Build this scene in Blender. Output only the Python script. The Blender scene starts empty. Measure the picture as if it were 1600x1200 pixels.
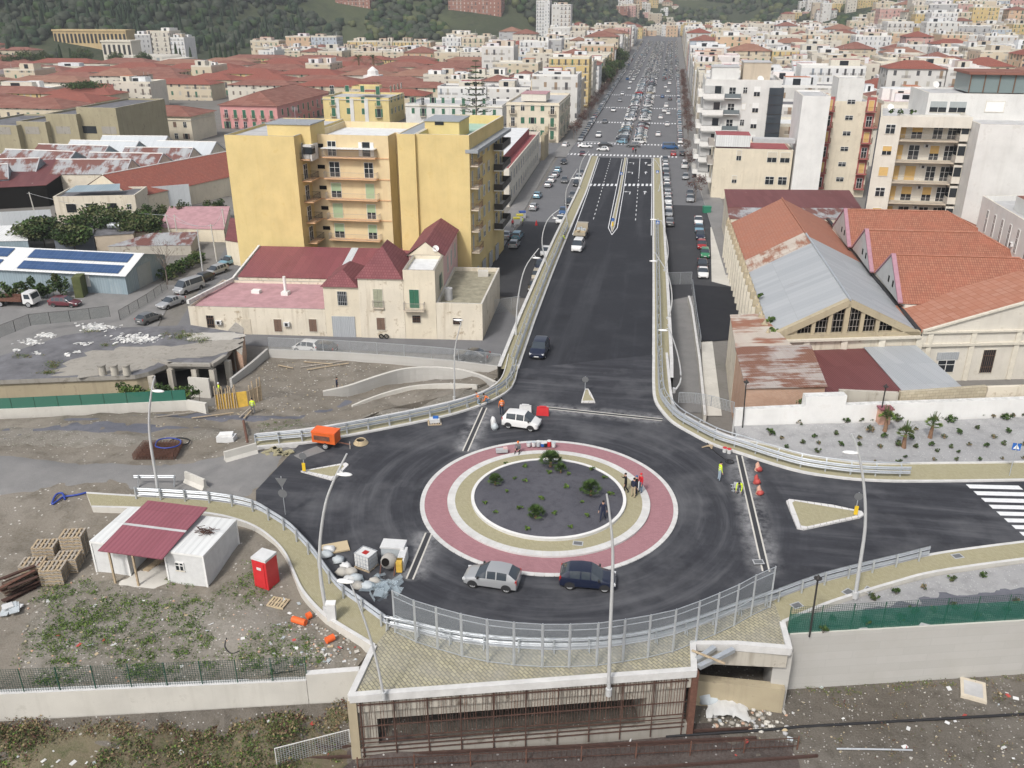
import bpy,bmesh,math,random
from mathutils import Vector,Matrix,geometry,noise
S=bpy.context.scene
COL=S.collection
R=math.radians
CAM_H,CAM_F,PITCH,YAW=36.0,1364.0,R(23.6),R(9.6)
cd=bpy.data.cameras.new('camera');cam=bpy.data.objects.new('camera',cd);COL.objects.link(cam)
cam.location=(0,0,CAM_H);cam.rotation_euler=(R(90)-PITCH,0,YAW)
cd.sensor_width=36;cd.lens=36*CAM_F/1600;cd.clip_start=0.5;cd.clip_end=20000
S.camera=cam
SUN_EL,SUN_AZ=R(48),R(200)
w=bpy.data.worlds.new('World');S.world=w;w.use_nodes=True
nt=w.node_tree;bg=nt.nodes['Background']
sky=nt.nodes.new('ShaderNodeTexSky');sky.sky_type='NISHITA';sky.sun_disc=False
sky.sun_elevation=SUN_EL;sky.sun_rotation=SUN_AZ;sky.air_density=1.0;sky.dust_density=4.0
hs=nt.nodes.new('ShaderNodeHueSaturation');hs.inputs['Saturation'].default_value=0.42
nt.links.new(sky.outputs['Color'],hs.inputs['Color']);nt.links.new(hs.outputs['Color'],bg.inputs['Color'])
bg.inputs['Strength'].default_value=0.125
sl=bpy.data.lights.new('sun','SUN');sl.energy=1.8;sl.angle=R(8);sl.color=(1,0.965,0.92)
so=bpy.data.objects.new('sun',sl);COL.objects.link(so);so.location=(0,-50,200)
sd=Vector((math.sin(SUN_AZ)*math.cos(SUN_EL),math.cos(SUN_AZ)*math.cos(SUN_EL),math.sin(SUN_EL)))
so.rotation_euler=sd.to_track_quat('Z','Y').to_euler()
S.view_settings.view_transform='Standard';S.view_settings.look='None';S.view_settings.gamma=1
S.view_settings.use_curve_mapping=False;S.view_settings.exposure=0.37
try:
 S.cycles.max_bounces=6;S.cycles.diffuse_bounces=2;S.cycles.glossy_bounces=2;S.cycles.transmission_bounces=3
 S.cycles.volume_bounces=0;S.cycles.transparent_max_bounces=24;S.cycles.use_denoising=True
 S.cycles.caustics_reflective=False;S.cycles.caustics_refractive=False
except Exception:pass
FW=Vector((-math.sin(YAW)*math.cos(PITCH),math.cos(YAW)*math.cos(PITCH),-math.sin(PITCH)))
UP=Vector((-math.sin(YAW)*math.sin(PITCH),math.cos(YAW)*math.sin(PITCH),math.cos(PITCH)))
RT=Vector((math.cos(YAW),math.sin(YAW),0))
def ray(px,py):return FW+RT*((px-800)/CAM_F)-UP*((py-600)/CAM_F)
def G(px,py,z=0.0):
 d=ray(px,py);t=(z-CAM_H)/d.z
 return Vector((d.x*t,d.y*t,z))
def atY(px,py,Y):
 d=ray(px,py);t=Y/d.y
 return Vector((d.x*t,Y,CAM_H+d.z*t))
def proj(P):
 d=Vector(P)-Vector((0,0,CAM_H));z=d.dot(FW)
 return 800+CAM_F*d.dot(RT)/z,600-CAM_F*d.dot(UP)/z
def ztop(x,y,py):
 lo,hi=-12.0,200.0
 for _ in range(48):
  m=(lo+hi)/2
  if proj((x,y,m))[1]>py:lo=m
  else:hi=m
 return lo
ZS=-5.0
def rampz(Y):return 0.0 if Y<76 else max(ZS,-(Y-76)*5.0/182.0)
def GR(px,py):
 z=0.0
 for _ in range(30):z=rampz(G(px,py,z).y)
 return G(px,py,z)
class MB:
 def __init__(s):s.v=[];s.f=[];s.m=[];s.sm=[];s.uo=Vector((0,0,0));s.vo={}
 def face(s,pts,mat,smooth=False):
  n=len(s.v);s.v.extend([Vector(p)for p in pts]);s.f.append(tuple(range(n,n+len(pts))));s.m.append(mat);s.sm.append(smooth)
  if s.uo.length_squared:s.vo[len(s.f)-1]=s.uo.copy()
 def mesh(s,vs,fs,mat,smooth=False):
  n=len(s.v);s.v.extend([Vector(p)for p in vs])
  for f in fs:
   s.f.append(tuple(n+i for i in f));s.m.append(mat);s.sm.append(smooth)
   if s.uo.length_squared:s.vo[len(s.f)-1]=s.uo.copy()
 def box(s,x0,x1,y0,y1,z0,z1,mat,top=None,skip=''):
  vs=[(x0,y0,z0),(x1,y0,z0),(x1,y1,z0),(x0,y1,z0),(x0,y0,z1),(x1,y0,z1),(x1,y1,z1),(x0,y1,z1)]
  fs={'b':(0,3,2,1),'t':(4,5,6,7),'s':(0,1,5,4),'e':(1,2,6,5),'n':(2,3,7,6),'w':(3,0,4,7)}
  for k,f in fs.items():
   if k not in skip:s.mesh([vs[i]for i in f],[(0,1,2,3)],(top or mat)if k=='t' else mat)
 def obox(s,c,L,W,H,ang,mat,top=None,tilt=None):
  M=Matrix.Translation(Vector(c))@Matrix.Rotation(ang,4,'Z')
  if tilt:M=M@Matrix.Rotation(tilt,4,'X')
  t=MB();t.box(-L/2,L/2,-W/2,W/2,0,H,mat,top)
  s.mesh([M@p for p in t.v],[],mat);n=len(s.v)-len(t.v)
  for f,m in zip(t.f,t.m):s.f.append(tuple(n+i for i in f));s.m.append(m);s.sm.append(False)
 def add(s,o,M=None):
  n=len(s.v);s.v.extend([(M@p)if M else p for p in o.v])
  for f,m,q in zip(o.f,o.m,o.sm):s.f.append(tuple(n+i for i in f));s.m.append(m);s.sm.append(q)
 def prism(s,poly,z0,z1,mat,top=None,bottom=False):
  P=[Vector(p)for p in poly];n=len(P)
  if sum(P[i].x*P[(i+1)%n].y-P[(i+1)%n].x*P[i].y for i in range(n))<0:P.reverse()
  T=[Vector((p.x,p.y,p.z if z1 is None else z1))for p in P];B=[Vector((p.x,p.y,z0))for p in P]
  tri=geometry.tessellate_polygon([[Vector((p.x,p.y,0))for p in P]])if n>4 else None
  if tri is None:s.face(T,top or mat)
  else:
   for t in tri:
    a,b,c=(T[i]for i in t)
    if(b-a).cross(c-a).z<0:b,c=c,b
    s.face([a,b,c],top or mat)
  for i in range(n):
   j=(i+1)%n;s.face([B[i],B[j],T[j],T[i]],mat)
  if bottom and tri is None:s.face(list(reversed(B)),mat)
 def tube(s,pts,r,n,mat,cap=True,smooth=True):
  P=[Vector(p)for p in pts];k=len(P);rr=r if isinstance(r,(list,tuple))else[r]*k
  vs=[];ref=None
  for i,p in enumerate(P):
   d=(P[min(i+1,k-1)]-P[max(i-1,0)])
   if d.length<1e-9:d=Vector((0,0,1))
   d.normalize()
   if ref is None:ref=Vector((0,0,1))if abs(d.z)<.9 else Vector((1,0,0))
   a=d.cross(ref)
   if a.length<1e-6:a=d.cross(Vector((0,1,0)))
   a.normalize();b=d.cross(a);ref=-b if False else ref
   for j in range(n):
    t=2*math.pi*j/n;vs.append(p+(a*math.cos(t)+b*math.sin(t))*rr[i])
  fs=[]
  for i in range(k-1):
   for j in range(n):
    q=(j+1)%n;fs.append((i*n+j,i*n+q,(i+1)*n+q,(i+1)*n+j))
  s.mesh(vs,fs,mat,smooth)
  if cap:
   s.face([vs[j]for j in reversed(range(n))],mat);s.face([vs[(k-1)*n+j]for j in range(n)],mat)
 def bar(s,a,b,w,h,mat):
  a=Vector(a);b=Vector(b);d=b-a
  if d.length<1e-6:return
  d.normalize();u=d.cross(Vector((0,0,1)))
  if u.length<1e-4:u=Vector((1,0,0))
  u.normalize();v=u.cross(d);u=u*(w/2);v=v*(h/2)
  vs=[a-u-v,a+u-v,a+u+v,a-u+v,b-u-v,b+u-v,b+u+v,b-u+v]
  s.mesh(vs,[(0,1,2,3),(7,6,5,4),(0,4,5,1),(1,5,6,2),(2,6,7,3),(3,7,4,0)],mat)
 def cyl(s,c,r,h,n,mat,r2=None,smooth=True):
  c=Vector(c);s.tube([c,c+Vector((0,0,h))],[r,r if r2 is None else r2],n,mat,True,smooth)
 def blob(s,c,rx,ry,rz,mat,n=8,k=6,jit=0.0,rnd=random):
  c=Vector(c);vs=[c+Vector((0,0,-rz))]
  for i in range(1,k):
   ph=-math.pi/2+math.pi*i/k
   for j in range(n):
    t=2*math.pi*j/n;q=1+rnd.uniform(-jit,jit)
    vs.append(c+Vector((rx*math.cos(ph)*math.cos(t)*q,ry*math.cos(ph)*math.sin(t)*q,rz*math.sin(ph)*q)))
  vs.append(c+Vector((0,0,rz)));fs=[]
  for j in range(n):fs.append((0,1+(j+1)%n,1+j))
  for i in range(k-2):
   for j in range(n):
    q=(j+1)%n;fs.append((1+i*n+j,1+i*n+q,1+(i+1)*n+q,1+(i+1)*n+j))
  L=len(vs)-1
  for j in range(n):fs.append((L,1+(k-2)*n+j,1+(k-2)*n+(j+1)%n))
  s.mesh(vs,fs,mat,True)
 def strip(s,A,B,mat,dz=0.0):
  for i in range(len(A)-1):
   a,b,c,d=(Vector(q)+Vector((0,0,dz))for q in(A[i],A[i+1],B[i+1],B[i]))
   if(b-a).cross(c-a).z<0:a,b,c,d=d,c,b,a
   s.face([a,b,c,d],mat)
 def build(s,name,parent=None,world=True,sharp=None):
  me=bpy.data.meshes.new(name)
  off=Vector(parent.location)if(parent is not None and world)else Vector((0,0,0))
  if parent is not None and world and parent.parent is not None:off=off+Vector(parent.parent.location)
  me.from_pydata([tuple(p-off)for p in s.v],[],s.f)
  ml=[];idx={}
  for m in s.m:
   if m not in idx:idx[m]=len(ml);ml.append(m)
  for m in ml:me.materials.append(MT(m))
  me.polygons.foreach_set('material_index',[idx[m]for m in s.m])
  me.polygons.foreach_set('use_smooth',s.sm)
  uv=me.uv_layers.new(name='UVMap').data;Z=Vector((0,0,1))
  for p in me.polygons:
   n=p.normal
   if abs(n.z)>.9995 or n.length<1e-6:t=Vector((1,0,0));b=Vector((0,1,0))
   else:t=Z.cross(n).normalized();b=n.cross(t)
   of=s.vo.get(p.index)
   for li in p.loop_indices:
    q=s.v[me.loops[li].vertex_index]
    if of is not None:q=q-of
    uv[li].uv=(q.dot(t),q.dot(b))
  me.update()
  if sharp:
   bm=bmesh.new();bm.from_mesh(me);bmesh.ops.remove_doubles(bm,verts=bm.verts,dist=.0005);bm.to_mesh(me);bm.free()
   me.set_sharp_from_angle(angle=sharp)
  o=bpy.data.objects.new(name,me);COL.objects.link(o)
  if parent is not None:o.parent=parent
  return o
def tag(o,label=None,cat=None,group=None,kind=None):
 if label:o['label']=label
 if cat:o['category']=cat
 if group:o['group']=group
 if kind:o['kind']=kind
 return o
def thing(name,label,cat,loc=(0,0,0),rz=0.0,group=None):
 o=bpy.data.objects.new(name,None);COL.objects.link(o);o.empty_display_size=.2
 o.location=loc;o.rotation_euler=(0,0,rz)
 return tag(o,label,cat,group)
KIDS={}
def kids(o):return[c for c in o.children]
def copy_tree(o,parent=None,ch=None):
 c=o.copy();COL.objects.link(c);c.parent=parent
 for k in(kids(o)if ch is None else ch):copy_tree(k,c)
 return c
_lab={}
def uniq(label):
 _lab[label]=_lab.get(label,0)+1
 return label
ORD=['zeroth','first','second','third','fourth','fifth','sixth','seventh','eighth','ninth','tenth','eleventh','twelfth','thirteenth','fourteenth','fifteenth','sixteenth','seventeenth','eighteenth','nineteenth','twentieth']
def ordn(k):return ORD[k]if k<len(ORD)else '%d%s'%(k,{1:'st',2:'nd',3:'rd'}.get(k%10 if k%100 not in(11,12,13)else 0,'th'))
def circle(c,r,n=96,z=0.0,a0=0.0,a1=2*math.pi,closed=True):
 return[Vector((c[0]+r*math.cos(a0+(a1-a0)*i/n),c[1]+r*math.sin(a0+(a1-a0)*i/n),z))for i in range(n if closed else n+1)]
def smoothline(P,k=5):
 P=[Vector(p)for p in P];out=[]
 for i in range(len(P)-1):
  a,b,c,d=P[max(i-1,0)],P[i],P[i+1],P[min(i+2,len(P)-1)]
  for j in range(k):
   t=j/k;out.append(.5*((2*b)+(c-a)*t+(2*a-5*b+4*c-d)*t*t+(3*b-a-3*c+d)*t**3))
 out.append(P[-1]);return out
def offset(P,d):
 out=[]
 for i,p in enumerate(P):
  t=P[min(i+1,len(P)-1)]-P[max(i-1,0)];t.z=0;t.normalize();out.append(p+Vector((-t.y,t.x,0))*d)
 return out
def resample(P,step):
 P=[Vector(p)for p in P];out=[P[0].copy()];acc=0.0
 for a,b in zip(P,P[1:]):
  L=(b-a).length;pos=step-acc
  while pos<=L:out.append(a.lerp(b,pos/L));pos+=step
  acc=(acc+L)%step
 return out
_MT={};_DEF={}
def MT(k):
 if k in _MT:return _MT[k]
 m=_DEF[k](k);_MT[k]=m;return m
def base(name):
 m=bpy.data.materials.new(name);m.use_nodes=True;t=m.node_tree
 return m,t,t.nodes['Principled BSDF']
def N(t,typ,**kw):
 n=t.nodes.new(typ)
 for k,v in kw.items():
  if k in n.inputs.keys():n.inputs[k].default_value=v
  else:setattr(n,k,v)
 return n
def c4(c):return(c[0],c[1],c[2],1)
def mixc(t,fac,a,b):
 n=t.nodes.new('ShaderNodeMix');n.data_type='RGBA'
 for sock,v in((n.inputs[0],fac),(n.inputs[6],a),(n.inputs[7],b)):
  if isinstance(v,bpy.types.NodeSocket):t.links.new(v,sock)
  else:sock.default_value=v if not isinstance(v,tuple)else c4(v)
 return n.outputs[2]
def ramp(t,v,a,b,lo=0.0,hi=1.0):
 n=t.nodes.new('ShaderNodeMapRange');n.inputs[1].default_value=a;n.inputs[2].default_value=b
 n.inputs[3].default_value=lo;n.inputs[4].default_value=hi;t.links.new(v,n.inputs[0]);return n.outputs[0]
def nz(t,co,scale,detail=4,rough=.6,sc=None):
 n=N(t,'ShaderNodeTexNoise',Scale=scale,Detail=detail,Roughness=rough)
 if sc is not None:
  mp=t.nodes.new('ShaderNodeMapping');mp.inputs['Scale'].default_value=sc;t.links.new(co,mp.inputs[0]);co=mp.outputs[0]
 t.links.new(co,n.inputs['Vector']);return n.outputs['Fac']
def coords(t,uv=False):
 n=t.nodes.new('ShaderNodeTexCoord');return n.outputs['UV' if uv else 'Object']
def bump(t,b,h,strength=.3,dist=.05):
 n=N(t,'ShaderNodeBump',Strength=strength,Distance=dist);t.links.new(h,n.inputs['Height']);t.links.new(n.outputs[0],b.inputs['Normal'])
def fin(t,b,col,rough=.85,spec=.3,metal=0.0):
 if isinstance(col,bpy.types.NodeSocket):t.links.new(col,b.inputs['Base Color'])
 else:b.inputs['Base Color'].default_value=c4(col)
 b.inputs['Roughness'].default_value=rough;b.inputs['Metallic'].default_value=metal;b.inputs['Specular IOR Level'].default_value=spec
def plain(key,col,rough=.6,metal=0.0,spec=.4,amt=0.0,scale=2.0,coat=0.0):
 def f(name):
  m,t,b=base(name)
  c=col
  if amt:
   v=nz(t,coords(t),scale,5,.65)
   c=mixc(t,ramp(t,v,.3,.7),tuple(x*(1-amt)for x in col),tuple(min(1,x*(1+amt))for x in col))
  fin(t,b,c,rough,spec,metal)
  if coat:b.inputs['Coat Weight'].default_value=coat;b.inputs['Coat Roughness'].default_value=.08
  return m
 _DEF[key]=f
def plaster(key,col,stain=.25,dark=(.16,.14,.11),rough=.9,streak=True):
 def f(name):
  m,t,b=base(name);co=coords(t)
  v=nz(t,co,.35,5,.6);c=mixc(t,ramp(t,v,.3,.72),tuple(x*.88 for x in col),tuple(min(1,x*1.07)for x in col))
  if streak:
   s_=nz(t,co,1.0,4,.6,(1.6,1.6,.12));c=mixc(t,ramp(t,s_,.52,.85,0,stain),c,dark)
  d=nz(t,co,.7,6,.72);c=mixc(t,ramp(t,d,.575,.66,0,stain),c,dark)
  fin(t,b,c,rough,.2);bump(t,b,nz(t,co,6,4),.15,.02);return m
 _DEF[key]=f
def ground(key,cols,scales=(.12,.9,7.0),rough=.95,bmp=.4,speck=None,speck_scale=9.0,speck_at=(.70,.74)):
 def f(name):
  m,t,b=base(name);co=coords(t)
  v1=nz(t,co,scales[0],5,.6);v2=nz(t,co,scales[1],6,.65);v3=nz(t,co,scales[2],4,.7)
  c=mixc(t,ramp(t,v1,.38,.62),cols[0],cols[1]);c=mixc(t,ramp(t,v2,.48,.68),c,cols[2])
  c=mixc(t,ramp(t,v3,.35,.75,0,.55),c,cols[3])
  if speck:
   vo=N(t,'ShaderNodeTexVoronoi',Scale=speck_scale);t.links.new(co,vo.inputs['Vector'])
   sep=t.nodes.new('ShaderNodeSeparateColor');t.links.new(vo.outputs['Color'],sep.inputs[0])
   near=ramp(t,vo.outputs['Distance'],.22,.30,1,0)
   mul=N(t,'ShaderNodeMath',operation='MULTIPLY');t.links.new(ramp(t,sep.outputs[0],speck_at[0],speck_at[1]),mul.inputs[0]);t.links.new(near,mul.inputs[1])
   c=mixc(t,mul.outputs[0],c,speck)
  fin(t,b,c,rough,.15);bump(t,b,v3,bmp,.08);return m
 _DEF[key]=f
def bricky(key,c1,c2,mortar,w_,h_,off=.5,ms=.03,rough=.85,noise_amt=.3,dark=None,bmp=.3,bias=0.0,rot=0.0,msm=.1):
 def f(name):
  m,t,b=base(name);co=coords(t,True)
  if rot:
   mp=t.nodes.new('ShaderNodeMapping');mp.inputs['Rotation'].default_value=(0,0,rot);t.links.new(co,mp.inputs[0]);co2=mp.outputs[0]
  else:co2=co
  br=N(t,'ShaderNodeTexBrick',Scale=1.0);br.offset=off;br.inputs['Color1'].default_value=c4(c1);br.inputs['Color2'].default_value=c4(c2)
  br.inputs['Mortar'].default_value=c4(mortar);br.inputs['Brick Width'].default_value=w_;br.inputs['Row Height'].default_value=h_
  br.inputs['Mortar Size'].default_value=ms;br.inputs['Mortar Smooth'].default_value=msm;br.inputs['Bias'].default_value=bias
  t.links.new(co2,br.inputs['Vector'])
  v=nz(t,coords(t),.5,6,.65);dk=dark or tuple(x*.5 for x in c1)
  c=mixc(t,ramp(t,v,.42,.75,0,noise_amt),br.outputs['Color'],dk)
  fin(t,b,c,rough,.2);bump(t,b,br.outputs['Fac'],-bmp,.03);return m
 _DEF[key]=f
def corrug(key,c1,c2,rust=None,rust_at=(.5,.6),period=.25,panel=(1.1,6.0),rough=.55,metal=.0,streak=(1.2,.08),pc=None):
 def f(name):
  m,t,b=base(name);co=coords(t,True)
  br=N(t,'ShaderNodeTexBrick',Scale=1.0);br.offset=0;br.inputs['Color1'].default_value=c4(c1);br.inputs['Color2'].default_value=c4(c2)
  br.inputs['Mortar'].default_value=c4(tuple(x*.75 for x in c1));br.inputs['Brick Width'].default_value=panel[0];br.inputs['Row Height'].default_value=panel[1]
  br.inputs['Mortar Size'].default_value=.015;t.links.new(co,br.inputs['Vector'])
  c=br.outputs['Color']
  if rust:
   v=nz(t,co,1.0,7,.7,(streak[0],streak[1],1));v2=nz(t,co,.25,4,.6)
   ad=N(t,'ShaderNodeMath',operation='ADD');t.links.new(v,ad.inputs[0]);t.links.new(v2,ad.inputs[1])
   hf=N(t,'ShaderNodeMath',operation='MULTIPLY');t.links.new(ad.outputs[0],hf.inputs[0]);hf.inputs[1].default_value=.5
   c=mixc(t,ramp(t,hf.outputs[0],rust_at[0],rust_at[1]),c,rust)
  wv=N(t,'ShaderNodeTexWave',Scale=1.0/period*.31831*math.pi/2*.636);wv.wave_type='BANDS';wv.bands_direction='X';wv.inputs['Distortion'].default_value=0
  t.links.new(co,wv.inputs['Vector'])
  c=mixc(t,ramp(t,wv.outputs['Fac'],.1,.6,.22,0),c,tuple(x*.6 for x in c1))
  fin(t,b,c,rough,.3,metal);bump(t,b,wv.outputs['Fac'],.5,.05);return m
 _DEF[key]=f
def glass(key,col=(.02,.025,.03),rough=.08):
 def f(name):
  m,t,b=base(name);fin(t,b,col,rough,.6);return m
 _DEF[key]=f
def asphalt(key,c1,c2,dust,dust_at=(.56,.8),dust_amt=.5,scale=.09,stretch=(1,.25,1)):
 def f(name):
  m,t,b=base(name);co=coords(t)
  v=nz(t,co,scale,6,.62,stretch);v2=nz(t,co,.6,6,.7);v3=nz(t,co,25,3,.6);v4=nz(t,co,.16,5,.7)
  c=mixc(t,ramp(t,v2,.3,.7),c1,c2);c=mixc(t,ramp(t,v,dust_at[0],dust_at[1],0,dust_amt),c,dust)
  c=mixc(t,ramp(t,v4,.5,.72,0,dust_amt*.6),c,dust)
  c=mixc(t,ramp(t,v3,.45,.8,0,.35),c,tuple(x*1.9 for x in c2))
  r_=ramp(t,v2,.3,.7,.78,.95);fin(t,b,c,.85,.25);t.links.new(r_,b.inputs['Roughness']);bump(t,b,v3,.25,.02);return m
 _DEF[key]=f
def tracks(key):
 def f(name):
  m,t,b=base(name);co=coords(t);L=t.links.new
  def vm(op,a,c):n=N(t,'ShaderNodeVectorMath',operation=op);L(a,n.inputs[0]);n.inputs[1].default_value=c;return n
  d=vm('SUBTRACT',co,(-7.1,59.2,0));r=N(t,'ShaderNodeVectorMath',operation='LENGTH');L(d.outputs[0],r.inputs[0]);sp=t.nodes.new('ShaderNodeSeparateXYZ');L(d.outputs[0],sp.inputs[0])
  at=N(t,'ShaderNodeMath',operation='ARCTAN2');L(sp.outputs[1],at.inputs[0]);L(sp.outputs[0],at.inputs[1]);cb=t.nodes.new('ShaderNodeCombineXYZ');L(at.outputs[0],cb.inputs[0]);L(r.outputs['Value'],cb.inputs[1])
  pol=nz(t,cb.outputs[0],1.0,5,.65,(1.1,.9,1));arm=nz(t,co,1.0,6,.65,(.07,.75,1));big=nz(t,co,.13,5,.65);fine=nz(t,co,25,3,.6);mid=nz(t,co,.8,6,.7)
  c=mixc(t,ramp(t,mid,.3,.7),(.029,.0305,.037),(.045,.047,.055));nearc=ramp(t,r.outputs['Value'],15,21,1,0)
  trk=mixc(t,nearc,arm,pol);sc=t.nodes.new('ShaderNodeSeparateColor');L(trk,sc.inputs[0]);tv=sc.outputs[0]
  c=mixc(t,ramp(t,tv,.50,.72,0,.62),c,(.13,.133,.143));c=mixc(t,ramp(t,tv,.36,.47,.6,0),c,(.019,.02,.025));c=mixc(t,ramp(t,big,.48,.66,0,.5),c,(.14,.142,.15))
  for x0,y0,x1,y1 in JL:
   dx,dy=x1-x0,y1-y0;l=math.hypot(dx,dy);n=vm('SUBTRACT',co,((x0+x1)/2,(y0+y1)/2,0));dp=vm('DOT_PRODUCT',n.outputs[0],(-dy/l,dx/l,0));dq=vm('DOT_PRODUCT',n.outputs[0],(dx/l,dy/l,0))
   ab=[N(t,'ShaderNodeMath',operation='ABSOLUTE')for _ in(0,1)];L(dp.outputs['Value'],ab[0].inputs[0]);L(dq.outputs['Value'],ab[1].inputs[0])
   mu=N(t,'ShaderNodeMath',operation='MULTIPLY');L(ramp(t,ab[0].outputs[0],.2,1.5,1,0),mu.inputs[0]);L(ramp(t,ab[1].outputs[0],l*.45,l*.55,1,0),mu.inputs[1]);m2=N(t,'ShaderNodeMath',operation='MULTIPLY');L(mu.outputs[0],m2.inputs[0]);L(ramp(t,mid,.38,.66),m2.inputs[1]);c=mixc(t,m2.outputs[0],c,(.33,.33,.335))
  c=mixc(t,ramp(t,fine,.45,.8,0,.35),c,(.10,.10,.11));fin(t,b,c,.85,.25);bump(t,b,fine,.25,.02);return m
 _DEF[key]=f
JL=[(G(*a).x,G(*a).y,G(*c).x,G(*c).y)for a,c in(((757,637),(727,705)),((670,833),(640,905)),((1155,712),(1197,893)),((842,636),(1035,656)))]
def leafy(key,c1,c2,scale=1.2,rough=.7):
 def f(name):
  m,t,b=base(name);v=nz(t,coords(t),scale,4,.7)
  c=mixc(t,ramp(t,v,.3,.7),c1,c2);fin(t,b,c,rough,.2);return m
 _DEF[key]=f
def meshy(key,col,density=.35,w_=.05,h_=.05,rough=.4,metal=.6):
 def f(name):
  m,t,b=base(name);co=coords(t,True)
  br=N(t,'ShaderNodeTexBrick',Scale=1.0);br.offset=0;br.inputs['Brick Width'].default_value=w_;br.inputs['Row Height'].default_value=h_
  br.inputs['Mortar Size'].default_value=w_*density*.5;br.inputs['Mortar Smooth'].default_value=0;t.links.new(co,br.inputs['Vector'])
  fin(t,b,col,rough,.4,metal);t.links.new(br.outputs['Fac'],b.inputs['Alpha']);return m
 _DEF[key]=f
def sheer(key,col,alpha,rough=.8):
 def f(name):
  m,t,b=base(name);fin(t,b,col,rough,.2);b.inputs['Alpha'].default_value=alpha;return m
 _DEF[key]=f
tracks('new asphalt')
asphalt('ramp asphalt',(.019,.02,.025),(.029,.031,.037),(.072,.075,.084),dust_at=(.5,.7),dust_amt=.55,scale=.35,stretch=(1,.03,1))
asphalt('fresh asphalt',(.016,.017,.021),(.022,.023,.028),(.05,.05,.056),dust_amt=.25)
asphalt('old asphalt',(.125,.127,.134),(.16,.161,.168),(.20,.2,.2),dust_amt=.5,stretch=(1,.12,1))
asphalt('worn asphalt',(.17,.168,.165),(.22,.215,.21),(.30,.29,.28),dust_amt=.6)
asphalt('street asphalt',(.036,.037,.042),(.052,.053,.058),(.15,.15,.15),dust_amt=.3)
plain('road paint',(.72,.73,.74),.7,amt=.08,scale=3)
plain('kerb',(.58,.575,.56),.85,amt=.12,scale=1.2,spec=.2)
bricky('kerb blocks',(.60,.59,.58),(.68,.67,.65),(.34,.33,.32),.5,3.0,0,.025,noise_amt=.25,dark=(.4,.39,.38))
bricky('yellow pavers',(.32,.293,.18),(.375,.345,.225),(.24,.22,.15),.22,.11,.5,.006,noise_amt=.5,dark=(.34,.31,.22),rot=R(45))
bricky('grey pavers',(.30,.28,.20),(.42,.39,.27),(.12,.115,.10),.42,.21,.5,.02,noise_amt=.6,dark=(.30,.29,.27),rot=R(45))
bricky('pink pavers',(.31,.162,.178),(.365,.195,.212),(.22,.11,.12),.24,.12,.5,.007,noise_amt=.4,dark=(.36,.2,.215))
ground('dark gravel',[(.075,.075,.09),(.10,.10,.115),(.06,.06,.072),(.14,.14,.155)],(.2,1.5,14),bmp=.7)
ground('pale gravel',[(.30,.30,.305),(.35,.35,.35),(.25,.25,.25),(.40,.40,.40)],(.12,1.1,13),bmp=.6,speck=(.5,.5,.5),speck_scale=7)
ground('slate gravel',[(.12,.125,.15),(.15,.155,.18),(.10,.105,.125),(.2,.2,.22)],(.12,1.1,13),bmp=.6)
ground('yard dirt',[(.17,.147,.115),(.235,.21,.175),(.125,.108,.082),(.29,.27,.24)],(.11,.55,6),bmp=.7,speck=(.52,.5,.46),speck_scale=3.2,speck_at=(.86,.89))
ground('pit dirt',[(.19,.15,.11),(.23,.19,.145),(.14,.11,.08),(.28,.24,.19)],(.1,.6,6),bmp=.7,speck=(.48,.44,.38),speck_scale=3.0,speck_at=(.90,.93))
ground('rubble dirt',[(.18,.16,.13),(.235,.215,.185),(.125,.115,.085),(.31,.295,.265)],(.16,.9,6),bmp=.9,speck=(.48,.46,.42),speck_scale=5.2,speck_at=(.72,.76))
ground('ballast',[(.105,.09,.072),(.15,.135,.115),(.075,.065,.05),(.22,.205,.185)],(.16,1.0,9),bmp=.9,speck=(.44,.43,.41),speck_scale=6.5,speck_at=(.84,.87))
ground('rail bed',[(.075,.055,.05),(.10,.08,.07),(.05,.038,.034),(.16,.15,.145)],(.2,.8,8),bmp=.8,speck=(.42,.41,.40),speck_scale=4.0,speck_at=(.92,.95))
ground('scrub earth',[(.13,.105,.07),(.16,.14,.09),(.07,.085,.035),(.20,.17,.125)],(.15,.8,7),bmp=.8,speck=(.40,.38,.35),speck_scale=3.4,speck_at=(.9,.93))
ground('land',[(.17,.16,.145),(.20,.19,.175),(.14,.135,.115),(.23,.22,.21)],(.02,.2,2),bmp=.2)
def hill_(name):
 m,t,b=base(name);co=coords(t);v1=nz(t,co,.007,5,.6);v2=nz(t,co,.03,6,.65);v3=nz(t,co,.25,4,.7)
 c=mixc(t,ramp(t,v1,.40,.60),(.046,.058,.034),(.085,.10,.052));c=mixc(t,ramp(t,v2,.5,.66),c,(.04,.052,.03));c=mixc(t,ramp(t,v3,.5,.8,0,.6),c,(.13,.115,.085))
 g=t.nodes.new('ShaderNodeNewGeometry');sp=t.nodes.new('ShaderNodeSeparateXYZ');t.links.new(g.outputs['Normal'],sp.inputs[0]);c=mixc(t,ramp(t,sp.outputs[2],.9965,.9985),c,(.18,.17,.155));fin(t,b,c,.95,.1);bump(t,b,v3,.2,.5);return m
_DEF['hill ground']=hill_
plaster('yellow plaster',(.67,.53,.25),.3,(.50,.35,.11));plaster('peach plaster',(.69,.565,.35),.3,(.5,.33,.18));plaster('cream plaster',(.69,.62,.49),.4,(.40,.33,.24))
plaster('aged cream',(.68,.62,.51),.8,(.33,.26,.17));plaster('rose plaster',(.68,.47,.45),.25);plaster('white plaster',(.67,.665,.64),.3,(.42,.40,.36))
plaster('grey plaster',(.50,.50,.49),.25);plaster('pale plaster',(.66,.625,.55),.35,(.42,.37,.29));plaster('pink plaster',(.62,.30,.29),.2)
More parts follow.
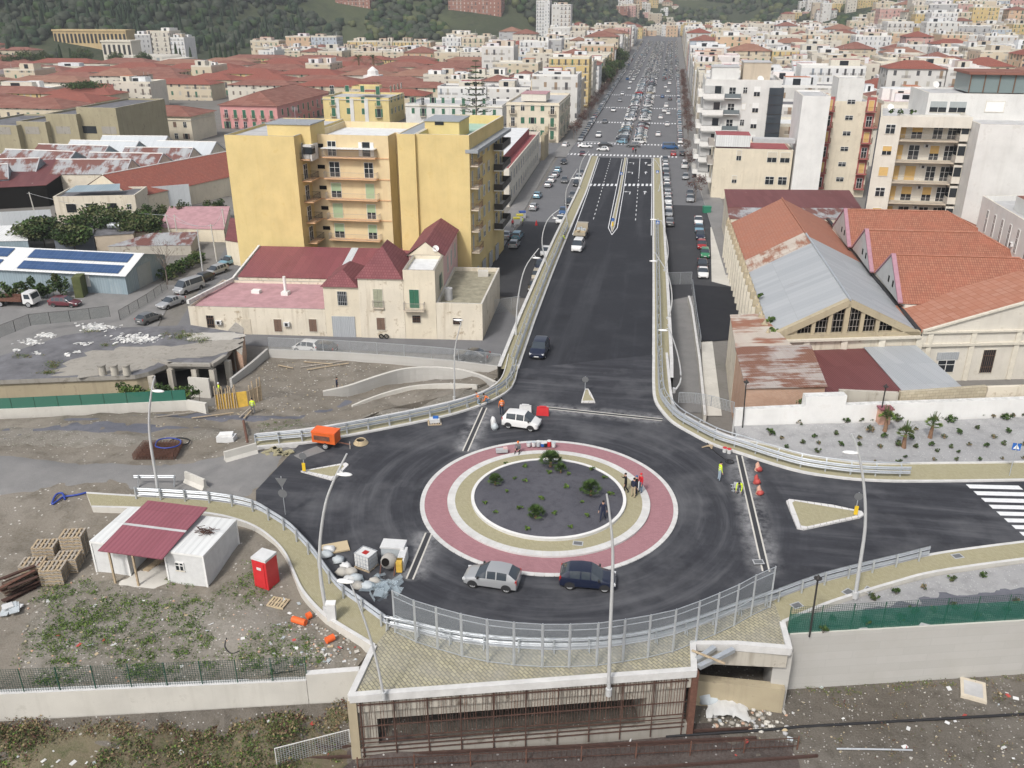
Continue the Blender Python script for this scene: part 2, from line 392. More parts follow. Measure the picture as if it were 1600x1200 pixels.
plaster('lemon plaster',(.66,.54,.26),.2);plaster('olive plaster',(.36,.32,.215),.5);plaster('ochre plaster',(.55,.38,.18),.25)
plaster('beige plaster',(.54,.46,.36),.3);plaster('blue plaster',(.42,.48,.54),.2);plaster('brown plaster',(.30,.19,.15),.25)
plaster('red plaster',(.40,.12,.11),.3);plaster('slate plaster',(.16,.18,.21),.2);plaster('salmon plaster',(.60,.36,.27),.25);plaster('green plaster',(.45,.52,.42),.2)
plaster('concrete',(.46,.44,.40),.35,(.25,.23,.2));plaster('pale concrete',(.58,.56,.51),.35,(.34,.32,.28));plaster('old concrete',(.33,.31,.275),.7,(.15,.135,.11))
bricky('board concrete',(.44,.43,.405),(.47,.46,.435),(.40,.39,.37),3.4,.62,.5,.012,noise_amt=.55,dark=(.40,.385,.35),bmp=.2);plaster('dirty concrete',(.47,.44,.38),.8,(.2,.17,.13));plaster('white wall',(.74,.735,.715),.2,(.5,.47,.42))
plaster('stone',(.42,.36,.25),.6,(.24,.2,.15));plaster('gold stone',(.55,.42,.23),.4)
bricky('brick',(.50,.29,.19),(.56,.34,.23),(.48,.42,.36),.3,.12,.5,.015,noise_amt=.35)
bricky('stone blocks',(.46,.40,.29),(.54,.48,.36),(.33,.29,.22),.6,.3,.5,.02,noise_amt=.45)
bricky('orange tiles',(.275,.12,.078),(.36,.175,.115),(.20,.07,.05),.28,.42,0,.045,noise_amt=.55,dark=(.36,.125,.08),bmp=.8,msm=.5)
bricky('big tiles',(.35,.16,.105),(.40,.205,.145),(.28,.11,.07),.9,.9,0,.05,noise_amt=.45,dark=(.40,.17,.11),bmp=.6,msm=.5)
bricky('new tiles',(.33,.15,.105),(.375,.19,.135),(.32,.125,.08),.3,.45,0,.03,noise_amt=.35,dark=(.46,.17,.1),bmp=.5)
bricky('red tiles',(.205,.09,.068),(.275,.14,.11),(.15,.07,.055),3.0,1.4,0,.05,noise_amt=.55,dark=(.25,.10,.075),bmp=.5)
bricky('brown tiles',(.30,.10,.075),(.37,.14,.10),(.18,.06,.045),.35,.45,0,.06,noise_amt=.6,dark=(.2,.085,.07),bmp=.5)
bricky('plum tiles',(.195,.075,.082),(.24,.095,.10),(.16,.05,.055),.35,.4,.5,.04,noise_amt=.75,dark=(.13,.05,.055),bmp=.5)
bricky('solar cells',(.035,.075,.17),(.045,.09,.20),(.10,.15,.24),.8,1.3,0,.02,rough=.25,noise_amt=.1)
corrug('grey sheet',(.52,.55,.57),(.57,.60,.62),(.34,.33,.31),(.60,.72));corrug('silver sheet',(.37,.39,.41),(.43,.45,.465),(.30,.28,.26),(.60,.72),streak=(.3,.08))
corrug('rusty sheet',(.42,.38,.35),(.37,.32,.29),(.20,.085,.05),(.47,.53),streak=(.14,1.5));corrug('maroon sheet',(.21,.07,.08),(.245,.08,.092),(.19,.06,.065),(.52,.68))
corrug('patchy sheet',(.33,.34,.35),(.40,.41,.42),(.17,.065,.05),(.47,.53),streak=(.5,.12));corrug('dark rusty sheet',(.145,.045,.045),(.175,.06,.06),(.30,.25,.23),(.61,.66))
corrug('canopy sheet',(.25,.085,.105),(.29,.10,.125),(.26,.1,.12),(.58,.7),.35);corrug('white sheet',(.66,.67,.66),(.72,.73,.72),(.45,.44,.42),(.62,.78),.5)
corrug('teal sheet',(.25,.32,.36),(.29,.36,.40),(.4,.45,.47),(.55,.7),.45);corrug('rust cream sheet',(.58,.52,.45),(.52,.45,.38),(.30,.12,.065),(.48,.56),streak=(.15,1.0))
plain('galvanised',(.55,.58,.61),.42,.55,amt=.1,scale=3);plain('steel',(.45,.47,.49),.35,.7,amt=.08);plain('lamp post',(.60,.61,.61),.45,.3,amt=.05)
plain('white paint',(.76,.76,.74),.5,amt=.05);plain('grey paint',(.42,.43,.44),.5);plain('black paint',(.02,.02,.022),.45);plain('dark green paint',(.03,.09,.06),.5)
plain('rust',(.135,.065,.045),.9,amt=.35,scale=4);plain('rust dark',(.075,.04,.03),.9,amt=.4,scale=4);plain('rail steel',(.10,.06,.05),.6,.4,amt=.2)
plain('wood',(.42,.33,.22),.8,amt=.25,scale=5);plain('grey wood',(.36,.32,.27),.85,amt=.25,scale=5);plain('yellow board',(.62,.40,.07),.7,amt=.2,scale=2)
plain('green shutter',(.035,.14,.085),.6,amt=.1);plain('pale green shutter',(.34,.45,.28),.7,amt=.08);plain('brown shutter',(.17,.11,.08),.7,amt=.1);plain('tan shutter',(.60,.40,.15),.7,amt=.08)
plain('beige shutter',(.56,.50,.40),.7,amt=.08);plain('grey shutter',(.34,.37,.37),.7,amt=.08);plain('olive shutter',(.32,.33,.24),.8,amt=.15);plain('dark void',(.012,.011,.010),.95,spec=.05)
plain('white frame',(.70,.70,.68),.5);plain('iron',(.05,.047,.045),.6,.3);plain('brown iron',(.16,.09,.055),.7,.2);plain('rail iron',(.36,.33,.30),.6)
plain('balcony slab',(.54,.47,.37),.85,amt=.12);plain('white slab',(.74,.73,.70),.8,amt=.06);plain('stone trim',(.62,.58,.49),.85,amt=.1);plain('peach slab',(.66,.42,.24),.85,amt=.1)
plain('roof felt',(.46,.46,.46),.85,amt=.15,scale=.6);plain('roof cap',(.30,.32,.34),.7,amt=.12);plain('roof mint',(.36,.52,.42),.8,amt=.1,scale=.8);plain('roof pink',(.43,.25,.265),.85,amt=.18,scale=.8)
plain('roof white',(.68,.69,.69),.7,amt=.12,scale=.8);plain('roof olive',(.29,.27,.20),.9,amt=.3,scale=.9);plain('roof maroon',(.30,.08,.085),.75,amt=.2,scale=1.0);plain('terracotta',(.45,.17,.09),.8,amt=.1)
plain('mauve ridge',(.36,.20,.24),.8,amt=.1);plain('tar roof',(.14,.14,.15),.9,amt=.35,scale=.5);plain('render white',(.60,.60,.58),.85,amt=.25,scale=2)
glass('window glass');glass('car glass',(.045,.056,.068),.06);glass('pale glass',(.16,.19,.20),.1);glass('terrace glass',(.20,.25,.25),.12)
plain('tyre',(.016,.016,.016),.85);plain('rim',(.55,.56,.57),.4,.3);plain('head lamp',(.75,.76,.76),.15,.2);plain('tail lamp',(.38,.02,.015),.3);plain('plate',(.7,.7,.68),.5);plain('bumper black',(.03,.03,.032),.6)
for k_,c_ in dict(white=(.72,.72,.71),silver=(.42,.43,.44),grey=(.16,.165,.17),black=(.014,.014,.016),navy=(.008,.013,.034),blue=(.03,.10,.24),sky=(.22,.40,.50),red=(.33,.018,.02),wine=(.11,.02,.03),green=(.03,.20,.09),beige=(.42,.37,.28),bronze=(.14,.12,.085)).items():
 plain('paint '+k_,c_,.28,.35 if k_ in('silver','grey','bronze','sky')else 0,.5,coat=.6)
leafy('leaf dark',(.022,.042,.014),(.05,.085,.026));leafy('leaf mid',(.045,.085,.022),(.085,.135,.038));leafy('leaf olive',(.075,.09,.035),(.12,.13,.055));leafy('leaf bright',(.10,.17,.035),(.16,.22,.05))
leafy('leaf russet',(.085,.04,.035),(.14,.07,.055));leafy('leaf dry',(.20,.15,.08),(.27,.21,.12));leafy('leaf pine',(.018,.036,.018),(.036,.06,.028),.15);leafy('leaf hill',(.032,.043,.03),(.07,.08,.05),.012);leafy('leaf blue green',(.055,.08,.05),(.09,.115,.075))
plain('bark',(.12,.09,.065),.95,amt=.3,scale=5);plain('palm bark',(.22,.13,.08),.95,amt=.35,scale=8);plain('twig',(.18,.15,.13),.9,amt=.2)
meshy('wire mesh',(.55,.58,.60),.5,.055,.055);meshy('green wire',(.02,.055,.045),.16,.14,.14,.6,0);meshy('grey wire',(.42,.44,.45),.2,.15,.15,.5,.3)
sheer('green net',(.02,.12,.085),.72);sheer('green net solid',(.035,.15,.11),.93);sheer('mesh panel',(.55,.60,.63),.2,.5);sheer('plastic film',(.42,.50,.55),.4,.3);sheer('clear glass',(.4,.5,.5),.35,.1)
plain('hi vis yellow',(.62,.80,.03),.7);plain('hi vis orange',(.85,.20,.03),.7);plain('reflective',(.7,.7,.68),.4);plain('skin',(.52,.31,.22),.6);plain('hair',(.02,.015,.012),.7)
plain('cloth black',(.012,.012,.014),.9);plain('cloth navy',(.015,.02,.045),.9);plain('cloth blue',(.05,.12,.25),.9);plain('cloth red',(.55,.02,.03),.85);plain('denim',(.12,.19,.28),.9);plain('khaki',(.42,.34,.23),.9);plain('pale denim',(.32,.40,.47),.9);plain('cloth grey',(.16,.16,.17),.9);plain('cloth white',(.7,.7,.7),.85)
plain('orange plastic',(.75,.13,.03),.5,amt=.08);plain('red plastic',(.55,.03,.035),.45,amt=.06);plain('blue plastic',(.03,.06,.30),.45);plain('black plastic',(.02,.02,.022),.5);plain('white plastic',(.62,.625,.62),.5,amt=.08)
plain('generator orange',(.62,.12,.025),.45,amt=.12);plain('tarp',(.47,.51,.53),.6,amt=.15,scale=1.5);plain('cardboard',(.52,.42,.27),.85);plain('sign blue',(.02,.12,.42),.5);plain('sign yellow',(.75,.50,.03),.5);plain('sign back',(.14,.145,.15),.6);plain('bin yellow',(.55,.48,.06),.5);plain('bin blue',(.03,.08,.30),.5);plain('bin green',(.03,.22,.13),.6)
def facade(key,wall,shut,bay=2.8,fl=3.1,seed=0.0,balc=.5,slab=(.6,.57,.5)):
 def f(name):
  m,t,b=base(name);co=coords(t,True);sp=t.nodes.new('ShaderNodeSeparateXYZ');t.links.new(co,sp.inputs[0])
  def mth(op,a,c=None):
   n=N(t,'ShaderNodeMath',operation=op)
   for i,v in enumerate((a,c)):
    if v is None:continue
    if isinstance(v,bpy.types.NodeSocket):t.links.new(v,n.inputs[i])
    else:n.inputs[i].default_value=v
   return n.outputs[0]
  u=mth('DIVIDE',sp.outputs[0],bay);v=mth('DIVIDE',sp.outputs[1],fl);fu=mth('FRACT',u);fv=mth('FRACT',v)
  oi=t.nodes.new('ShaderNodeObjectInfo');cb=t.nodes.new('ShaderNodeCombineXYZ')
  t.links.new(mth('FLOOR',u),cb.inputs[0]);t.links.new(mth('FLOOR',v),cb.inputs[1]);t.links.new(mth('MULTIPLY',oi.outputs['Random'],91.7),cb.inputs[2])
  wn=N(t,'ShaderNodeTexWhiteNoise');wn.noise_dimensions='3D';t.links.new(cb.outputs[0],wn.inputs['Vector']);r=wn.outputs['Value'];sc=t.nodes.new('ShaderNodeSeparateColor');t.links.new(wn.outputs['Color'],sc.inputs[0])
  cc=t.nodes.new('ShaderNodeCombineXYZ');t.links.new(mth('FLOOR',u),cc.inputs[0]);t.links.new(mth('MULTIPLY',oi.outputs['Random'],37.3),cc.inputs[1]);wc=N(t,'ShaderNodeTexWhiteNoise');wc.noise_dimensions='2D';t.links.new(cc.outputs[0],wc.inputs['Vector']);col=wc.outputs['Value']
  inside=lambda x,lo,hi:mth('MULTIPLY',mth('GREATER_THAN',x,lo),mth('LESS_THAN',x,hi))
  hi_=mth('ADD',.62,mth('MULTIPLY',mth('GREATER_THAN',col,balc),.0));lo_=mth('ADD',.30,mth('MULTIPLY',mth('LESS_THAN',col,balc),-.24))
  wmask=mth('MULTIPLY',inside(fu,.36,.63),mth('MULTIPLY',mth('GREATER_THAN',fv,lo_),mth('LESS_THAN',fv,.78)))
  bl=mth('LESS_THAN',col,balc);slabm=mth('MULTIPLY',bl,mth('MULTIPLY',inside(fu,.08,.92),mth('LESS_THAN',fv,.06)));railm=mth('MULTIPLY',bl,mth('MULTIPLY',inside(fu,.10,.90),inside(fv,.06,.32)))
  st=nz(t,coords(t),.25,5,.65);c=mixc(t,ramp(t,st,.35,.75,0,.5),wall,tuple(x*.72 for x in wall))
  wcol=mixc(t,mth('GREATER_THAN',sc.outputs[0],.55),shut,(.085,.085,.09));wcol=mixc(t,mth('GREATER_THAN',sc.outputs[1],.8),wcol,(.45,.43,.38))
  c=mixc(t,mth('MULTIPLY',wmask,mth('GREATER_THAN',sc.outputs[2],.1)),c,wcol);c=mixc(t,mth('MULTIPLY',railm,.45),c,(.10,.09,.085));c=mixc(t,slabm,c,slab)
  fin(t,b,c,.85,.25);return m
 _DEF[key]=f
FAC={'cream':((.60,.52,.39),(.06,.15,.10)),'white':((.64,.63,.60),(.30,.22,.15)),'pale':((.62,.58,.50),(.16,.13,.11)),'yellow':((.60,.46,.22),(.06,.15,.10)),'beige':((.52,.44,.34),(.24,.15,.09)),'grey':((.46,.46,.46),(.2,.2,.21)),'rose':((.58,.36,.32),(.15,.10,.08)),'peach':((.60,.43,.29),(.06,.14,.09)),'brick':((.34,.17,.13),(.55,.5,.45)),'bluish':((.46,.51,.56),(.2,.2,.2)),'bright':((.68,.68,.67),(.22,.25,.28))}
for k_,(a_,s_)in FAC.items():facade('facade '+k_,a_,s_,*((2.8,3.1),(3.3,3.3),(3.9,3.6))[len(k_)%3])
plain('cone red',(.42,.07,.06),.6,amt=.1)
for k_,(a_,s_)in FAC.items():plaster('blank '+k_,a_,.3,tuple(x*.6 for x in a_))
bricky('old tiles',(.26,.135,.095),(.32,.18,.13),(.22,.11,.08),3.0,1.4,0,.05,noise_amt=.5,dark=(.22,.12,.09),bmp=.4)
def sstep(a,b,x):
 t=min(1,max(0,(x-a)/(b-a)));return t*t*(3-2*t)
def land(x,y):
 z=ZS+.004*max(0,y-300)
 az=math.degrees(math.atan2(x,max(y,1)))
 d=math.hypot(x,y)
 st=640+170*sstep(-34,-20,az)+460*sstep(-9,-1,az)-640*sstep(3,14,az)
 sl=.26-.10*sstep(-12,-3,az)-.085*sstep(3,14,az)
 u=max(0,d-st)
 hgt=sl*u*sstep(0,260,u)
 hgt=min(hgt,330+.02*u)
 if u>0:hgt*=1+.35*noise.noise(Vector((x/330,y/330,3.1)))+.12*noise.noise(Vector((x/90,y/90,7.7)))
 return z+hgt
def sheet(name,xs,ys,zf,mat,kind='structure'):
 b=MB();n=len(xs);vs=[(x,y,zf(x,y))for y in ys for x in xs]
 fs=[(j*n+i,j*n+i+1,(j+1)*n+i+1,(j+1)*n+i)for j in range(len(ys)-1)for i in range(n-1)]
 b.mesh(vs,fs,mat,True);o=b.build(name);return tag(o,kind=kind)
def geo(a,b,n,p):return[a+(b-a)*(i/n)**p for i in range(n+1)]
xs_=[-x for x in reversed(geo(0,5000,70,1.9))][:-1]+geo(0,5000,70,1.9)
ys_=[-60+760*i/20 for i in range(20)]+geo(700,7000,90,1.6)
def land2(x,y):
 z=land(x,y);return z-.06
gr_=sheet('ground',xs_,[y for y in ys_ if y<=452],land2,'land')
hl_=sheet('hills',xs_,[y for y in ys_ if y>=432],land2,'hill ground')
def patch(name,poly,ctrl,mat,step=1.5,skirt=-6.5,rough=.06,kind='structure',extra=None,nsc=1.3):
 P=[Vector(p)for p in poly]
 C=[(p.x,p.y,p.z)for p in P]+[tuple(c)for c in ctrl]
 def zat(x,y):
  sw=sz=0
  for cx,cy,cz in C:
   d2=(x-cx)**2+(y-cy)**2
   if d2<1e-6:return cz
   q=1/(d2*d2)if d2>0 else 0;sw+=q;sz+=q*cz
  return sz/sw
 B2=[]
 for i,p in enumerate(P):
  q=P[(i+1)%len(P)];k=max(1,int((q-p).length/(step*1.5)))
  for j in range(k):B2.append(p.lerp(q,j/k))
 n=len(B2);pts=[Vector((p.x,p.y))for p in B2];ed=[(i,(i+1)%n)for i in range(n)]
 x0,x1=min(p.x for p in P),max(p.x for p in P);y0,y1=min(p.y for p in P),max(p.y for p in P)
 def inside(x,y):
  c=False;j=n-1
  for i in range(n):
   a,b_=B2[i],B2[j]
   if(a.y>y)!=(b_.y>y)and x<(b_.x-a.x)*(y-a.y)/(b_.y-a.y)+a.x:c=not c
   j=i
  return c
 rnd=random.Random(3)
 y=y0+step*.5
 while y<y1:
  x=x0+step*.5
  while x<x1:
   if inside(x,y):pts.append(Vector((x+rnd.uniform(-.2,.2)*step,y+rnd.uniform(-.2,.2)*step)))
   x+=step
  y+=step
 r=geometry.delaunay_2d_cdt(pts,ed,[list(range(n))],1,1e-5)
 vv,ff=r[0],r[2]
 def rz(x,y):return rough*(noise.noise(Vector((x*nsc,y*nsc,0)))+.6*noise.noise(Vector((x*nsc*2.7,y*nsc*2.7,5))))
 orig={}
 for i,o_ in enumerate(r[3]):
  for k in o_:orig[k]=i
 vs=[]
 for i,v in enumerate(vv):
  bi=[k for k in r[3][i]if k<n]
  if bi:z=B2[bi[0]].z if True else 0
  else:z=zat(v.x,v.y)+rz(v.x,v.y)+(extra(v.x,v.y)if extra else 0)
  vs.append((v.x,v.y,z))
 b=MB();f2=[]
 for f in ff:
  a,c,d=(Vector(vs[k])for k in f[:3])
  f2.append(tuple(f)if(c-a).cross(d-a).z>0 else tuple(reversed(f)))
 b.mesh(vs,f2,mat,True)
 for i in range(n if skirt is not None else 0):
  a,c=B2[i],B2[(i+1)%n]
  b.face([(a.x,a.y,skirt),(c.x,c.y,skirt),(c.x,c.y,c.z),(a.x,a.y,a.z)],mat)
 o=b.build(name);tag(o,kind=kind)
 return o,zat
def flat(name,poly,mat,z=None,kind='structure'):
 b=MB();P=[Vector((p[0],p[1],z if z is not None else p[2]))for p in poly]
 for t in geometry.tessellate_polygon([[Vector((p.x,p.y,0))for p in P]]):
  a,c,d=(P[i]for i in t)
  if(c-a).cross(d-a).z<0:c,d=d,c
  b.face([a,c,d],mat)
 return tag(b.build(name),kind=kind)
def aveL(y):return-27.6-(y-270)*.004
def aveR(y):return 6.4+(y-270)*.001
def avz(y):return land(-10,y)
AY=[256+i*12 for i in range(80)]
bb_=MB();bb_.strip([(aveL(y),y,avz(y)+.03)for y in AY],[(aveR(y),y,avz(y)+.03)for y in AY],'old asphalt');tag(bb_.build('avenue_road'),kind='structure')
for nm_,s_ in(('avenue_pavement',-1),('avenue_pavement',1)):
 bb_=MB();f_=aveL if s_<0 else aveR
 A_=[Vector((f_(y),y,avz(y)+.16))for y in AY];B_=[Vector((f_(y)+s_*4.2,y,avz(y)+.16))for y in AY]
 bb_.strip(A_,B_,'worn asphalt');A2=[a-Vector((0,0,.2))for a in A_]
 for i in range(len(A_)-1):bb_.face([A2[i],A2[i+1],A_[i+1],A_[i]]if s_>0 else[A_[i],A_[i+1],A2[i+1],A2[i]],'kerb')
 tag(bb_.build(nm_),kind='structure')
flat('side_street',[(-31,125),(-16.5,125),(-17.2,175),(-27,175)],'street asphalt',ZS+.012)
flat('side_street',[(-27.5,174),(-16.8,174),(-20,262),(-30,262)],'old asphalt',ZS+.008)
flat('side_street',[(.8,118),(17,118),(15,196),(.5,196)],'street asphalt',ZS+.012)
flat('side_street',[(.5,195),(10,195),(7,262),(-1.2,262)],'old asphalt',ZS+.008)
flat('cross_street',[(-120,258),(80,258),(80,284),(-120,284)],'old asphalt',ZS+.004)
flat('lower_street',[(-75,98),(-16,101),(-16,110),(-24.5,126),(-31,126),(-30,106),(-75,102)],'old asphalt',ZS+.006)
flat('side_alley',[(-62,96),(-54,96),(-78,172),(-86,172)],'old asphalt',ZS+.01)
flat('yard_floor',[(-110,76),(-62,90),(-74,122),(-120,125)],'worn asphalt',ZS+.02)
for x0_,y0_,x1_,y1_,w_ in((-27.5,150,-31,262,3.2),(11.5,142,8.0,262,4.0)):
 s_=-1 if x0_<0 else 1
 bb_=MB();bb_.prism([(x0_,y0_,0),(x0_+s_*w_,y0_,0),(x1_+s_*w_,y1_,0),(x1_,y1_,0)],ZS-.3,ZS+.14,'kerb','worn asphalt');tag(bb_.build('side_pavement'),kind='structure')
RC=(-7.1,59.2)
ramp_l=[GR(*q)for q in[(935,245),(917,300),(887,370),(865,425),(837,500),(810,580)]]
ramp_r=[GR(*q)for q in[(1020,245),(1020,300),(1019.5,375),(1019.5,480),(1019,560)]]
armL_n=[G(*q)for q in[(810,580),(800,607),(770,627),(737,640),(700,651),(650,662),(600,672),(537,684),(495,692),(440,697),(400,701)]]
armL_s=[G(*q)for q in[(400,795),(432,812),(462,832),(482,852),(500,872),(520,900),(540,925),(570,947),(612,978)]]
armR_n=[G(*q)for q in[(1019,560),(1019,600),(1022,627),(1035,647),(1050,662),(1075,677),(1112,696),(1155,710),(1200,725),(1250,739),(1300,747),(1350,752),(1425,754),(1600,752),(1900,745)]]
armR_s=[G(*q)for q in[(1207,936),(1267,914),(1317,900),(1400,880),(1465,865),(1600,847),(1750,832),(1900,822)]]
armL_n[0]=ramp_l[-1].copy();armR_n[0]=ramp_r[-1].copy()
a0_=math.atan2(armL_s[-1].y-RC[1],armL_s[-1].x-RC[0]);a1_=math.atan2(armR_s[0].y-RC[1],armR_s[0].x-RC[0])
R0_=(Vector((armL_s[-1].x,armL_s[-1].y))-Vector(RC)).length;R1_=(Vector((armR_s[0].x,armR_s[0].y))-Vector(RC)).length
front_pts=[G(*q)for q in[(612,978),(650,986),(700,998),(762,1007),(846,1012),(932,1010),(1012,999),(1087,977),(1147,955),(1207,936)]]
armL_n=smoothline(armL_n,3);armL_s=smoothline(armL_s,4);armR_n=smoothline(armR_n,4);armR_s=smoothline(armR_s,4);front_s=smoothline(front_pts,4)
deck_poly=[G(400,766),G(467,695)]+[p for p in reversed(armL_n)if p.x>G(467,695).x+.3][:-1]
deck_poly+=[Vector((ramp_l[-1].x,ramp_l[-1].y,0)),Vector((ramp_r[-1].x,ramp_r[-1].y,0))]+armR_n[1:]+list(reversed(armR_s))+list(reversed(front_s))[1:-1]+list(reversed(armL_s))
Z3=Vector((0,0,.012))
b_=MB()
tri_=geometry.tessellate_polygon([[Vector((p.x,p.y,0))for p in deck_poly]])
for t_ in tri_:
 q=[Vector((deck_poly[i].x,deck_poly[i].y,0))for i in t_]
 if(q[1]-q[0]).cross(q[2]-q[0]).z<0:q.reverse()
 b_.face(q,'new asphalt')
tag(b_.build('roundabout_road'),kind='structure')
yr_=[ramp_l[-1].y+(259-ramp_l[-1].y)*i/30 for i in range(31)]
def lerp_x(P,y):
 Q=sorted(P,key=lambda p:p.y)
 if y<=Q[0].y:return Q[0].x
 for a,b in zip(Q,Q[1:]):
  if y<=b.y:return a.x+(b.x-a.x)*(y-a.y)/(b.y-a.y)
 return Q[-1].x
def rampL(y):return lerp_x(ramp_l,y)
def rampR(y):return lerp_x(ramp_r,y)
b_=MB();b_.strip([(rampL(y),y,rampz(y)+.005)for y in yr_],[(rampR(y),y,rampz(y)+.005)for y in yr_],'ramp asphalt')
tag(b_.build('ramp_road'),kind='structure')
PW_=2.3
for s_,f_ in((-1,rampL),(1,rampR)):
 b_=MB();ys2=[y for y in yr_]
 inn=[Vector((f_(y),y,rampz(y)))for y in ys2]
 kw=.32;H_=.16
 k1=[p+Vector((0,0,H_))for p in inn];k2=[p+Vector((s_*kw,0,H_))for p in inn]
 p2=[p+Vector((s_*(PW_-.4),0,H_))for p in inn];w1=[p+Vector((s_*(PW_-.4),0,.42))for p in inn];w2=[p+Vector((s_*PW_,0,.42))for p in inn]
 lo=[Vector((p.x+s_*PW_,p.y,ZS-1))for p in inn]
 def quad(A,B,m):
  for i in range(len(A)-1):
   q=[A[i],A[i+1],B[i+1],B[i]]
   b_.face(q if s_>0 else list(reversed(q)),m)
 quad(k1,inn,'kerb');quad(k2,k1,'kerb');quad(p2,k2,'yellow pavers');quad(w1,p2,'pale concrete');quad(w2,w1,'kerb');quad(lo,w2,'pale concrete')
 i0=0
 b_.face([Vector((inn[-1].x,inn[-1].y,ZS-1)),inn[-1],k1[-1],p2[-1],w2[-1],lo[-1]],'pale concrete')
 tag(b_.build('ramp_pavement'),kind='structure')
def pavement(inner,outer,mat='yellow pavers',kerbw=.30,edgew=.28,name='pavement',z=.15,skirt=-1.6,edge_h=.12,ends=True):
 n=max(len(inner),len(outer))*2
 def rs(P,n):
  L=[0]
  for a,b in zip(P,P[1:]):L.append(L[-1]+(b-a).length)
  out=[];k=0
  for i in range(n+1):
   t=L[-1]*i/n
   while k<len(L)-2 and L[k+1]<t:k+=1
   out.append(P[k].lerp(P[k+1],(t-L[k])/max(1e-9,L[k+1]-L[k])))
  return out
 A=rs(inner,n);B=rs(outer,n);b=MB()
 V=lambda p,h:Vector((p.x,p.y,h))
 A1=[V(p,z)for p in A];A2=[V(p+(q-p).normalized()*kerbw,z)for p,q in zip(A,B)]
 B1=[V(q+(p-q).normalized()*edgew,z)for p,q in zip(A,B)];B2=[V(p,z+edge_h)for p in B1];B3=[V(p,z+edge_h)for p in B]
 b.strip(A1,A2,'kerb');b.strip(A2,B1,mat);b.strip(B2,B3,'kerb')
 for lo,hi,m in(([V(p,-.3)for p in A],A1,'kerb'),(B1,B2,'kerb'),(B3,[V(p,skirt)for p in B],'pale concrete')):
  for i in range(n):b.face([lo[i],lo[i+1],hi[i+1],hi[i]],m)
 if ends:
  for i in(0,n):b.face([V(A[i],skirt),A1[i],B1[i],B3[i],V(B[i],skirt)],'pale concrete')
 return tag(b.build(name),kind='structure')
outL_n=smoothline([GR(794,560)]+[G(*q)for q in[(786,587),(772,604),(745,618),(700,631),(650,642),(600,652),(537,664),(470,674),(400,681)]],3)
in_pl=[p for p in armL_n]
pavement(in_pl,outL_n,name='north_left_pavement')
outL_s=smoothline([G(*q)for q in[(145,797),(250,800),(330,808),(370,817),(400,829),(425,847),(445,870),(458,900),(472,930),(500,962),(525,980),(584,1016)]],4)
inL_s=smoothline([G(*q)for q in[(135,771),(200,775),(280,779),(345,784),(400,795),(432,812),(462,832),(482,852),(500,872),(520,900),(540,925),(570,947),(612,978)]],4)
pavement(inL_s,outL_s,name='south_left_pavement')
outR_n=smoothline([GR(1043,560)]+[G(*q)for q in[(1049,610),(1056,640),(1080,657),(1110,672),(1150,687),(1200,697),(1250,711),(1300,720),(1362,727),(1450,726),(1600,724),(1900,716)]],4)
pavement(armR_n,outR_n,name='north_right_pavement')
outR_s=smoothline([G(*q)for q in[(1222,979),(1287,951),(1337,934),(1400,915),(1462,899),(1600,879),(1750,862),(1900,848)]],4)
pavement(armR_s,outR_s,name='south_right_pavement')
plat=[G(584,1016),G(549,1091),G(1084,1051),G(1082,1010),G(1150,1010),G(1232,1017),G(1222,979),G(1207,936)]
pf=[Vector((p.x,p.y,.14))for p in plat]+[Vector((p.x,p.y,.14))for p in list(reversed(front_s))[1:]]
b_=MB();b_.prism(pf,-1.1,.14,'dirty concrete','grey pavers');tag(b_.build('bridge_deck'),kind='structure')
b_=MB()
for p_,q_ in zip(plat[:6],plat[1:7]):
 p_=Vector((p_.x,p_.y,0));q_=Vector((q_.x,q_.y,0));d_=(q_-p_).normalized();nn=Vector((-d_.y,d_.x,0))*.18
 c_=[(p_-d_*.1)+nn,(q_+d_*.1)+nn,(q_+d_*.1)-nn,(p_-d_*.1)-nn];b_.prism(c_,-.2,.30+.003*len(b_.f)/8,'kerb')
tag(b_.build('bridge_edge_kerb'),kind='structure')
fo_=offset(front_s,-.3)
b_=MB();A_=[p+Vector((0,0,.20))for p in front_s];B_=[p+Vector((0,0,.20))for p in fo_];b_.strip(A_,B_,'kerb')
for i in range(len(A_)-1):
 b_.face([A_[i]-Vector((0,0,.3)),A_[i+1]-Vector((0,0,.3)),A_[i+1],A_[i]],'kerb');b_.face([B_[i]-Vector((0,0,.3)),B_[i+1]-Vector((0,0,.3)),B_[i+1],B_[i]],'kerb')
tag(b_.build('front_kerb'),kind='structure')
def ring(b,r0,r1,z,mat,n=120):b.strip(circle(RC,r1,n,z,closed=False),circle(RC,r0,n,z,closed=False),mat)
def rise(b,r,z0,z1,mat,n=120):
 A=circle(RC,r,n,z0,closed=False);B=circle(RC,r,n,z1,closed=False)
 for i in range(n):b.face([A[i],A[i+1],B[i+1],B[i]],mat)
def ringblocks(b,r0,r1,z,mat,n):
 for i in range(n):
  a=2*math.pi*i/n;c=2*math.pi*(i+.94)/n;k=3
  for j in range(k):
   t0=a+(c-a)*j/k;t1=a+(c-a)*(j+1)/k
   P=lambda r,t,zz:Vector((RC[0]+r*math.cos(t),RC[1]+r*math.sin(t),zz))
   b.face([P(r0,t0,z),P(r1,t0,z),P(r1,t1,z),P(r0,t1,z)],mat);b.face([P(r1,t0,z-.12),P(r1,t1,z-.12),P(r1,t1,z),P(r1,t0,z)],mat)
b_=MB();ringblocks(b_,9.75,10.1,.06,'kerb',90);ring(b_,9.74,10.08,.045,'pale concrete');ring(b_,7.9,9.75,.05,'pink pavers');rise(b_,7.95,.04,.20,'kerb')
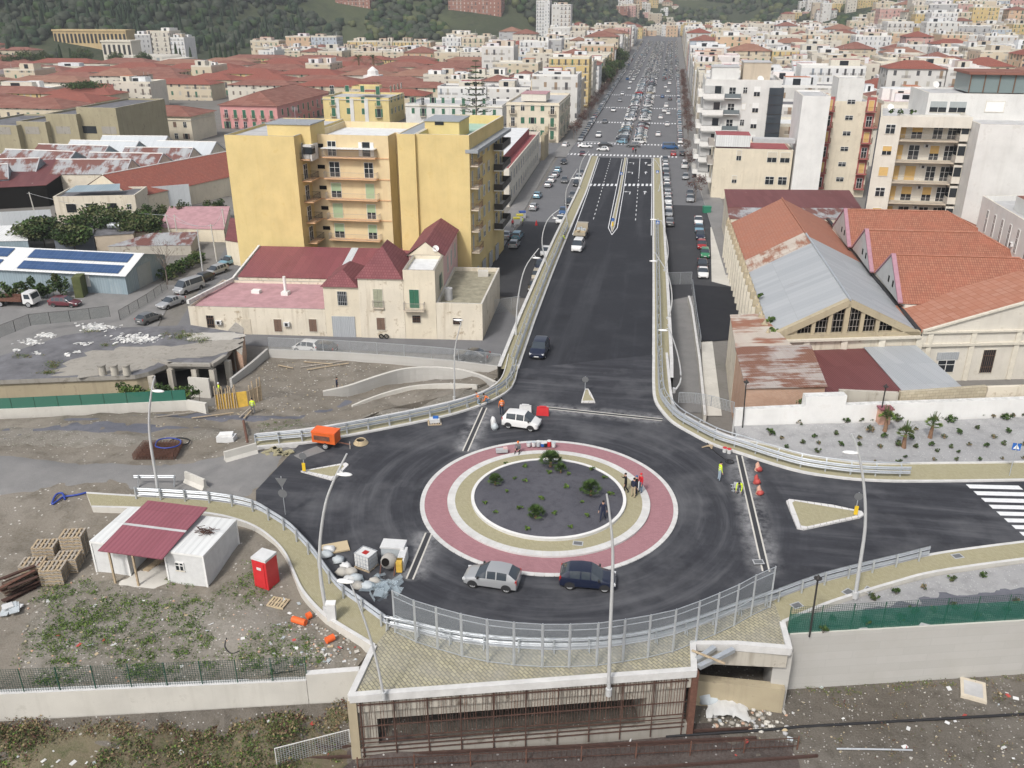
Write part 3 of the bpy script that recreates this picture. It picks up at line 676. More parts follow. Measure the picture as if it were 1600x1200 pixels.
ringblocks(b_,7.35,7.96,.205,'kerb',80);ring(b_,7.3,7.95,.19,'pale concrete');ring(b_,6.05,7.36,.20,'yellow pavers');rise(b_,6.1,.19,.42,'kerb');ring(b_,5.85,6.1,.42,'white wall');rise(b_,5.85,.42,.3,'kerb')
tag(b_.build('central_island'),kind='structure')
def mound(x,y):return.36+.5*max(0,1-((x-RC[0])**2+(y-RC[1])**2)/34.0)
b_=MB();rr_=[0.01,1.0,2,3,4,5,5.87];nn_=48
for a_,c_ in zip(rr_,rr_[1:]):
 for i in range(nn_):
  t0=2*math.pi*i/nn_;t1=2*math.pi*(i+1)/nn_
  P_=[(RC[0]+r*math.cos(t),RC[1]+r*math.sin(t))for r,t in((a_,t0),(c_,t0),(c_,t1),(a_,t1))]
  b_.face([(x,y,mound(x,y))for x,y in P_],'dark gravel',True)
tag(b_.build('island_gravel'),kind='structure')
def splitter(pts,name,rim=.3,h=.15):
 P=[G(*q)for q in pts];c=sum(P,Vector())/len(P);b=MB()
 b.prism(P,-.1,h,'kerb blocks');Q=[]
 for i in range(len(P)):
  a,m,d=P[i-1],P[i],P[(i+1)%len(P)]
  Q.append(m+((c-m).normalized())*rim*1.6)
 b.prism(Q,h-.05,h+.012,'yellow pavers');return tag(b.build(name),kind='structure')
splitter([(470,738),(541,725),(545,728),(524,750),(517,751)],'splitter_island')
splitter([(1228,785),(1233,782),(1300,791),(1346,801),(1350,806),(1344,810),(1256,829),(1245,827)],'splitter_island')
splitter([(908,630),(930,630),(924,617),(919,609),(914,609)],'splitter_island',.2)
def stripe(b,pts,z,mat='road paint'):b.face([Vector((p.x,p.y,p.z+z))for p in pts],mat)
b_=MB()
for k in range(11):
 y0=757+10.6*k;xa=1509+11.9*k
 P=[G(xa,y0),G(xa+74+8*k*.2,y0-.5),G(xa+80+8*k*.2,y0+5.6),G(xa+6.5,y0+6.2)]
 a=P[0];d=Vector((1,.12,0)).normalized();n_=Vector((-.12,1,0)).normalized();wv=(P[3]-P[0]);L=4.2
 stripe(b_,[a,a+d*L,a+d*L+wv,P[3]],.014)
tag(b_.build('crosswalk_marking'),kind='structure')
b_=MB();c1=[G(1548,757),G(1600,752),G(1600,756),G(1556,761)];stripe(b_,[p+Vector((2.6,.25,0))for p in c1],.016);tag(b_.build('crosswalk_marking'),kind='structure')
def joint(p,q,w=.34,name='deck_joint'):
 b=MB();d=(q-p).normalized();n_=Vector((-d.y,d.x,0));k=24
 A=[p.lerp(q,i/k)for i in range(k+1)]
 b.strip([a+n_*w*.5 for a in A],[a-n_*w*.5 for a in A],'street asphalt',.010)
 for s in(-1,1):b.strip([a+n_*s*w*.5 for a in A],[a+n_*s*(w*.5+.12)for a in A],'pale concrete',.012)
 return tag(b.build(name),kind='structure')
joint(G(757,637),G(727,705));joint(G(670,833),G(640,905));joint(G(1155,712),G(1197,893));joint(G(842,636),G(1035,656))
PZ=lambda L:[G(*q)for q in L]
yard_poly=PZ([(-420,1118,-1.3),(0,1086,-1.2),(300,1071,-1.1),(548,1056,-1.0),(586,1004,-.3),(600,960,-.2),(556,900,-.4),(500,840,-.35),(470,790,-.3),(480,690,-.4),(600,640,-1.0),(700,618,-1.3),(772,594,-1.8),(792,575,-3.0),(783,581,-4.2),(700,576,-4.1),(600,567,-4.0),(425,556,-4.0),(395,575,-3.8),(365,601,-3.4),(345,632,-2.4),(290,642,-1.9),(0,655,-1.6),(-420,668,-1.6)])
yard_ctrl=PZ([(530,632,-3.0),(560,612,-3.6),(640,588,-4.0),(700,583,-4.0),(480,600,-3.9),(450,575,-4),(470,640,-2.6),(620,632,-2.4),(680,606,-2.2),(560,645,-2.0),(400,660,-1.6),(420,640,-2.2),(300,690,-.7),(250,660,-1.3),(200,740,-.22),(0,740,-.45),(350,740,-.14),(395,755,-.10),(430,715,-.12),(395,705,-.14),(100,850,-.7),(300,900,-.8),(440,960,-.35),(200,1000,-1.05),(60,960,-1.0),(150,690,-.9),(330,850,-.4),(250,800,-.2),(160,800,-.2),(425,860,-.12),(405,838,-.15),(440,890,-.14),(480,965,-.2),(510,1000,-.3)])
yard,yard_z=patch('construction_yard',yard_poly,yard_ctrl,'yard dirt',1.0,rough=.09)
def YD(px,py,dz=0.0):
 z=-.6
 for _ in range(40):z=.5*z+.5*yard_z(*G(px,py,z).xy)
 p=G(px,py,z);p.z+=dz;return p
def overlay(name,px,mat,dz=.07,step=.9,rag=.35,zf=None,pick=None):
 pick=pick or YD;zf=zf or yard_z
 P=smoothline([pick(*q)for q in px+[px[0]]],6)[:-1]
 P=[Vector((p.x+rag*noise.noise(Vector((p.x*.9,p.y*.9,1))),p.y+rag*noise.noise(Vector((p.x*.9,p.y*.9,9))),0))for p in P]
 for p in P:p.z=zf(p.x,p.y)-.05
 o,z_=patch(name,P,[],mat,step,skirt=None,rough=0)
 me=o.data
 n=len(P)
 for v in me.vertices:
  d=min((v.co.x-p.x)**2+(v.co.y-p.y)**2 for p in P)
  v.co.z=zf(v.co.x,v.co.y)+(dz if d>.15 else-.05)
 return o
overlay('site_road',[(404,738),(300,728),(200,722),(60,715),(-60,712),(-80,775),(60,768),(170,755),(215,768),(345,778),(398,772)],'worn asphalt',.09)
overlay('site_road',[(398,703),(330,715),(250,728),(250,760),(398,766),(440,720),(465,697)],'worn asphalt',.11)
overlay('site_path',[(770,598),(690,618),(600,640),(520,655),(400,668),(250,680),(100,668),(0,668),(-60,690),(0,697),(120,700),(300,690),(430,682),(540,664),(640,645),(720,628)],'rubble dirt',.06)
overlay('site_path',[(60,658),(200,650),(300,655),(395,660),(470,655),(530,640),(560,626),(540,622),(500,640),(440,648),(360,648),(290,645),(100,662),(0,668),(-60,676),(20,690),(120,684),(260,674),(330,668)],'slate gravel',.05)
overlay('rubble_ground',[(200,900),(300,925),(420,930),(470,960),(560,1030),(540,1052),(300,1066),(60,1078),(30,1010),(60,930),(140,900)],'rubble dirt',.05)
overlay('concrete_pad',[(205,885),(262,880),(268,905),(262,922),(228,928),(190,926),(178,918),(190,904)],'pale concrete',.10,.6,.15)
WR=[G(1228,994,-.4),G(1600,972,-.4)];wr_d=(WR[1]-WR[0]).normalized();WR.append(WR[0]+wr_d*70)
WL=[G(0,1086,-1.0),G(548,1060,-.9)];wl_d=(WL[0]-WL[1]).normalized();WLa=WL[1]+wl_d*60
V3=lambda x,y,z:Vector((x,y,z))
rail_poly=[V3(-90,8,-5.2),V3(75,8,-5.2),V3(WR[2].x,WR[2].y,-4.7),V3(WR[0].x,WR[0].y,-4.75),V3(9.7,53,-4.9),V3(-15.6,53,-4.9),V3(WL[1].x,WL[1].y-.1,-2.6),V3(WL[0].x,WL[0].y-.1,-2.9),V3(WLa.x,WLa.y-.1,-3.0)]
rail_ctrl=[(-60,24,-4.6),(-30,33,-3.7),(-36,31,-4.3),(-24,34,-4.0),(-18,35,-4.4),(-20,36.6,-3.2),(-30,35,-3.2),(-16.2,36,-4.6),(-15,34,-4.8),(-10,34,-4.9),(0,36,-4.9),(0,45,-4.9),(-10,45,-4.9),(8,38,-4.9),(15,44,-4.8),(20,40,-4.9),(30,46,-4.8),(10,30,-5),(-20,28,-4.9)]
rail,rail_z=patch('railway_ground',rail_poly,rail_ctrl,'ballast',.8,rough=.10)
def RD(px,py,dz=0.0):
 z=-4.8
 for _ in range(30):z=.5*z+.5*rail_z(*G(px,py,z).xy)
 p=G(px,py,z);p.z+=dz;return p
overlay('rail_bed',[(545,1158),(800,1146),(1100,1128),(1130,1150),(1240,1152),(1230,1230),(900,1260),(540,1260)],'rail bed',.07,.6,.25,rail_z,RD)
overlay('scrub_slope',[(-150,1140),(0,1132),(150,1122),(300,1112),(440,1104),(545,1098),(550,1150),(540,1280),(200,1290),(-200,1290)],'scrub earth',.06,.8,.3,rail_z,RD)
rg_poly=PZ([(1224,986,-.25),(1287,952,-.1),(1337,935,-.05),(1400,916,-.03),(1462,900,-.02),(1600,880,-.02),(1750,863,0),(1900,849,0)])+[V3(WR[0].x+wr_d.x*33,WR[0].y+wr_d.y*33+.1,-.5),V3(WR[1].x,WR[1].y+.1,-.5),V3(WR[0].x,WR[0].y+.1,-.5)]
rg,rg_z=patch('gravel_bed',rg_poly,[],'pale gravel',.9,rough=.05)
def RGd(px,py,dz=0.0):
 p=G(px,py,-.25);p.z=rg_z(p.x,p.y)+dz;return p
overlay('slate_bed',[(1330,957),(1350,951),(1400,941),(1450,930),(1520,922),(1600,914),(1700,905),(1720,945),(1600,962),(1450,972),(1340,978),(1290,979)],'slate gravel',.05,.8,.12,rg_z,RGd)
pl_poly=PZ([(1152,686,.05),(1200,696,.05),(1250,710,.05),(1300,719,.05),(1362,726,.05),(1450,725,.05),(1600,723,.05),(1900,715,.05),(1900,644,.8),(1600,652,.7),(1375,660,.6),(1200,664,.5),(1147,665,.4)])
pl,pl_z=patch('planted_bed',pl_poly,PZ([(1300,690,.3),(1500,690,.4),(1400,675,.5),(1250,680,.3)]),'pale gravel',.9,rough=.05)
def PD(px,py,dz=0.0):
 z=.3
 for _ in range(20):z=pl_z(*G(px,py,z).xy)
 p=G(px,py,z);p.z+=dz;return p
flat('service_ramp',PZ([(1045,470,ZS),(1083,462,ZS),(1108,645,ZS),(1050,645,ZS)]),'worn asphalt',ZS+.02)
flat('side_street',PZ([(1083,445,ZS),(1150,450,ZS),(1155,530,ZS),(1094,535,ZS)]),'fresh asphalt',ZS+.03)
flat('gutter_path',PZ([(1096,533,ZS),(1113,533,ZS),(1128,650,ZS),(1101,650,ZS)]),'pale concrete',ZS+.03)
flat('paved_yard',PZ([(1110,355,ZS),(1130,355,ZS),(1150,450,ZS),(1112,440,ZS)]),'pale concrete',ZS+.02)
def wall(name,label,P,th,z0,mat,cap=None,cat='wall',group=None,side=1):
 P=[Vector(p)for p in P];Q=offset(P,th*side);b=MB();n=len(P)
 lo=lambda p:Vector((p.x,p.y,z0))
 Q=[Vector((q.x,q.y,p.z))for p,q in zip(P,Q)]
 b.strip(P,Q,cap or mat)
 for i in range(n-1):
  for A,B in((P[i],P[i+1]),(Q[i+1],Q[i])):b.face([lo(A),lo(B),B,A],mat)
 for i in(0,n-1):b.face([lo(P[i]),P[i],Q[i],lo(Q[i])],mat)
 return tag(b.build(name),label,cat,group)
wall('retaining_wall','tall board-marked concrete wall holding the gravel bed above the stony railway ground',[V3(WR[0].x,WR[0].y,-.3),V3(WR[1].x,WR[1].y,-.3),V3(WR[2].x,WR[2].y,-.3)],.3,-6,'board concrete','pale concrete')
wl0=V3(WLa.x,WLa.y,-.95);wlm=WL[1].lerp(WL[0],.13)
wall('retaining_wall','long low cream concrete wall under the dark wire fence, above the weedy bank',[wl0,V3(wlm.x,wlm.y,-.95)],.4,-6,'pale concrete','kerb')
wall('retaining_wall','short raised end of the cream bank wall meeting the old bridge corner',[V3(wlm.x+.03,wlm.y,-.5),V3(WL[1].x+.5,WL[1].y+.1,-.35)],.4,-6,'pale concrete','kerb')
gw=[G(-300,644,-1.0),G(0,640,-.9),G(150,633,-.9),G(290,626,-.9),G(320,631,-.9)]
wall('site_wall','concrete site wall carrying the green screen fence below the ruin',gw,.35,-6,'pale concrete')
sw=[G(420,546,-2.9),G(520,550,-2.9),G(600,555,-2.9),G(700,563,-2.9),G(782,573,-2.9)]
wall('street_wall','grey concrete wall with wire fence between the sunken pit and the old houses',sw,.3,-6,'board concrete')
wall('street_wall','slanting pale concrete wall at the left end of the sunken pit',[G(362,592,-2.6),G(395,566,-2.8),G(419,545,-2.9)],.3,-6,'board concrete')
cw=smoothline([G(505,612,-2.5),G(545,603,-2.3),G(590,588,-2.2),G(630,577,-2.2),G(670,574,-2.2),G(712,577,-2.0),G(745,585,-1.6),G(772,597,-.9)],4)
wall('curved_retaining_wall','curved board-marked concrete wall rising out of the sunken pit towards the ramp',cw,.35,-6,'board concrete','pale concrete')
lw=smoothline([G(551,634,-2.4),G(575,624,-2.2),G(610,612,-2.0),G(650,603,-1.8),G(700,600,-1.6),G(745,602,-1.2)],3)
wall('low_edging_wall','low pale concrete edging around the gravel below the curved wall',lw,.25,-5,'pale concrete')
ww=[G(1147,644,2.0),G(1200,641,2.0),G(1254,638,2.0)]
def wall_at(px,py,zb):return G(px,py,zb)
wb=[G(1147,667,.3),G(1254,662,.5),G(1317,660,.55),G(1375,658,.6),G(1600,650,.7),G(1900,641,.8)]
wb=[V3(p.x,p.y,0)for p in wb]
def wt(i,dz=1.75):return V3(wb[i].x,wb[i].y,dz+(.3,.5,.55,.6,.7,.8)[i])
wall('white_wall','short white rendered wall left of the raised block, behind the shrub bed',[wt(0),wt(1)],.5,-6,'white wall','render white')
wall('white_wall','raised white rendered wall block between the lower white walls',[wt(1,2.7),wt(2,2.7)],.9,-6,'white wall','render white')
wall('white_wall','long white rendered wall behind the young palms in the gravel bed',[wt(2),wt(3),wt(4),wt(5)],.6,-6,'white wall','render white')
ow=[G(1270,611,0),G(1313,610,0),G(1382,607,0),G(1482,604,0),G(1600,600,0),G(1900,592,0)]
wall('yard_wall','old rendered yard wall with a patch of bare red brick',[V3(wb[2].x-.3,wb[2].y+1.9,2.9),V3(wb[2].x+5,wb[2].y+2.2,2.9)],.4,-6,'dirty concrete')
wall('yard_wall','old yard wall of bare yellow stone blocks',[V3(wb[2].x+5.2,wb[2].y+2.2,3.0),V3(wb[3].x+10,wb[3].y+4,3.1)],.4,-6,'stone blocks')
wall('yard_wall','long stained beige yard wall behind the white wall',[V3(wb[3].x+10.1,wb[3].y+4,3.0),V3(wb[4].x+25,wb[4].y+8,3.0)],.4,-6,'aged cream')
wall('ramp_wall','low white concrete wall along the right side of the service ramp',[G(1078,462,-4.1),G(1083,480,-4.1),G(1095,560,-4.1),G(1104,648,-4.1)],.3,-6,'pale concrete','kerb',side=-1)
PFA,PFB=plat[1],plat[2];pfd=(PFB-PFA);pfl=pfd.length;pfd.normalize();pfn=Vector((-pfd.y,pfd.x,0))
bt=thing('railway_bridge','old rusty-railed concrete bridge front over the dark track opening','bridge',(PFA.x,PFA.y,0))
b=MB();c=[PFA+pfd*.3+pfn*.25,PFB-pfd*.3+pfn*.25,PFB-pfd*.3+pfn*.9,PFA+pfd*.3+pfn*.9]
b.prism([V3(p.x,p.y,0)for p in c],-1.9,-.25,'dirty concrete',bottom=True);b.build('girder',bt)
for s,l in((0,1.3),(pfl-2.6,2.3)):
 b=MB();c=[PFA+pfd*s+pfn*.3,PFA+pfd*(s+l)+pfn*.3,PFA+pfd*(s+l)+pfn*11,PFA+pfd*s+pfn*11]
 b.prism([V3(p.x,p.y,0)for p in c],-6,-1.1,'dirty concrete');b.build('abutment',bt)
b=MB();c=[PFA+pfn*7,PFB+pfn*7,PFB+pfn*7.5,PFA+pfn*7.5];c=[p+pfn*4 for p in c];b.prism([V3(p.x,p.y,0)for p in c],-6,-1.1,'bumper black');b.build('shade_black_rear_wall',bt)  # wall behind the opening coloured near-black; the underpass shade is painted in
b=MB();c=[PFA-pfd*.3-pfn*.05,PFB+pfd*.1-pfn*.05,PFB+pfd*.1+pfn*.3,PFA-pfd*.3+pfn*.3];b.prism([V3(p.x,p.y,0)for p in c],-6,-3.85,'old concrete','old concrete');b.build('sill',bt)
b=MB();c=[PFA-pfd*.25-pfn*.1,PFA+pfd*.25-pfn*.1,PFA+pfd*.25+pfn*.5,PFA-pfd*.25+pfn*.5];b.prism([V3(p.x,p.y,0)for p in c],-5.6,-.15,'stone');b.build('corner_pier',bt)
b=MB();c=[PFB-pfd*.1-pfn*.1,PFB+pfd*.3-pfn*.1,PFB+pfd*.3+pfn*.3,PFB-pfd*.1+pfn*.3];b.prism([V3(p.x,p.y,0)for p in c],-5.6,.1,'rust');b.build('corner_post',bt)
rf=thing('rusty_fence','tall rusty bar fence hung in front of the bridge opening','fence',(PFA.x,PFA.y,0))
rnd=random.Random(5)
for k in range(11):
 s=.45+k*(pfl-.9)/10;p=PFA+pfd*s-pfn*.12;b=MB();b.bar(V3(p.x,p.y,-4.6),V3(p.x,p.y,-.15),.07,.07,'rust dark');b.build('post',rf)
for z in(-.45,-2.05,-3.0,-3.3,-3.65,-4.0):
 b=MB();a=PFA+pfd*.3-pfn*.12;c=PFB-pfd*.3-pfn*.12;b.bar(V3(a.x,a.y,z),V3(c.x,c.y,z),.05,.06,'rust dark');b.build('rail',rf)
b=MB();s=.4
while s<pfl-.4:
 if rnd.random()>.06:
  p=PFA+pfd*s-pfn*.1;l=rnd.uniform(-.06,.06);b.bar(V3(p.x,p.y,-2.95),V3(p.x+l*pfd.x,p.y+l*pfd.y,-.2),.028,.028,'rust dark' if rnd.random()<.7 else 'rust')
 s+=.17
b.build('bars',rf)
ob=thing('bridge_opening','dark open gap beside the bridge with bare concrete edges','opening',(plat[4].x,plat[4].y,0))
b=MB();b.prism([V3(plat[3].x+.1,plat[3].y,0),V3(plat[5].x,plat[5].y,0),V3(plat[5].x,plat[5].y+.5,0),V3(plat[3].x+.1,plat[3].y+.5,0)],-1.3,-.25,'dirty concrete',bottom=True);b.build('lintel',ob)
b=MB();b.prism([V3(plat[5].x-.7,plat[5].y+.3,0),V3(plat[5].x+.35,plat[5].y+.3,0),V3(plat[5].x+.35,plat[5].y+3,0),V3(plat[5].x-.7,plat[5].y+3,0)],-6,-.3,'board concrete');b.build('abutment',ob)
b=MB();q0=G(1090,1050,-2.2);q1=G(1228,1072,-2.6);b.prism([V3(q0.x,q0.y,0),V3(q1.x,q1.y,0),V3(q1.x,q1.y+.6,0),V3(q0.x,q0.y+.6,0)],-6,-2.9,'stone');b.build('sill',ob)
for i,(p,q)in enumerate((((1089,1031),(1116,1012)),((1092,1042),(1146,1015)))):
 b=MB();b.bar(G(*p,.25),G(*q,.25),.3,.25,'galvanised');tag(b.build('steel_beam'),('upper' if i==0 else 'lower')+' bare galvanised beam laid across the gap beside the bridge','beam')
b=MB();b.bar(G(1081,1016,.55),G(1133,1037,.5),.14,.06,'wood');tag(b.build('plank'),'pale loose plank lying across the steel beams by the gap','plank')
for i,(a,c)in enumerate((((545,1170),(1100,1145)),((545,1186),(1105,1160)),((700,1225),(1200,1190)))):
 b=MB();p,q=RD(*a),RD(*c);d=(q-p).normalized();b.bar(p-d*20+Vector((0,0,.2)),q+d*3+Vector((0,0,.2)),.12,.17,'rail steel')
 tag(b.build('rail'),('dark old rail nearest the bridge sill','dark old rail second from the bridge sill','dark old rail furthest from the bridge sill')[i],'rail','old rails in front of the bridge')
b=MB();p,q=RD(1040,1153),RD(1600,1118);b.tube([p+Vector((0,0,.12)),p.lerp(q,.3)+Vector((0,0,.15)),p.lerp(q,.35)+Vector((.3,.2,.1)),q+Vector((0,0,.12))],.09,6,'black plastic');tag(b.build('cable'),'thick black cable lying across the railway ground','cable')
rf2=thing('rusty_fence','low rusty bar fence along the near edge of the tracks','fence',RD(850,1190))
a_,c_=RD(560,1206),RD(1245,1172)
for k in range(9):
 p=a_.lerp(c_,k/8);b=MB();b.bar(p,p+Vector((0,0,1.1)),.07,.07,'rust');b.build('post',rf2)
for h in(.35,.95):
 b=MB();b.bar(a_+Vector((0,0,h)),c_+Vector((0,0,h)),.04,.05,'rust dark');b.build('rail',rf2)
b=MB()
for k in range(90):p=a_.lerp(c_,k/90);b.bar(p+Vector((0,0,.1)),p+Vector((0,0,1.0)),.02,.02,'rust dark')
b.build('bars',rf2)
def sweep(b,P,prof,mat,smooth=False):
 L=[]
 for(o,h)in prof:
  Q=offset(P,o);L.append([Vector((q.x,q.y,p.z+h))for p,q in zip(P,Q)])
 for A,B in zip(L,L[1:]):
  for i in range(len(P)-1):b.face([A[i],A[i+1],B[i+1],B[i]],mat,smooth)
WB=[(0,0),(-.06,.05),(-.06,.10),(0,.15),(-.06,.20),(-.06,.25),(0,.30)]
def guard_rail(label,P,beams=((.30,),(.68,)),top=1.15,step=2.0,side=1,group=None,name='guard_rail'):
 P=[Vector(p)for p in P];t=thing(name,label,'guard rail',P[len(P)//2],0,group)
 for(h,)in beams:
  b=MB();sweep(b,P,[(o*side,h+z)for o,z in WB],'galvanised',False);sweep(b,P,[(o*side+.012*side,h+z)for o,z in reversed(WB)],'galvanised',False);b.build('beam',t)
 if top:
  b=MB();Q=offset(P,.38*side);b.tube([Vector((q.x,q.y,p.z+top))for p,q in zip(P,Q)],.055,6,'galvanised');b.build('top_rail',t)
  b=MB();b.tube([Vector((q.x,q.y,p.z+top*.62))for p,q in zip(P,Q)],.03,5,'galvanised');b.build('middle_rail',t)
 R_=resample(P,step);Q=offset(R_,.12*side)if len(R_)>1 else R_
 for r,q in zip(R_,Q):
  zb=r.z;b=MB();b.bar(Vector((q.x,q.y,zb-.1)),Vector((q.x,q.y,zb+1.02)),.11,.11,'galvanised')
  if top:d=(q-r).normalized()if(q-r).length>1e-6 else Vector((0,1,0));e=q+d*.26;b.bar(Vector((q.x,q.y,zb+.9)),Vector((e.x,e.y,zb+top)),.07,.05,'galvanised');b.bar(Vector((q.x,q.y,zb+1.0)),Vector((e.x,e.y,zb+.05)),.05,.05,'galvanised')
  b.build('post',t)
 return t
up=lambda P,z:[Vector((p.x,p.y,p.z+z))for p in P]
ZK=.16
guard_rail('galvanised guard rail along the left arm below the ramp, curving past the workers',up([p for p in reversed(offset(armL_n,-.55))],ZK),side=-1)
gl=[Vector((rampL(y)-.55,y,rampz(y)+ZK))for y in[ramp_l[-1].y+1+i*4 for i in range(19)]]
guard_rail('long galvanised guard rail on the left edge of the ramp',gl,side=1,step=4)
gr=[Vector((rampR(y)+.55,y,rampz(y)+ZK))for y in[ramp_r[-1].y+1+i*4 for i in range(19)]]
guard_rail('long galvanised guard rail on the right edge of the ramp',gr,side=-1,step=4)
an=[p for p in armR_n if p.x<G(1432,754).x]
guard_rail('galvanised guard rail curving from the ramp to the shrub bed',up(offset(an,.6),ZK),side=1)
sl_=[p for p in inL_s if p.x>G(200,775).x]
guard_rail('galvanised guard rail curving along the left pavement past the white cabins',up(offset(sl_,-.45),ZK),top=None,side=-1)
guard_rail('galvanised guard rail behind the mesh screen at the front of the roundabout',up(offset(front_s,-.42),ZK),side=-1,step=2.1)
sr_=[p for p in armR_s if p.x<G(1462,866).x]
guard_rail('galvanised guard rail on the kerb of the lower right pavement',up(offset(sr_,-.4),ZK),top=None,side=-1)
b=MB();bt=thing('guard_rail','short spare guard rail piece standing on the left site road','guard rail',YD(245,760))
for px in(216,272):p=YD(px,762);b=MB();b.bar(p,p+Vector((.15,.1,1.1)),.12,.12,'galvanised');b.build('post',bt)
b=MB();sweep(b,[YD(212,760,.75),YD(277,760,.75)],WB,'galvanised');b.build('beam',bt)
TP=[(611,930),(643,940),(680,951),(718,961),(760,968),(803,973),(846,977),(890,977),(933,974),(976,970),(1015,962),(1054,954),(1090,942),(1123,929),(1152,915),(1180,901),(1207,889)]
BP=[(617,988),(650,1004),(684,1015),(722,1026),(762,1035),(803,1040),(847,1043),(889,1043),(932,1041),(973,1035),(1012,1028),(1051,1019),(1087,1005),(1117,992),(1147,978),(1173,963),(1203,949)]
sb=[G(*q,.15)for q in BP]
scr=thing('mesh_screen','tall galvanised mesh screen of framed panels curving round the front of the roundabout','screen',sb[8])
HS=3.15
for i in range(16):
 p,q=sb[i],sb[i+1];d=(q-p).normalized();p2=p+d*.06;q2=q-d*.06;u=Vector((0,0,1))
 b=MB()
 for z in(.06,1.35,HS-.42,HS):b.bar(p2+u*z,q2+u*z,.04,.04,'galvanised')
 for s in(p2,q2):b.bar(s+u*.06,s+u*HS,.04,.04,'galvanised')
 fr=b.build('panel_frame',scr);b=MB();b.face([p2+u*.08,q2+u*.08,q2+u*(HS-.02),p2+u*(HS-.02)],'mesh panel');b.build('mesh',fr)
for p in sb:b=MB();b.bar(p-Vector((0,0,.1)),p+Vector((0,0,HS+.05)),.07,.07,'galvanised');b.build('post',scr)
def wire_fence(label,P,h,mesh,post,step=2.5,name='wire_fence',lean=0.0,top=None,pr=.035,group=None,skip=()):
 P=[Vector(p)for p in P];t=thing(name,label,'fence',P[0],0,group);R_=resample(P,step)
 if(R_[-1]-P[-1]).length>step*.3:R_.append(P[-1])
 d=offset(R_,1.0)
 T=[r+Vector((0,0,h))+(e-r)*lean for r,e in zip(R_,d)]
 for a,c in zip(R_,T):b=MB();b.tube([a,c],pr,5,post);b.build('post',t)
 for i in range(len(R_)-1):
  b=MB();b.face([R_[i],R_[i+1],T[i+1],T[i]],mesh);b.build('netting',t)
  if top:b=MB();b.bar(T[i],T[i+1],.04,.04,top);b.build('top_bar',t)
 return t
wire_fence('dark green wire fence standing on the low cream bank wall',[V3(WLa.x,WLa.y+.15,-.95),V3(wlm.x,wlm.y+.15,-.95)],1.7,'green wire','dark green paint',2.05)
wf=wire_fence('green netted fence on top of the tall concrete retaining wall',[V3(WR[0].x+.1,WR[0].y+.2,-.3),V3(WR[2].x,WR[2].y+.2,-.3)],2.0,'green wire','dark green paint',2.05)
t_=resample([V3(WR[0].x+.1,WR[0].y+.17,-.3),V3(WR[2].x,WR[2].y+.17,-.3)],2.05)
for a,c in zip(t_,t_[1:]):b=MB();b.face([a,c,c+Vector((0,0,1.5)),a+Vector((0,0,1.5))],'green net');b.build('shade_net',wf)
wire_fence('solid green screen fence on the site wall under the ruin',[V3(p.x,p.y+.15,-.9)for p in gw[:4]],1.15,'green net solid','dark green paint',2.2)
wire_fence('grey wire fence on the concrete wall in front of the old houses',[V3(p.x,p.y+.15,-2.9)for p in sw],1.5,'grey wire','galvanised',3.4,top='galvanised',lean=0)
wire_fence('grey mesh fence above the service ramp beside the ramp pavement',[G(1043,445,ZS),G(1080,444,ZS)],2.0,'grey wire','galvanised',2,top='galvanised')
wire_fence('grey mesh fence along the wall of the service ramp',[G(1081,452,-4.1),G(1087,500,-4.1),G(1094,545,-4.1)],1.6,'grey wire','galvanised',4,top='galvanised')
fp=[V3(p.x,p.y,.15)for p in[G(1056,640),G(1080,657),G(1110,672),G(1149,686)]]
wire_fence('pale railing at the end of the service ramp behind the guard rail',[G(1060,629,.1),G(1098,631,.1),G(1146,645,.1)],1.1,'grey wire','galvanised',1.6,top='galvanised')
wire_fence('grey mesh panel fence across the street by the old corner house',[G(770,490,ZS),G(812,483,ZS)],2.0,'grey wire','galvanised',3,top='galvanised')
wire_fence('dark leaning wire fence between the scrap yard and the alley',[G(188,500,ZS),G(230,475,ZS),G(262,452,ZS)],1.4,'green wire','iron',2.5,lean=.05,top='iron')
wire_fence('rusty wire fence along the back edge of the ruin roof',[G(0,528,-4),G(50,508,-4),G(118,502,-4),G(180,494,-4)],1.6,'green wire','iron',2.5,top='iron')
wire_fence('white temporary fence panel on the weedy bank',[RD(433,1196),RD(548,1166)],1.3,'grey wire','white frame',6,top='white frame')
b=MB()
def car_body(st,paint='paint white'):
 b=MB();rings=[]
 for(x,w_,zs,zm,zb,wb_,zt,wt_,k)in st:
  rings.append([V3(x,w_*.90,zs),V3(x,w_,zs+(zm-zs)*.22),V3(x,w_,zm),V3(x,wb_,zb),V3(x,wt_,zt-(.03 if zt>zb+.1 else.008)),V3(x,wt_*.55,zt)])
 def put(A,B,i,j,m,sm=True):
  b.face([A[i],B[i],B[j],A[j]],m,sm);M=lambda p:V3(p.x,-p.y,p.z);b.face([M(A[j]),M(B[j]),M(B[i]),M(A[i])],m,sm)
 for q in range(len(rings)-1):
  A,B=rings[q],rings[q+1];k=st[q][8]
  put(A,B,0,1,'bumper black' if k!='x' else paint);put(A,B,1,2,paint);put(A,B,2,3,paint)
  put(A,B,3,4,'car glass' if k in('side','ws')else paint)
  put(A,B,4,5,'car glass' if k in('ws','rw')else paint)
  m='car glass' if k in('ws','rw')else paint
  b.face([A[5],B[5],V3(B[5].x,-B[5].y,B[5].z),V3(A[5].x,-A[5].y,A[5].z)],m,True)
 for r,rev in((rings[0],0),(rings[-1],1)):
  L=r+[V3(p.x,-p.y,p.z)for p in reversed(r)]
  b.face(L if rev else list(reversed(L)),paint)
 return b
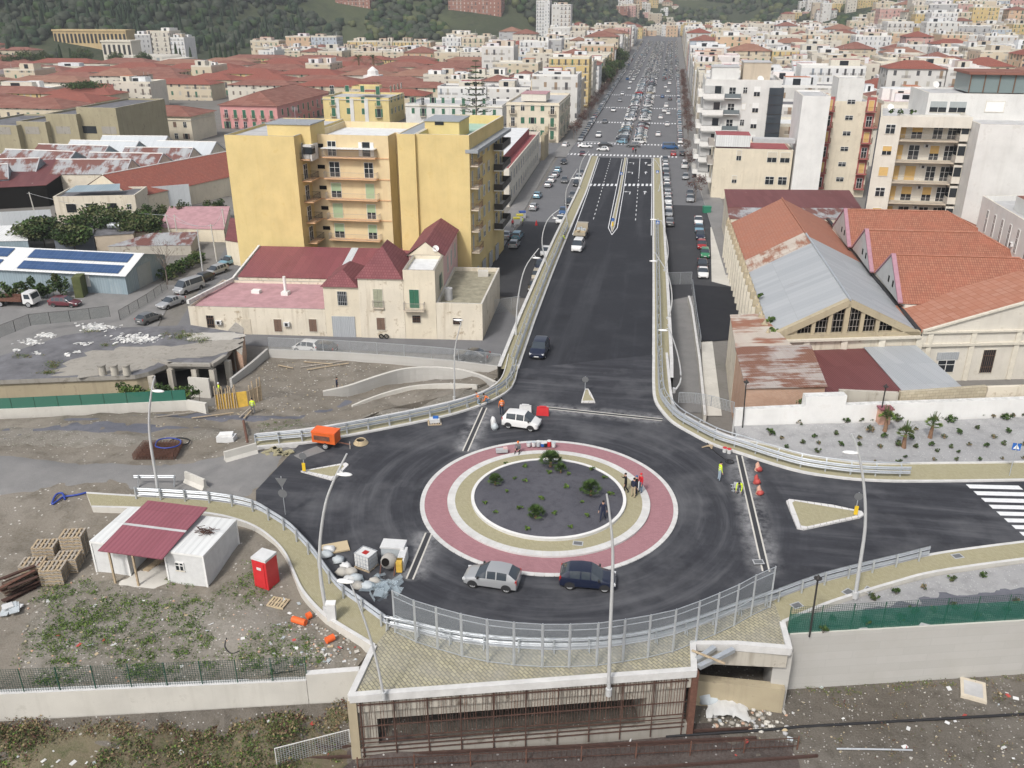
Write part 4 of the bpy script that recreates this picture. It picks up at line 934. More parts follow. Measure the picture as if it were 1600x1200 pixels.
def stations(L,W,hood,roof,z0=.22,belt=.92,hoodz=.84,tailz=.95,ws=(.20,.36),rw=(.88,.985),pil=(.50,.70),trunk=None,nose=.55):
 X=lambda f:L*(.5-f);w_=W/2;S_=[]
 def a(f,ww,zs,zm,zb,wb_,zt,wt_,k):S_.append((X(f),ww*w_,zs,zm,zb,wb_*w_,zt,wt_*w_,k))
 a(0,.70,z0+.06,.50,nose,.62,nose+.04,.55,'x');a(.025,.86,z0,.58,nose+.10,.80,nose+.14,.74,'x')
 a(.10,.96,z0,.62,hoodz-.10,.90,hoodz-.06,.84,'x');a(ws[0],1,z0,.66,hoodz+.02,.94,hoodz+.05,.86,'ws')
 a(ws[1],1,z0,.68,belt,.95,roof-.05,.72,'p');a(ws[1]+.02,1,z0,.68,belt,.95,roof-.035,.73,'side')
 for f in pil:
  a(f-.01,1,z0,.68,belt+.01,.95,roof,.745,'p');a(f+.012,1,z0,.68,belt+.01,.95,roof,.745,'side')
 a(rw[0]-.03,.99,z0,.68,belt+.02,.94,roof-.05,.72,'p');a(rw[0],.99,z0,.68,belt+.02,.94,roof-.08,.70,'rw')
 if trunk:
  a(rw[1],.98,z0,.68,tailz-.02,.92,tailz+.02,.84,'x');a(.985,.92,z0,.64,tailz-.06,.86,tailz-.02,.78,'x')
 else:a(rw[1],.95,z0,.66,tailz-.03,.90,tailz,.84,'x')
 a(1,.84,z0+.08,.6,tailz-.22,.80,tailz-.18,.74,'x')
 S_.sort(key=lambda s:s[0]);
 ks=[s[8]for s in S_];return[s[:8]+(ks[i+1]if i+1<len(ks)else 'x',)for i,s in enumerate(S_)]
CARS={'hatchback':dict(L=3.75,W=1.68,st=dict(hood=.85,roof=1.46,ws=(.235,.435),rw=(.84,.985),pil=(.62,),tailz=1.0)),'small car':dict(L=3.45,W=1.60,st=dict(hood=.9,roof=1.54,ws=(.18,.37),rw=(.90,.99),pil=(.60,),hoodz=.92,belt=.98,tailz=1.05,nose=.6)),'saloon':dict(L=4.4,W=1.75,st=dict(hood=.85,roof=1.43,ws=(.27,.45),rw=(.71,.86),pil=(.57,),trunk=True,tailz=.98)),'estate car':dict(L=4.4,W=1.74,st=dict(hood=.85,roof=1.47,ws=(.26,.43),rw=(.90,.985),pil=(.57,.75),tailz=1.0)),'suv':dict(L=4.3,W=1.82,st=dict(hood=1.0,roof=1.66,z0=.30,belt=1.06,hoodz=1.0,ws=(.25,.40),rw=(.90,.985),pil=(.57,.76),tailz=1.12,nose=.68)),'minivan':dict(L=4.6,W=1.85,st=dict(hood=1.0,roof=1.80,belt=1.08,hoodz=1.02,ws=(.16,.35),rw=(.93,.99),pil=(.50,.72),tailz=1.15,nose=.7)),'van':dict(L=5.0,W=1.95,st=dict(hood=1.0,roof=2.05,belt=1.2,hoodz=1.1,ws=(.11,.25),rw=(.965,.985),pil=(.42,),tailz=1.2,nose=.72)),}
WHEEL={}
def wheel_mb(r=.31,w=.20):
 t=MB();n=18
 for y0,y1,r0,r1 in((-w/2,w/2,r,r),(w/2,w/2,r,r*.72),(-w/2,-w/2,r*.72,r)):
  for i in range(n):
   a,c=2*math.pi*i/n,2*math.pi*(i+1)/n
   t.face([V3(r0*math.cos(a),y0,r0*math.sin(a)),V3(r1*math.cos(a),y1,r1*math.sin(a)),V3(r1*math.cos(c),y1,r1*math.sin(c)),V3(r0*math.cos(c),y0,r0*math.sin(c))],'tyre',True)
 d=MB()
 for s in(-1,1):
  pts=[V3(r*.74*math.cos(2*math.pi*i/n),s*(w/2-.02),r*.74*math.sin(2*math.pi*i/n))for i in range(n)]
  d.face(pts if s<0 else list(reversed(pts)),'rim')
  for i in range(7):
   a=2*math.pi*i/7;d.bar(V3(.05*math.cos(a),s*(w/2-.012),.05*math.sin(a)),V3(r*.58*math.cos(a),s*(w/2-.012),r*.58*math.sin(a)),.03,.05,'rim')
   d.bar(V3(r*.3*math.cos(a+.45),s*(w/2-.016),r*.3*math.sin(a+.45)),V3(r*.55*math.cos(a+.45),s*(w/2-.016),r*.55*math.sin(a+.45)),.004,.07,'bumper black')
 return t,d
PROTO={}
HID=[]
def make_car(kind,simple=False):
 sp=CARS[kind];L,W=sp['L'],sp['W'];st=stations(L,W,**sp['st'])
 b=car_body(st);z0=sp['st'].get('z0',.22);r=.31 if kind not in('suv','van','minivan')else.35
 ax=(L*.5-L*.185-.02,-L*.5+L*.19)
 arch=MB()
 for x in ax:
  for s in(-1,1):
   n=10;y=s*(W/2+.004);pts=[V3(x+(r+.045)*math.cos(math.pi*i/n),y,r+(r+.035)*math.sin(math.pi*i/n))for i in range(n+1)]+[V3(x-(r+.045),y,z0+.02),V3(x+(r+.045),y,z0+.02)]
   arch.face(pts if s<0 else list(reversed(pts)),'bumper black')
 nose=sp['st'].get('nose',.55);tz=sp['st'].get('tailz',.95);roof=sp['st']['roof']
 lamps=[]
 for s in(-1,1):
  h=MB();h.obox((L/2-.16,s*W*.36,nose-.02),.22,.34,.15,-s*.35,'head lamp');lamps.append(('headlight',h))
  h=MB();h.obox((-L/2+.09,s*W*.40,tz-.30),.12,.20,.30,s*.25,'tail lamp');lamps.append(('tail_light',h))
 pl=[]
 for x in(L/2+.006,-L/2-.006):h=MB();h.box(x-.01,x+.01,-.26,.26,.42 if x>0 else.55,.53 if x>0 else.66,'plate');pl.append(h)
 mir=[]
 for s in(-1,1):h=MB();xm=L*(.5-sp['st']['ws'][0]-.06);h.obox((xm,s*(W/2+.06),sp['st'].get('belt',.92)-.02),.12,.16,.14,0,'bumper black');mir.append(h)
 grl=MB();grl.box(L/2-.02,L/2+.012,-W*.26,W*.26,.30,.42,'bumper black')
 t_,d_=wheel_mb(r)
 if simple:
  b.add(arch);b.add(grl)
  for x in ax:
   for s in(-1,1):b.add(t_,Matrix.Translation((x,s*(W/2-.11),r)));b.add(d_,Matrix.Translation((x,s*(W/2-.11),r)))
  for n,h in lamps:b.add(h)
  for h in pl:b.add(h)
  o=b.build(kind.replace(' ','_'),sharp=R(38));HID.append(o);return o
 t=thing(kind.replace(' ','_'),'',kind if kind not in('hatchback',)else 'car')
 b.add(arch);b.add(grl);b.build('body',t,sharp=R(38))
 for n,h in lamps:h.build(n,t)
 for h in pl:h.build('number_plate',t)
 for h in mir:h.build('wing_mirror',t)
 for x in ax:
  for s in(-1,1):
   wo=thing('wheel',None,None,(x,s*(W/2-.11),r));wo.parent=t
   t_.build('tyre',wo,False);d_.build('rim',wo,False)
 HID.append(t);return t
def paint_obj(o,colr):
 for i,sl in enumerate(o.material_slots):
  if sl.material and sl.material.name.startswith('paint'):sl.link='OBJECT';sl.material=MT('paint '+colr)
KTREE={}
def car(kind,colr,x,y,ang,label,group=None,z=None,simple=False):
 key=(kind,simple)
 if key not in PROTO:PROTO[key]=make_car(kind,simple);bpy.context.view_layer.update()
 p=PROTO[key]
 if simple:c=p.copy();COL.objects.link(c);paint_obj(c,colr)
 else:
  c=copy_tree(p)
  for k in kids(c):
   if k.type=='MESH' and k.name.startswith('body'):paint_obj(k,colr)
 c.location=(x,y,z if z is not None else 0);c.rotation_euler=(0,0,ang)
 tag(c,uniq(label),{'hatchback':'car','small car':'car','saloon':'car','estate car':'car','suv':'car','minivan':'van','van':'van'}[kind],group)
 return c
def drop_protos():
 def rm(o):
  for k in list(o.children):rm(k)
  bpy.data.objects.remove(o)
 for o in HID:rm(o)
 HID.clear();PROTO.clear()
CW={'white':'white','silver':'silver','grey':'dark grey','black':'black','navy':'dark blue','blue':'blue','sky':'light blue','red':'red','wine':'wine red','green':'green','beige':'beige','bronze':'bronze brown'}
def onp(px,py,z=0.0):return G(px,py,z)
p=G(769,912);car('hatchback','silver',p.x,p.y,R(180-4),'silver hatchback parked at the front of the roundabout, left of the navy car',z=.02)
p=G(918,913);car('hatchback','navy',p.x,p.y,R(2),'dark navy hatchback parked at the front of the roundabout beside the silver one',z=.02)
p=G(815,667);car('small car','white',p.x,p.y,R(-8),'white compact car stopped above the roundabout near the orange workers',z=.02)
p=GR(843,553);car('suv','navy',p.x,p.y,R(-92),'dark blue car with pale roof driving down the ramp towards the roundabout',z=p.z+.02)
p=GR(903,390);car('minivan','white',p.x,p.y,R(-93),'white van on the ramp in front of the pale lorry',z=p.z+.02)
left_st=[(852,398,'hatchback','white',-88),(844,420,'hatchback','navy',-88),(839,436,'small car','beige',-88),(835,452,'saloon','bronze',-88),(875,348,'hatchback','white',-88),(880,334,'saloon','blue',-88),(889,320,'hatchback','black',-88),(895,309,'hatchback','grey',-88),(901,290,'hatchback','black',-88),(904,281,'saloon','white',-88),(908,274,'small car','grey',-88),(804,386,'hatchback','silver',88),(809,372,'estate car','sky',88),(792,372,'saloon','silver',88),(834,328,'small car','silver',88),(840,309,'hatchback','sky',88),(857,292,'hatchback','silver',88),(862,284,'hatchback','white',88),(868,276,'saloon','silver',88),(872,269,'hatchback','sky',88),(881,256,'hatchback','black',-86),(882,285,'hatchback','grey',-86),(910,243,'hatchback','wine',-86)]
posn=lambda L,k:'nearest the bridge' if k==0 else ordn(k+1)+' from the bridge'
k1=k2=0
for(px,py,kd,cl,an_)in left_st:
 q=G(px,py,ZS)
 if an_==-86:car(kd,cl,q.x,q.y,R(an_),'%s %s driving along the left side street before the crossing'%(CW[cl],kd),z=ZS+.03)
 elif an_<0:car(kd,cl,q.x,q.y,R(an_),'%s %s parked against the left ramp wall, %s'%(CW[cl],kd,posn(0,k1)),'cars parked along the left ramp wall',ZS+.03);k1+=1
 else:car(kd,cl,q.x,q.y,R(an_),'%s %s at the kerb of the yellow building side, %s'%(CW[cl],kd,posn(0,k2)),'cars at the left kerb',ZS+.03);k2+=1
right_st=[(1045,352,'suv','grey'),(1043,337,'hatchback','silver'),(1043,327,'hatchback','white'),(1042,317,'saloon','white'),(1041,306,'suv','silver'),(1040,297,'hatchback','grey'),(1039,289,'hatchback','white'),(1038,280,'hatchback','silver'),(1037,273,'saloon','black'),(1037,266,'hatchback','silver'),(1036,259,'hatchback','white'),(1036,252,'hatchback','grey')]
for k,(px,py,kd,cl)in enumerate(right_st):
 q=G(px,py,ZS);q.x=max(q.x,rampR(q.y)+PW_+1.15);car(kd,cl,q.x,q.y,R(-91 if k%2 else 90),'%s %s parked close to the right ramp wall, %s'%(CW[cl],kd,posn(0,k)),'cars parked along the right ramp wall',ZS+.03)
right_k=[(1098,431,'saloon','white'),(1097,418,'saloon','black'),(1101,401,'small car','green'),(1096,387,'hatchback','red'),(1094,372,'saloon','navy'),(1092,361,'saloon','sky'),(1091,349,'saloon','white'),(1078,314,'saloon','silver'),(1078,306,'hatchback','grey')]
for k,(px,py,kd,cl)in enumerate(right_k):
 q=G(px,py,ZS);car(kd,cl,q.x,q.y,R(-90),'%s %s in the kerb row opposite the right ramp wall, %s'%(CW[cl],kd,posn(0,k)),'cars in the right kerb row',ZS+.03)
for(px,py,kd,cl,an_,lb)in[(1071,280,'small car','silver',-92,'silver hatchback by the bare tree beyond the right ramp wall'),(1070,262,'van','white',90,'white van with rear windows parked by the bare tree before the crossing'),(1052,243,'hatchback','red',90,'red car waiting on the right street just before the crossing'),(1066,243,'hatchback','black',90,'black car on the right street beside the red car at the crossing'),(1047,233,'van','blue',3,'large dark blue van crossing in front of the ramp end'),(914,231,'saloon','white',2,'white saloon crossing at the left of the ramp end'),(946,229,'estate car','black',2,'black estate car crossing behind the white hatchback'),(942,236,'hatchback','white',178,'white hatchback crossing nearest the left ramp end'),(989,230,'suv','grey',178,'dark olive grey car crossing in the middle of the ramp end'),(884,229,'hatchback','white',80,'white car turning at the left corner of the crossing')]:
 q=G(px,py,ZS);car(kd,cl,q.x,q.y,R(an_),lb,z=ZS+.03)
for(px,py,kd,cl,an_,lb)in[(234,503,'hatchback','grey',75,'grey hatchback parked lowest in the alley beside the ruin'),(268,478,'saloon','silver',-108,'silver saloon with damaged nose parked in the alley'),(296,455,'van','silver',-108,'silver grey van parked in the alley between two saloons'),(317,440,'hatchback','black',-108,'black car parked behind the grey van in the alley'),(338,428,'estate car','silver',-108,'silver estate car parked in the alley near the yellow building'),(358,413,'hatchback','sky',-108,'light blue car furthest up the alley by the yellow building'),(103,478,'estate car','wine',4,'old wine red estate car parked in the yard by the solar roof shed'),(480,549,'small car','white',175,'white and blue car half hidden behind the street wall'),(504,551,'hatchback','black',175,'dark car behind the street wall beside the white one'),(738,562,'saloon','black',176,'black car half hidden behind the street wall near the ramp')]:
 q=G(px,py,ZS);car(kd,cl,q.x,q.y,R(an_),lb,z=ZS+.03)
rnd=random.Random(11)
PAL=['white']*18+['silver']*10+['grey']*4+['black']*3+['sky']*2+['blue','red','navy','beige','wine']
KND=['hatchback']*5+['saloon']*2+['small car']*2+['estate car','suv','suv','minivan']
count=0
def avenue_car(x,y,ang,where,grp,kinds=KND,cl=None,far=None):
 global count
 kd=rnd.choice(kinds);cl=cl or rnd.choice(PAL);count+=1
 car(kd,cl,x,y,ang,'%s %s %s'%(CW[cl],kd,where),grp,avz(y)+.05,simple=(y>330))
y=286.0;k=1
while y<520:
 for s in(-1,1):
  xm=(aveL(y)+aveR(y))/2+s*2.75+.3
  if not(abs(y-338)<5 or abs(y-386)<5 or abs(y-440)<6):
   avenue_car(xm+rnd.uniform(-.2,.2),y+rnd.uniform(-.15,.15),R(180 if s<0 else 0)+R(rnd.uniform(22,30))*(1 if s>0 else-1),'in the %s half of the avenue strip, %s from the crossing'%('left' if s<0 else 'right',ordn(k)),'cars parked in the strip down the avenue',cl={(-1,1):'sky',(1,1):'white'}.get((s,k)))
 y+=2.5;k+=1
for s,f_ in((-1,aveL),(1,aveR)):
 y=290.0;k=1
 while y<560:
  if rnd.random()<.98:avenue_car(f_(y)-s*1.2,y,R(90 if s>0 else-90),'at the %s avenue kerb, %s from the crossing'%('left' if s<0 else 'right',ordn(k)),'cars parked along the avenue kerbs')
  y+=rnd.uniform(4.9,5.5);k+=1
mv=[(0,0)]
lane=1
for(xo,y)in[(-21.5,300),(-22,336),(-2,306),(.8,332),(-1.8,352),(-21,372),(1,366),(-.6,374),(-20.5,410),(0,392),(1.5,420),(-2,430),(-21,440),(-19,470),(.5,455),(-1,480),(1,500),(-20,505)]:
 avenue_car(xo,y,R(90 if xo>-10 else-90),'driving in the %s lanes of the avenue, %s from the crossing'%('right' if xo>-10 else 'left',ordn(lane)),'cars driving on the avenue');lane+=1
b=MB();y=530.0
far_src={}
for y in[525+i*3.1 for i in range(155)]:
 for xo in[aveL(y)+1.2,-22.5,-19,-14,-11.8,-9,-6.6,-2,1.5,aveR(y)-1.2]:
  if rnd.random()<(.85 if-16<xo<-2 or abs(xo+12)>14 else.6):
   kd=rnd.choice(['hatchback','saloon','suv']);cl=rnd.choice(PAL)
   L_,W_,H_=(3.8,1.7,1.46);z=avz(y)+.1;x=xo+rnd.uniform(-.4,.4);m='paint '+cl
   b.box(x-W_/2,x+W_/2,y-L_/2,y+L_/2,z+.25,z+.9,m);b.mesh([(x-.8,y-1.6,z+.9),(x+.8,y-1.6,z+.9),(x+.8,y+1.3,z+.9),(x-.8,y+1.3,z+.9),(x-.62,y-1.1,z+H_),(x+.62,y-1.1,z+H_),(x+.62,y+.7,z+H_),(x-.62,y+.7,z+H_)],[(0,1,5,4),(1,2,6,5),(2,3,7,6),(3,0,4,7)],'car glass');b.mesh([(x-.7,y-1.3,z+H_+.01),(x+.7,y-1.3,z+H_+.01),(x+.7,y+.9,z+H_+.01),(x-.7,y+.9,z+H_+.01)],[(0,1,2,3)],m)
tag(b.build('distant_traffic'),'mass of cars filling the far end of the avenue','traffic',kind='stuff')
def lorry(label,loc,ang,cab,bed,L=6.2,load=None):
 t=thing('lorry',label,'lorry',loc,ang);W=2.1
 b=MB();c=[(L/2,.55),(L/2-.05,1.2),(L/2-.35,2.15),(L/2-1.55,2.2),(L/2-1.65,.55)]
 for s in(-1,1):
  pts=[V3(x,s*W/2*.95,z)for x,z in c];b.face(pts if s>0 else list(reversed(pts)),cab)
 for(x0,z0),(x1,z1)in zip(c,c[1:]+c[:1]):b.face([V3(x0,-W*.475,z0),V3(x0,W*.475,z0),V3(x1,W*.475,z1),V3(x1,-W*.475,z1)],cab)
 cb=b.build('cab',t,False)
 b=MB();b.face([V3(L/2-.06+.01,-.85,1.28),V3(L/2-.06+.01,.85,1.28),V3(L/2-.32+.01,.85,2.02),V3(L/2-.32+.01,-.85,2.02)],'car glass');b.build('windscreen',cb,False)
 for s in(-1,1):
  b=MB();pts=[V3(L/2-.35,s*(W*.475+.008),1.3),V3(L/2-.5,s*(W*.475+.008),2.0),V3(L/2-1.3,s*(W*.475+.008),2.0),V3(L/2-1.3,s*(W*.475+.008),1.3)];b.face(pts if s>0 else list(reversed(pts)),'car glass');b.build('side_window',cb,False)
 b=MB();b.box(-L/2,L/2-1.8,-W/2,W/2,.85,.95,bed)
 for y in(-W/2,W/2-.05):b.box(-L/2,L/2-1.8,y,y+.05,.951,1.4,bed)
 b.box(-L/2,-L/2+.05,-W/2+.051,W/2-.051,.951,1.4,bed);b.box(L/2-1.86,L/2-1.8,-W/2+.051,W/2-.051,.951,1.75,bed);b.build('cargo_bed',t,False)
 b=MB();b.box(-L/2+.2,L/2-.3,-.4,.4,.55,.84,'bumper black');b.build('chassis',t,False)
 if load:
  b=MB();r_=random.Random(2)
  for k in range(9):b.obox((r_.uniform(-L/2+.7,L/2-2.6),r_.uniform(-.6,.6),.96+.18*(k%3)),r_.uniform(.5,1.3),r_.uniform(.3,.6),.35,r_.uniform(0,3),load[k%len(load)])
  b.build('load',t,False)
 tt,dd=wheel_mb(.42,.3)
 for x in(L/2-.85,-L/2+1.2):
  for s in(-1,1):wo=thing('wheel',None,None,(x,s*(W/2-.17),.42));wo.parent=t;tt.build('tyre',wo,False);dd.build('rim',wo,False)
 return t
p=GR(908,370);lorry('pale open lorry loaded with bags and frames, parked behind the white van on the ramp',(p.x,p.y,p.z+.02),R(88),'paint beige','paint beige',5.6,['wood','cardboard','tarp'])
p=G(28,477,ZS);lorry('old white lorry with rusty orange bed beside the ivy covered shed',(p.x,p.y,ZS+.03),R(4),'paint white','rust',6.4)
drop_protos()
DG=bpy.context.evaluated_depsgraph_get
def person(label,loc,heading,top,legs,head='hair',pose='stand',h=1.75,feet='bumper black',extra=None,sleeves=None,group=None):
 k=h/1.75;VS=[];ED=[];BN=[]
 def add(p,r,par=None,m=None):
  VS.append((Vector(p),r));i=len(VS)-1
  if par is not None:ED.append((par,i));BN.append((par,i,m))
  return i
 lean={'stand':3,'walk':6,'phone':4,'bend':68,'kneel':35,'sit':12,'crouch':50}[pose];hip={'kneel':.52,'sit':.28,'crouch':.48}.get(pose,.94)
 M=Matrix.Rotation(-R(lean),3,'X');H=Vector((0,0,hip))
 T=lambda x,y,z:H+M@Vector((x,y,z))
 sl=sleeves or top
 a=add(T(0,0,.02),(.155,.115));b_=add(T(0,0,.17),(.145,.105),a,top);c=add(T(0,.01,.38),(.17,.115),b_,top);n=add(T(0,.015,.55),(.06,.06),c,top)
 hd=Matrix.Rotation(-R(lean*.55),3,'X');hp=T(0,.015,.55)
 h1=add(hp+hd@Vector((0,.02,.09)),(.078,.088),n,'skin');h2=add(hp+hd@Vector((0,.01,.19)),(.082,.096),h1,'skin' if head!='hood' else top)
 add(hp+hd@Vector((0,.125,.10)),(.016,.016),h1,'skin')
 arms={'stand':((.05,.02,-.29),(.06,.10,-.54)),'walk':((.05,.12,-.27),(.04,.26,-.48)),'bend':((.03,.05,-.30),(.0,.16,-.55)),'kneel':((.03,.12,-.27),(-.02,.3,-.42)),'sit':((.05,.1,-.27),(-.02,.3,-.33)),'crouch':((.04,.1,-.28),(-.03,.28,-.45)),'phone':((.08,.08,-.27),(.02,.24,-.12))}
 for s in(1,-1):
  A=arms[pose]
  if pose=='walk' and s<0:A=((.05,-.14,-.26),(.05,-.16,-.52))
  if pose=='phone' and s<0:A=arms['stand']
  free=pose in('bend','kneel','crouch');B=T(s*.195,.0,.47)
  dv=lambda q:Vector((s*q[0],q[1],q[2]))
  sh=add(B,(.066,.066),c,sl);el=add(B+dv(A[0]),(.05,.05),sh,sl);wr=add(B+dv(A[1]),(.034,.03),el,sl)
  d=(VS[wr][0]-VS[el][0]).normalized();side=Vector((0,1,0))-d*d.y
  side=side.normalized()if side.length>.2 else Vector((1,0,0))
  pm=add(VS[wr][0]+d*.085,(.036,.022),wr,'skin');inw=d.cross(side)*(1 if s>0 else-1)
  for j,(o,l)in enumerate(((-.028,.062),(-.009,.075),(.010,.07),(.027,.055))):
   q=add(VS[pm][0]+side*o+d*(.035+l*.4),(.0095,.0095),pm,'skin');add(VS[q][0]+d*l*.55+inw*.018,(.008,.008),q,'skin')
  q=add(VS[wr][0]+d*.05+side*.045,(.011,.011),wr,'skin');add(VS[q][0]+d*.04+side*.012,(.009,.009),q,'skin')
  L={'stand':((.02,.02,-.45),(.03,-.01,-.86)),'phone':((.02,.06,-.45),(.03,.02,-.86)),'bend':((.06,.05,-.45),(.08,-.02,-.86)),'walk':((.0,.16,-.43),(.0,.26,-.84)),'kneel':((.05,.32,-.12),(.05,.05,-.44)),'sit':((.06,.40,.02),(.08,.48,-.20)),'crouch':((.08,.36,.0),(.07,.10,-.40))}[pose]
  if pose in('walk','phone')and s<0:L=((.0,.0,-.44),(.0,-.24,-.82))
  if pose=='kneel' and s<0:L=((.05,.10,-.44),(.05,-.30,-.44))
  hj=add(H+Vector((s*.095,0,-.03)),(.10,.105),a,legs);kn=add(H+Vector((s*(.10+L[0][0]),L[0][1],L[0][2])),(.066,.07),hj,legs)
  an_=add(H+Vector((s*(.10+L[1][0]),L[1][1],L[1][2])),(.046,.05),kn,legs)
  hl=VS[an_][0];ft=add(Vector((hl.x,hl.y+.02,hl.z-.045)),(.045,.04),an_,feet);add(Vector((hl.x+s*.02,hl.y+.17,hl.z-.05)),(.042,.03),ft,feet)
 me=bpy.data.meshes.new('person');me.from_pydata([tuple(v*k)for v,r in VS],ED,[]);o=bpy.data.objects.new('person',me);COL.objects.link(o)
 sm=o.modifiers.new('skin','SKIN');sm.use_smooth_shade=True
 for i,(v,r)in enumerate(VS):me.skin_vertices[0].data[i].radius=(r[0]*k,r[1]*k)
 me.skin_vertices[0].data[0].use_root=True
 ss=o.modifiers.new('sub','SUBSURF');ss.levels=1;ss.render_levels=1
 dg=DG();dg.update();ev=o.evaluated_get(dg);m2=bpy.data.meshes.new_from_object(ev);m2.name='person'
 o.modifiers.clear();o.data=m2;bpy.data.meshes.remove(me);m2.materials.clear();names=[]
 for bn in BN:
  if bn[2]not in names:names.append(bn[2]);m2.materials.append(MT(bn[2]))
 for p in m2.polygons:
  best=9;bm_=0
  for i,j,m in BN:
   A,B=VS[i][0]*k,VS[j][0]*k;d=B-A;t=max(0,min(1,(p.center-A).dot(d)/max(1e-9,d.length_squared)));q=(p.center-(A+d*t)).length/(.4+(VS[i][1][0]*(1-t)+VS[j][1][0]*t)*6)
   if q<best:best=q;bm_=names.index(m)
  p.material_index=bm_;p.use_smooth=True
 f=MB();hc=(VS[h1][0]*.35+VS[h2][0]*.65)*k
 for s in(-1,1):f.blob(hc+hd@Vector((s*.034,.083,.0))*k,.013*k,.012*k,.009*k,'bumper black',6,4);f.blob(hc+hd@Vector((s*.086,.0,-.01))*k,.012*k,.022*k,.032*k,'skin',6,4)
 f.obox(hc+hd@Vector((0,.088,-.075))*k,.04*k,.01*k,.012*k,0,'tail lamp');f.build('face',o,False)
 hr=MB();mt={'hair':'hair','cap':'cloth black','bluecap':'cloth blue','orangecap':'hi vis orange','hood':top,'helmet':'white plastic','yellowhood':'hi vis yellow'}[head]
 hr.blob(hc+hd@Vector((0,-.022,.032))*k,.094*k,.105*k,.092*k,mt,10,6);hr.build('hair' if head=='hair' else 'hat',o,False)
 if extra:
  x=MB()
  if extra=='stripes':
   for z in(.12,.30):
    rr=.165
    pts=[T(rr*math.cos(t)*1.0,rr*.76*math.sin(t),z)for t in[2*math.pi*i/14 for i in range(14)]];p2=[T(rr*math.cos(t),rr*.76*math.sin(t),z+.05)for t in[2*math.pi*i/14 for i in range(14)]]
    for i in range(14):x.face([pts[i]*k,pts[(i+1)%14]*k,p2[(i+1)%14]*k,p2[i]*k],'reflective')
   x.build('vest_stripes',o,False)
 o.location=loc;o.rotation_euler=(0,0,R(heading-90))
 return tag(o,label,'person',group)
def lift(p,z):return Vector((p.x,p.y,z))
person('person in a black jacket walking on the yellow island ring, hand at the face',lift(G(977,769,.2),.2),195,'cloth black','cloth black','hair','phone')
person('person in a navy jacket and beige trousers standing on the island ring',lift(G(989,777,.2),.2),60,'cloth navy','khaki','cap','stand')
person('person in dark clothes and blue cap in the middle of the group on the island',lift(G(994,773,.2),.2),200,'cloth black','cloth navy','bluecap','stand')
person('person in a red hooded jacket and jeans beside the group on the island',lift(G(1001,769,.2),.2),215,'cloth red','denim','hood','stand')
person('person in dark clothes stepping over the white rim of the island',lift(G(942,813,.42),.42),250,'cloth navy','cloth navy','cap','walk')
person('worker in a yellow vest and pale jeans standing left of the bending worker',lift(G(1123,751),.02),20,'hi vis yellow','pale denim','cap','stand',extra='stripes')
person('worker in a yellow jacket bending over tools by the deck joint',lift(G(1156,772),.02),250,'hi vis yellow','cloth grey','cap','bend',extra='stripes')
person('worker in orange kneeling at the kerb, left of the two',lift(G(749,633),.17),150,'hi vis orange','pale denim','hair','kneel',extra='stripes')
person('worker in orange crouching at the kerb, right of the kneeling one',lift(G(764,630),.02),200,'hi vis orange','denim','hair','crouch',extra='stripes')
person('worker in orange jacket standing behind the white compact car',lift(G(784,648),.02),120,'hi vis orange','cloth navy','cap','stand',extra='stripes')
person('person with an orange cap sitting on the island ring among buckets',lift(G(810,705,.2),.18),265,'cloth grey','cloth black','orangecap','sit')
person('worker in a yellow vest standing up on the timber formwork',YD(347,637,1.1),200,'hi vis yellow','cloth black','helmet','stand',extra='stripes')
person('worker in a yellow vest standing on the ground at the foot of the formwork',YD(396,647,.02),100,'hi vis yellow','cloth grey','cap','stand',extra='stripes')
person('person in a yellow vest crouching on the left pavement of the ramp',GR(877,377)+Vector((0,0,.18)),10,'hi vis yellow','cloth grey','cap','crouch')
person('person in a green yellow vest standing on the left street by the bins',G(817,353,ZS)+Vector((0,0,.03)),190,'hi vis yellow','cloth navy','hair','stand')
person('person in a dark red jacket by the yellow building shops',G(801,357,ZS)+Vector((0,0,.16)),100,'cloth red','cloth black','hair','stand')
person('person in dark clothes standing in the sunken pit at the end of the curved wall',YD(527,612,.02),20,'cloth navy','cloth black','hair','stand')
person('pedestrian in a dark red coat on the crosswalk at the ramp end',G(989,239,ZS)+Vector((0,0,.03)),90,'cloth red','cloth black','hair','walk')
person('pedestrian in a black coat on the crosswalk at the ramp end',G(993,241,ZS)+Vector((0,0,.03)),90,'cloth black','cloth black','hair','walk')
def leaves(b,c,rx,ry,rz,n,size,mats,rnd,clumps=9,shell=.35,squash=1.0):
 C=[]
 for _ in range(clumps):
  while True:
   p=Vector((rnd.uniform(-1,1),rnd.uniform(-1,1),rnd.uniform(-.9,1)))
   if shell<p.length<1:break
  C.append((Vector((p.x*rx*.78,p.y*ry*.78,p.z*rz*.78)),rnd.uniform(.28,.5),rnd.choice(mats)))
 for i in range(n):
  q,s,m=C[i%clumps]
  d=Vector((rnd.gauss(0,1),rnd.gauss(0,1),rnd.gauss(0,1))).normalized()*(rnd.random()**.45)
  p=c+q+Vector((d.x*rx*s,d.y*ry*s,d.z*rz*s*squash))
  u=Vector((rnd.uniform(-1,1),rnd.uniform(-1,1),rnd.uniform(-.6,.6))).normalized();v=u.cross(Vector((rnd.uniform(-1,1),rnd.uniform(-1,1),rnd.uniform(-1,1)))).normalized()
  z=size*rnd.uniform(.6,1.3);mm=m if rnd.random()<.75 else rnd.choice(mats)
  b.face([p-u*z*.5-v*z*.35,p+u*z*.5-v*z*.3,p+u*z*.45+v*z*.35,p-u*z*.4+v*z*.4],mm)
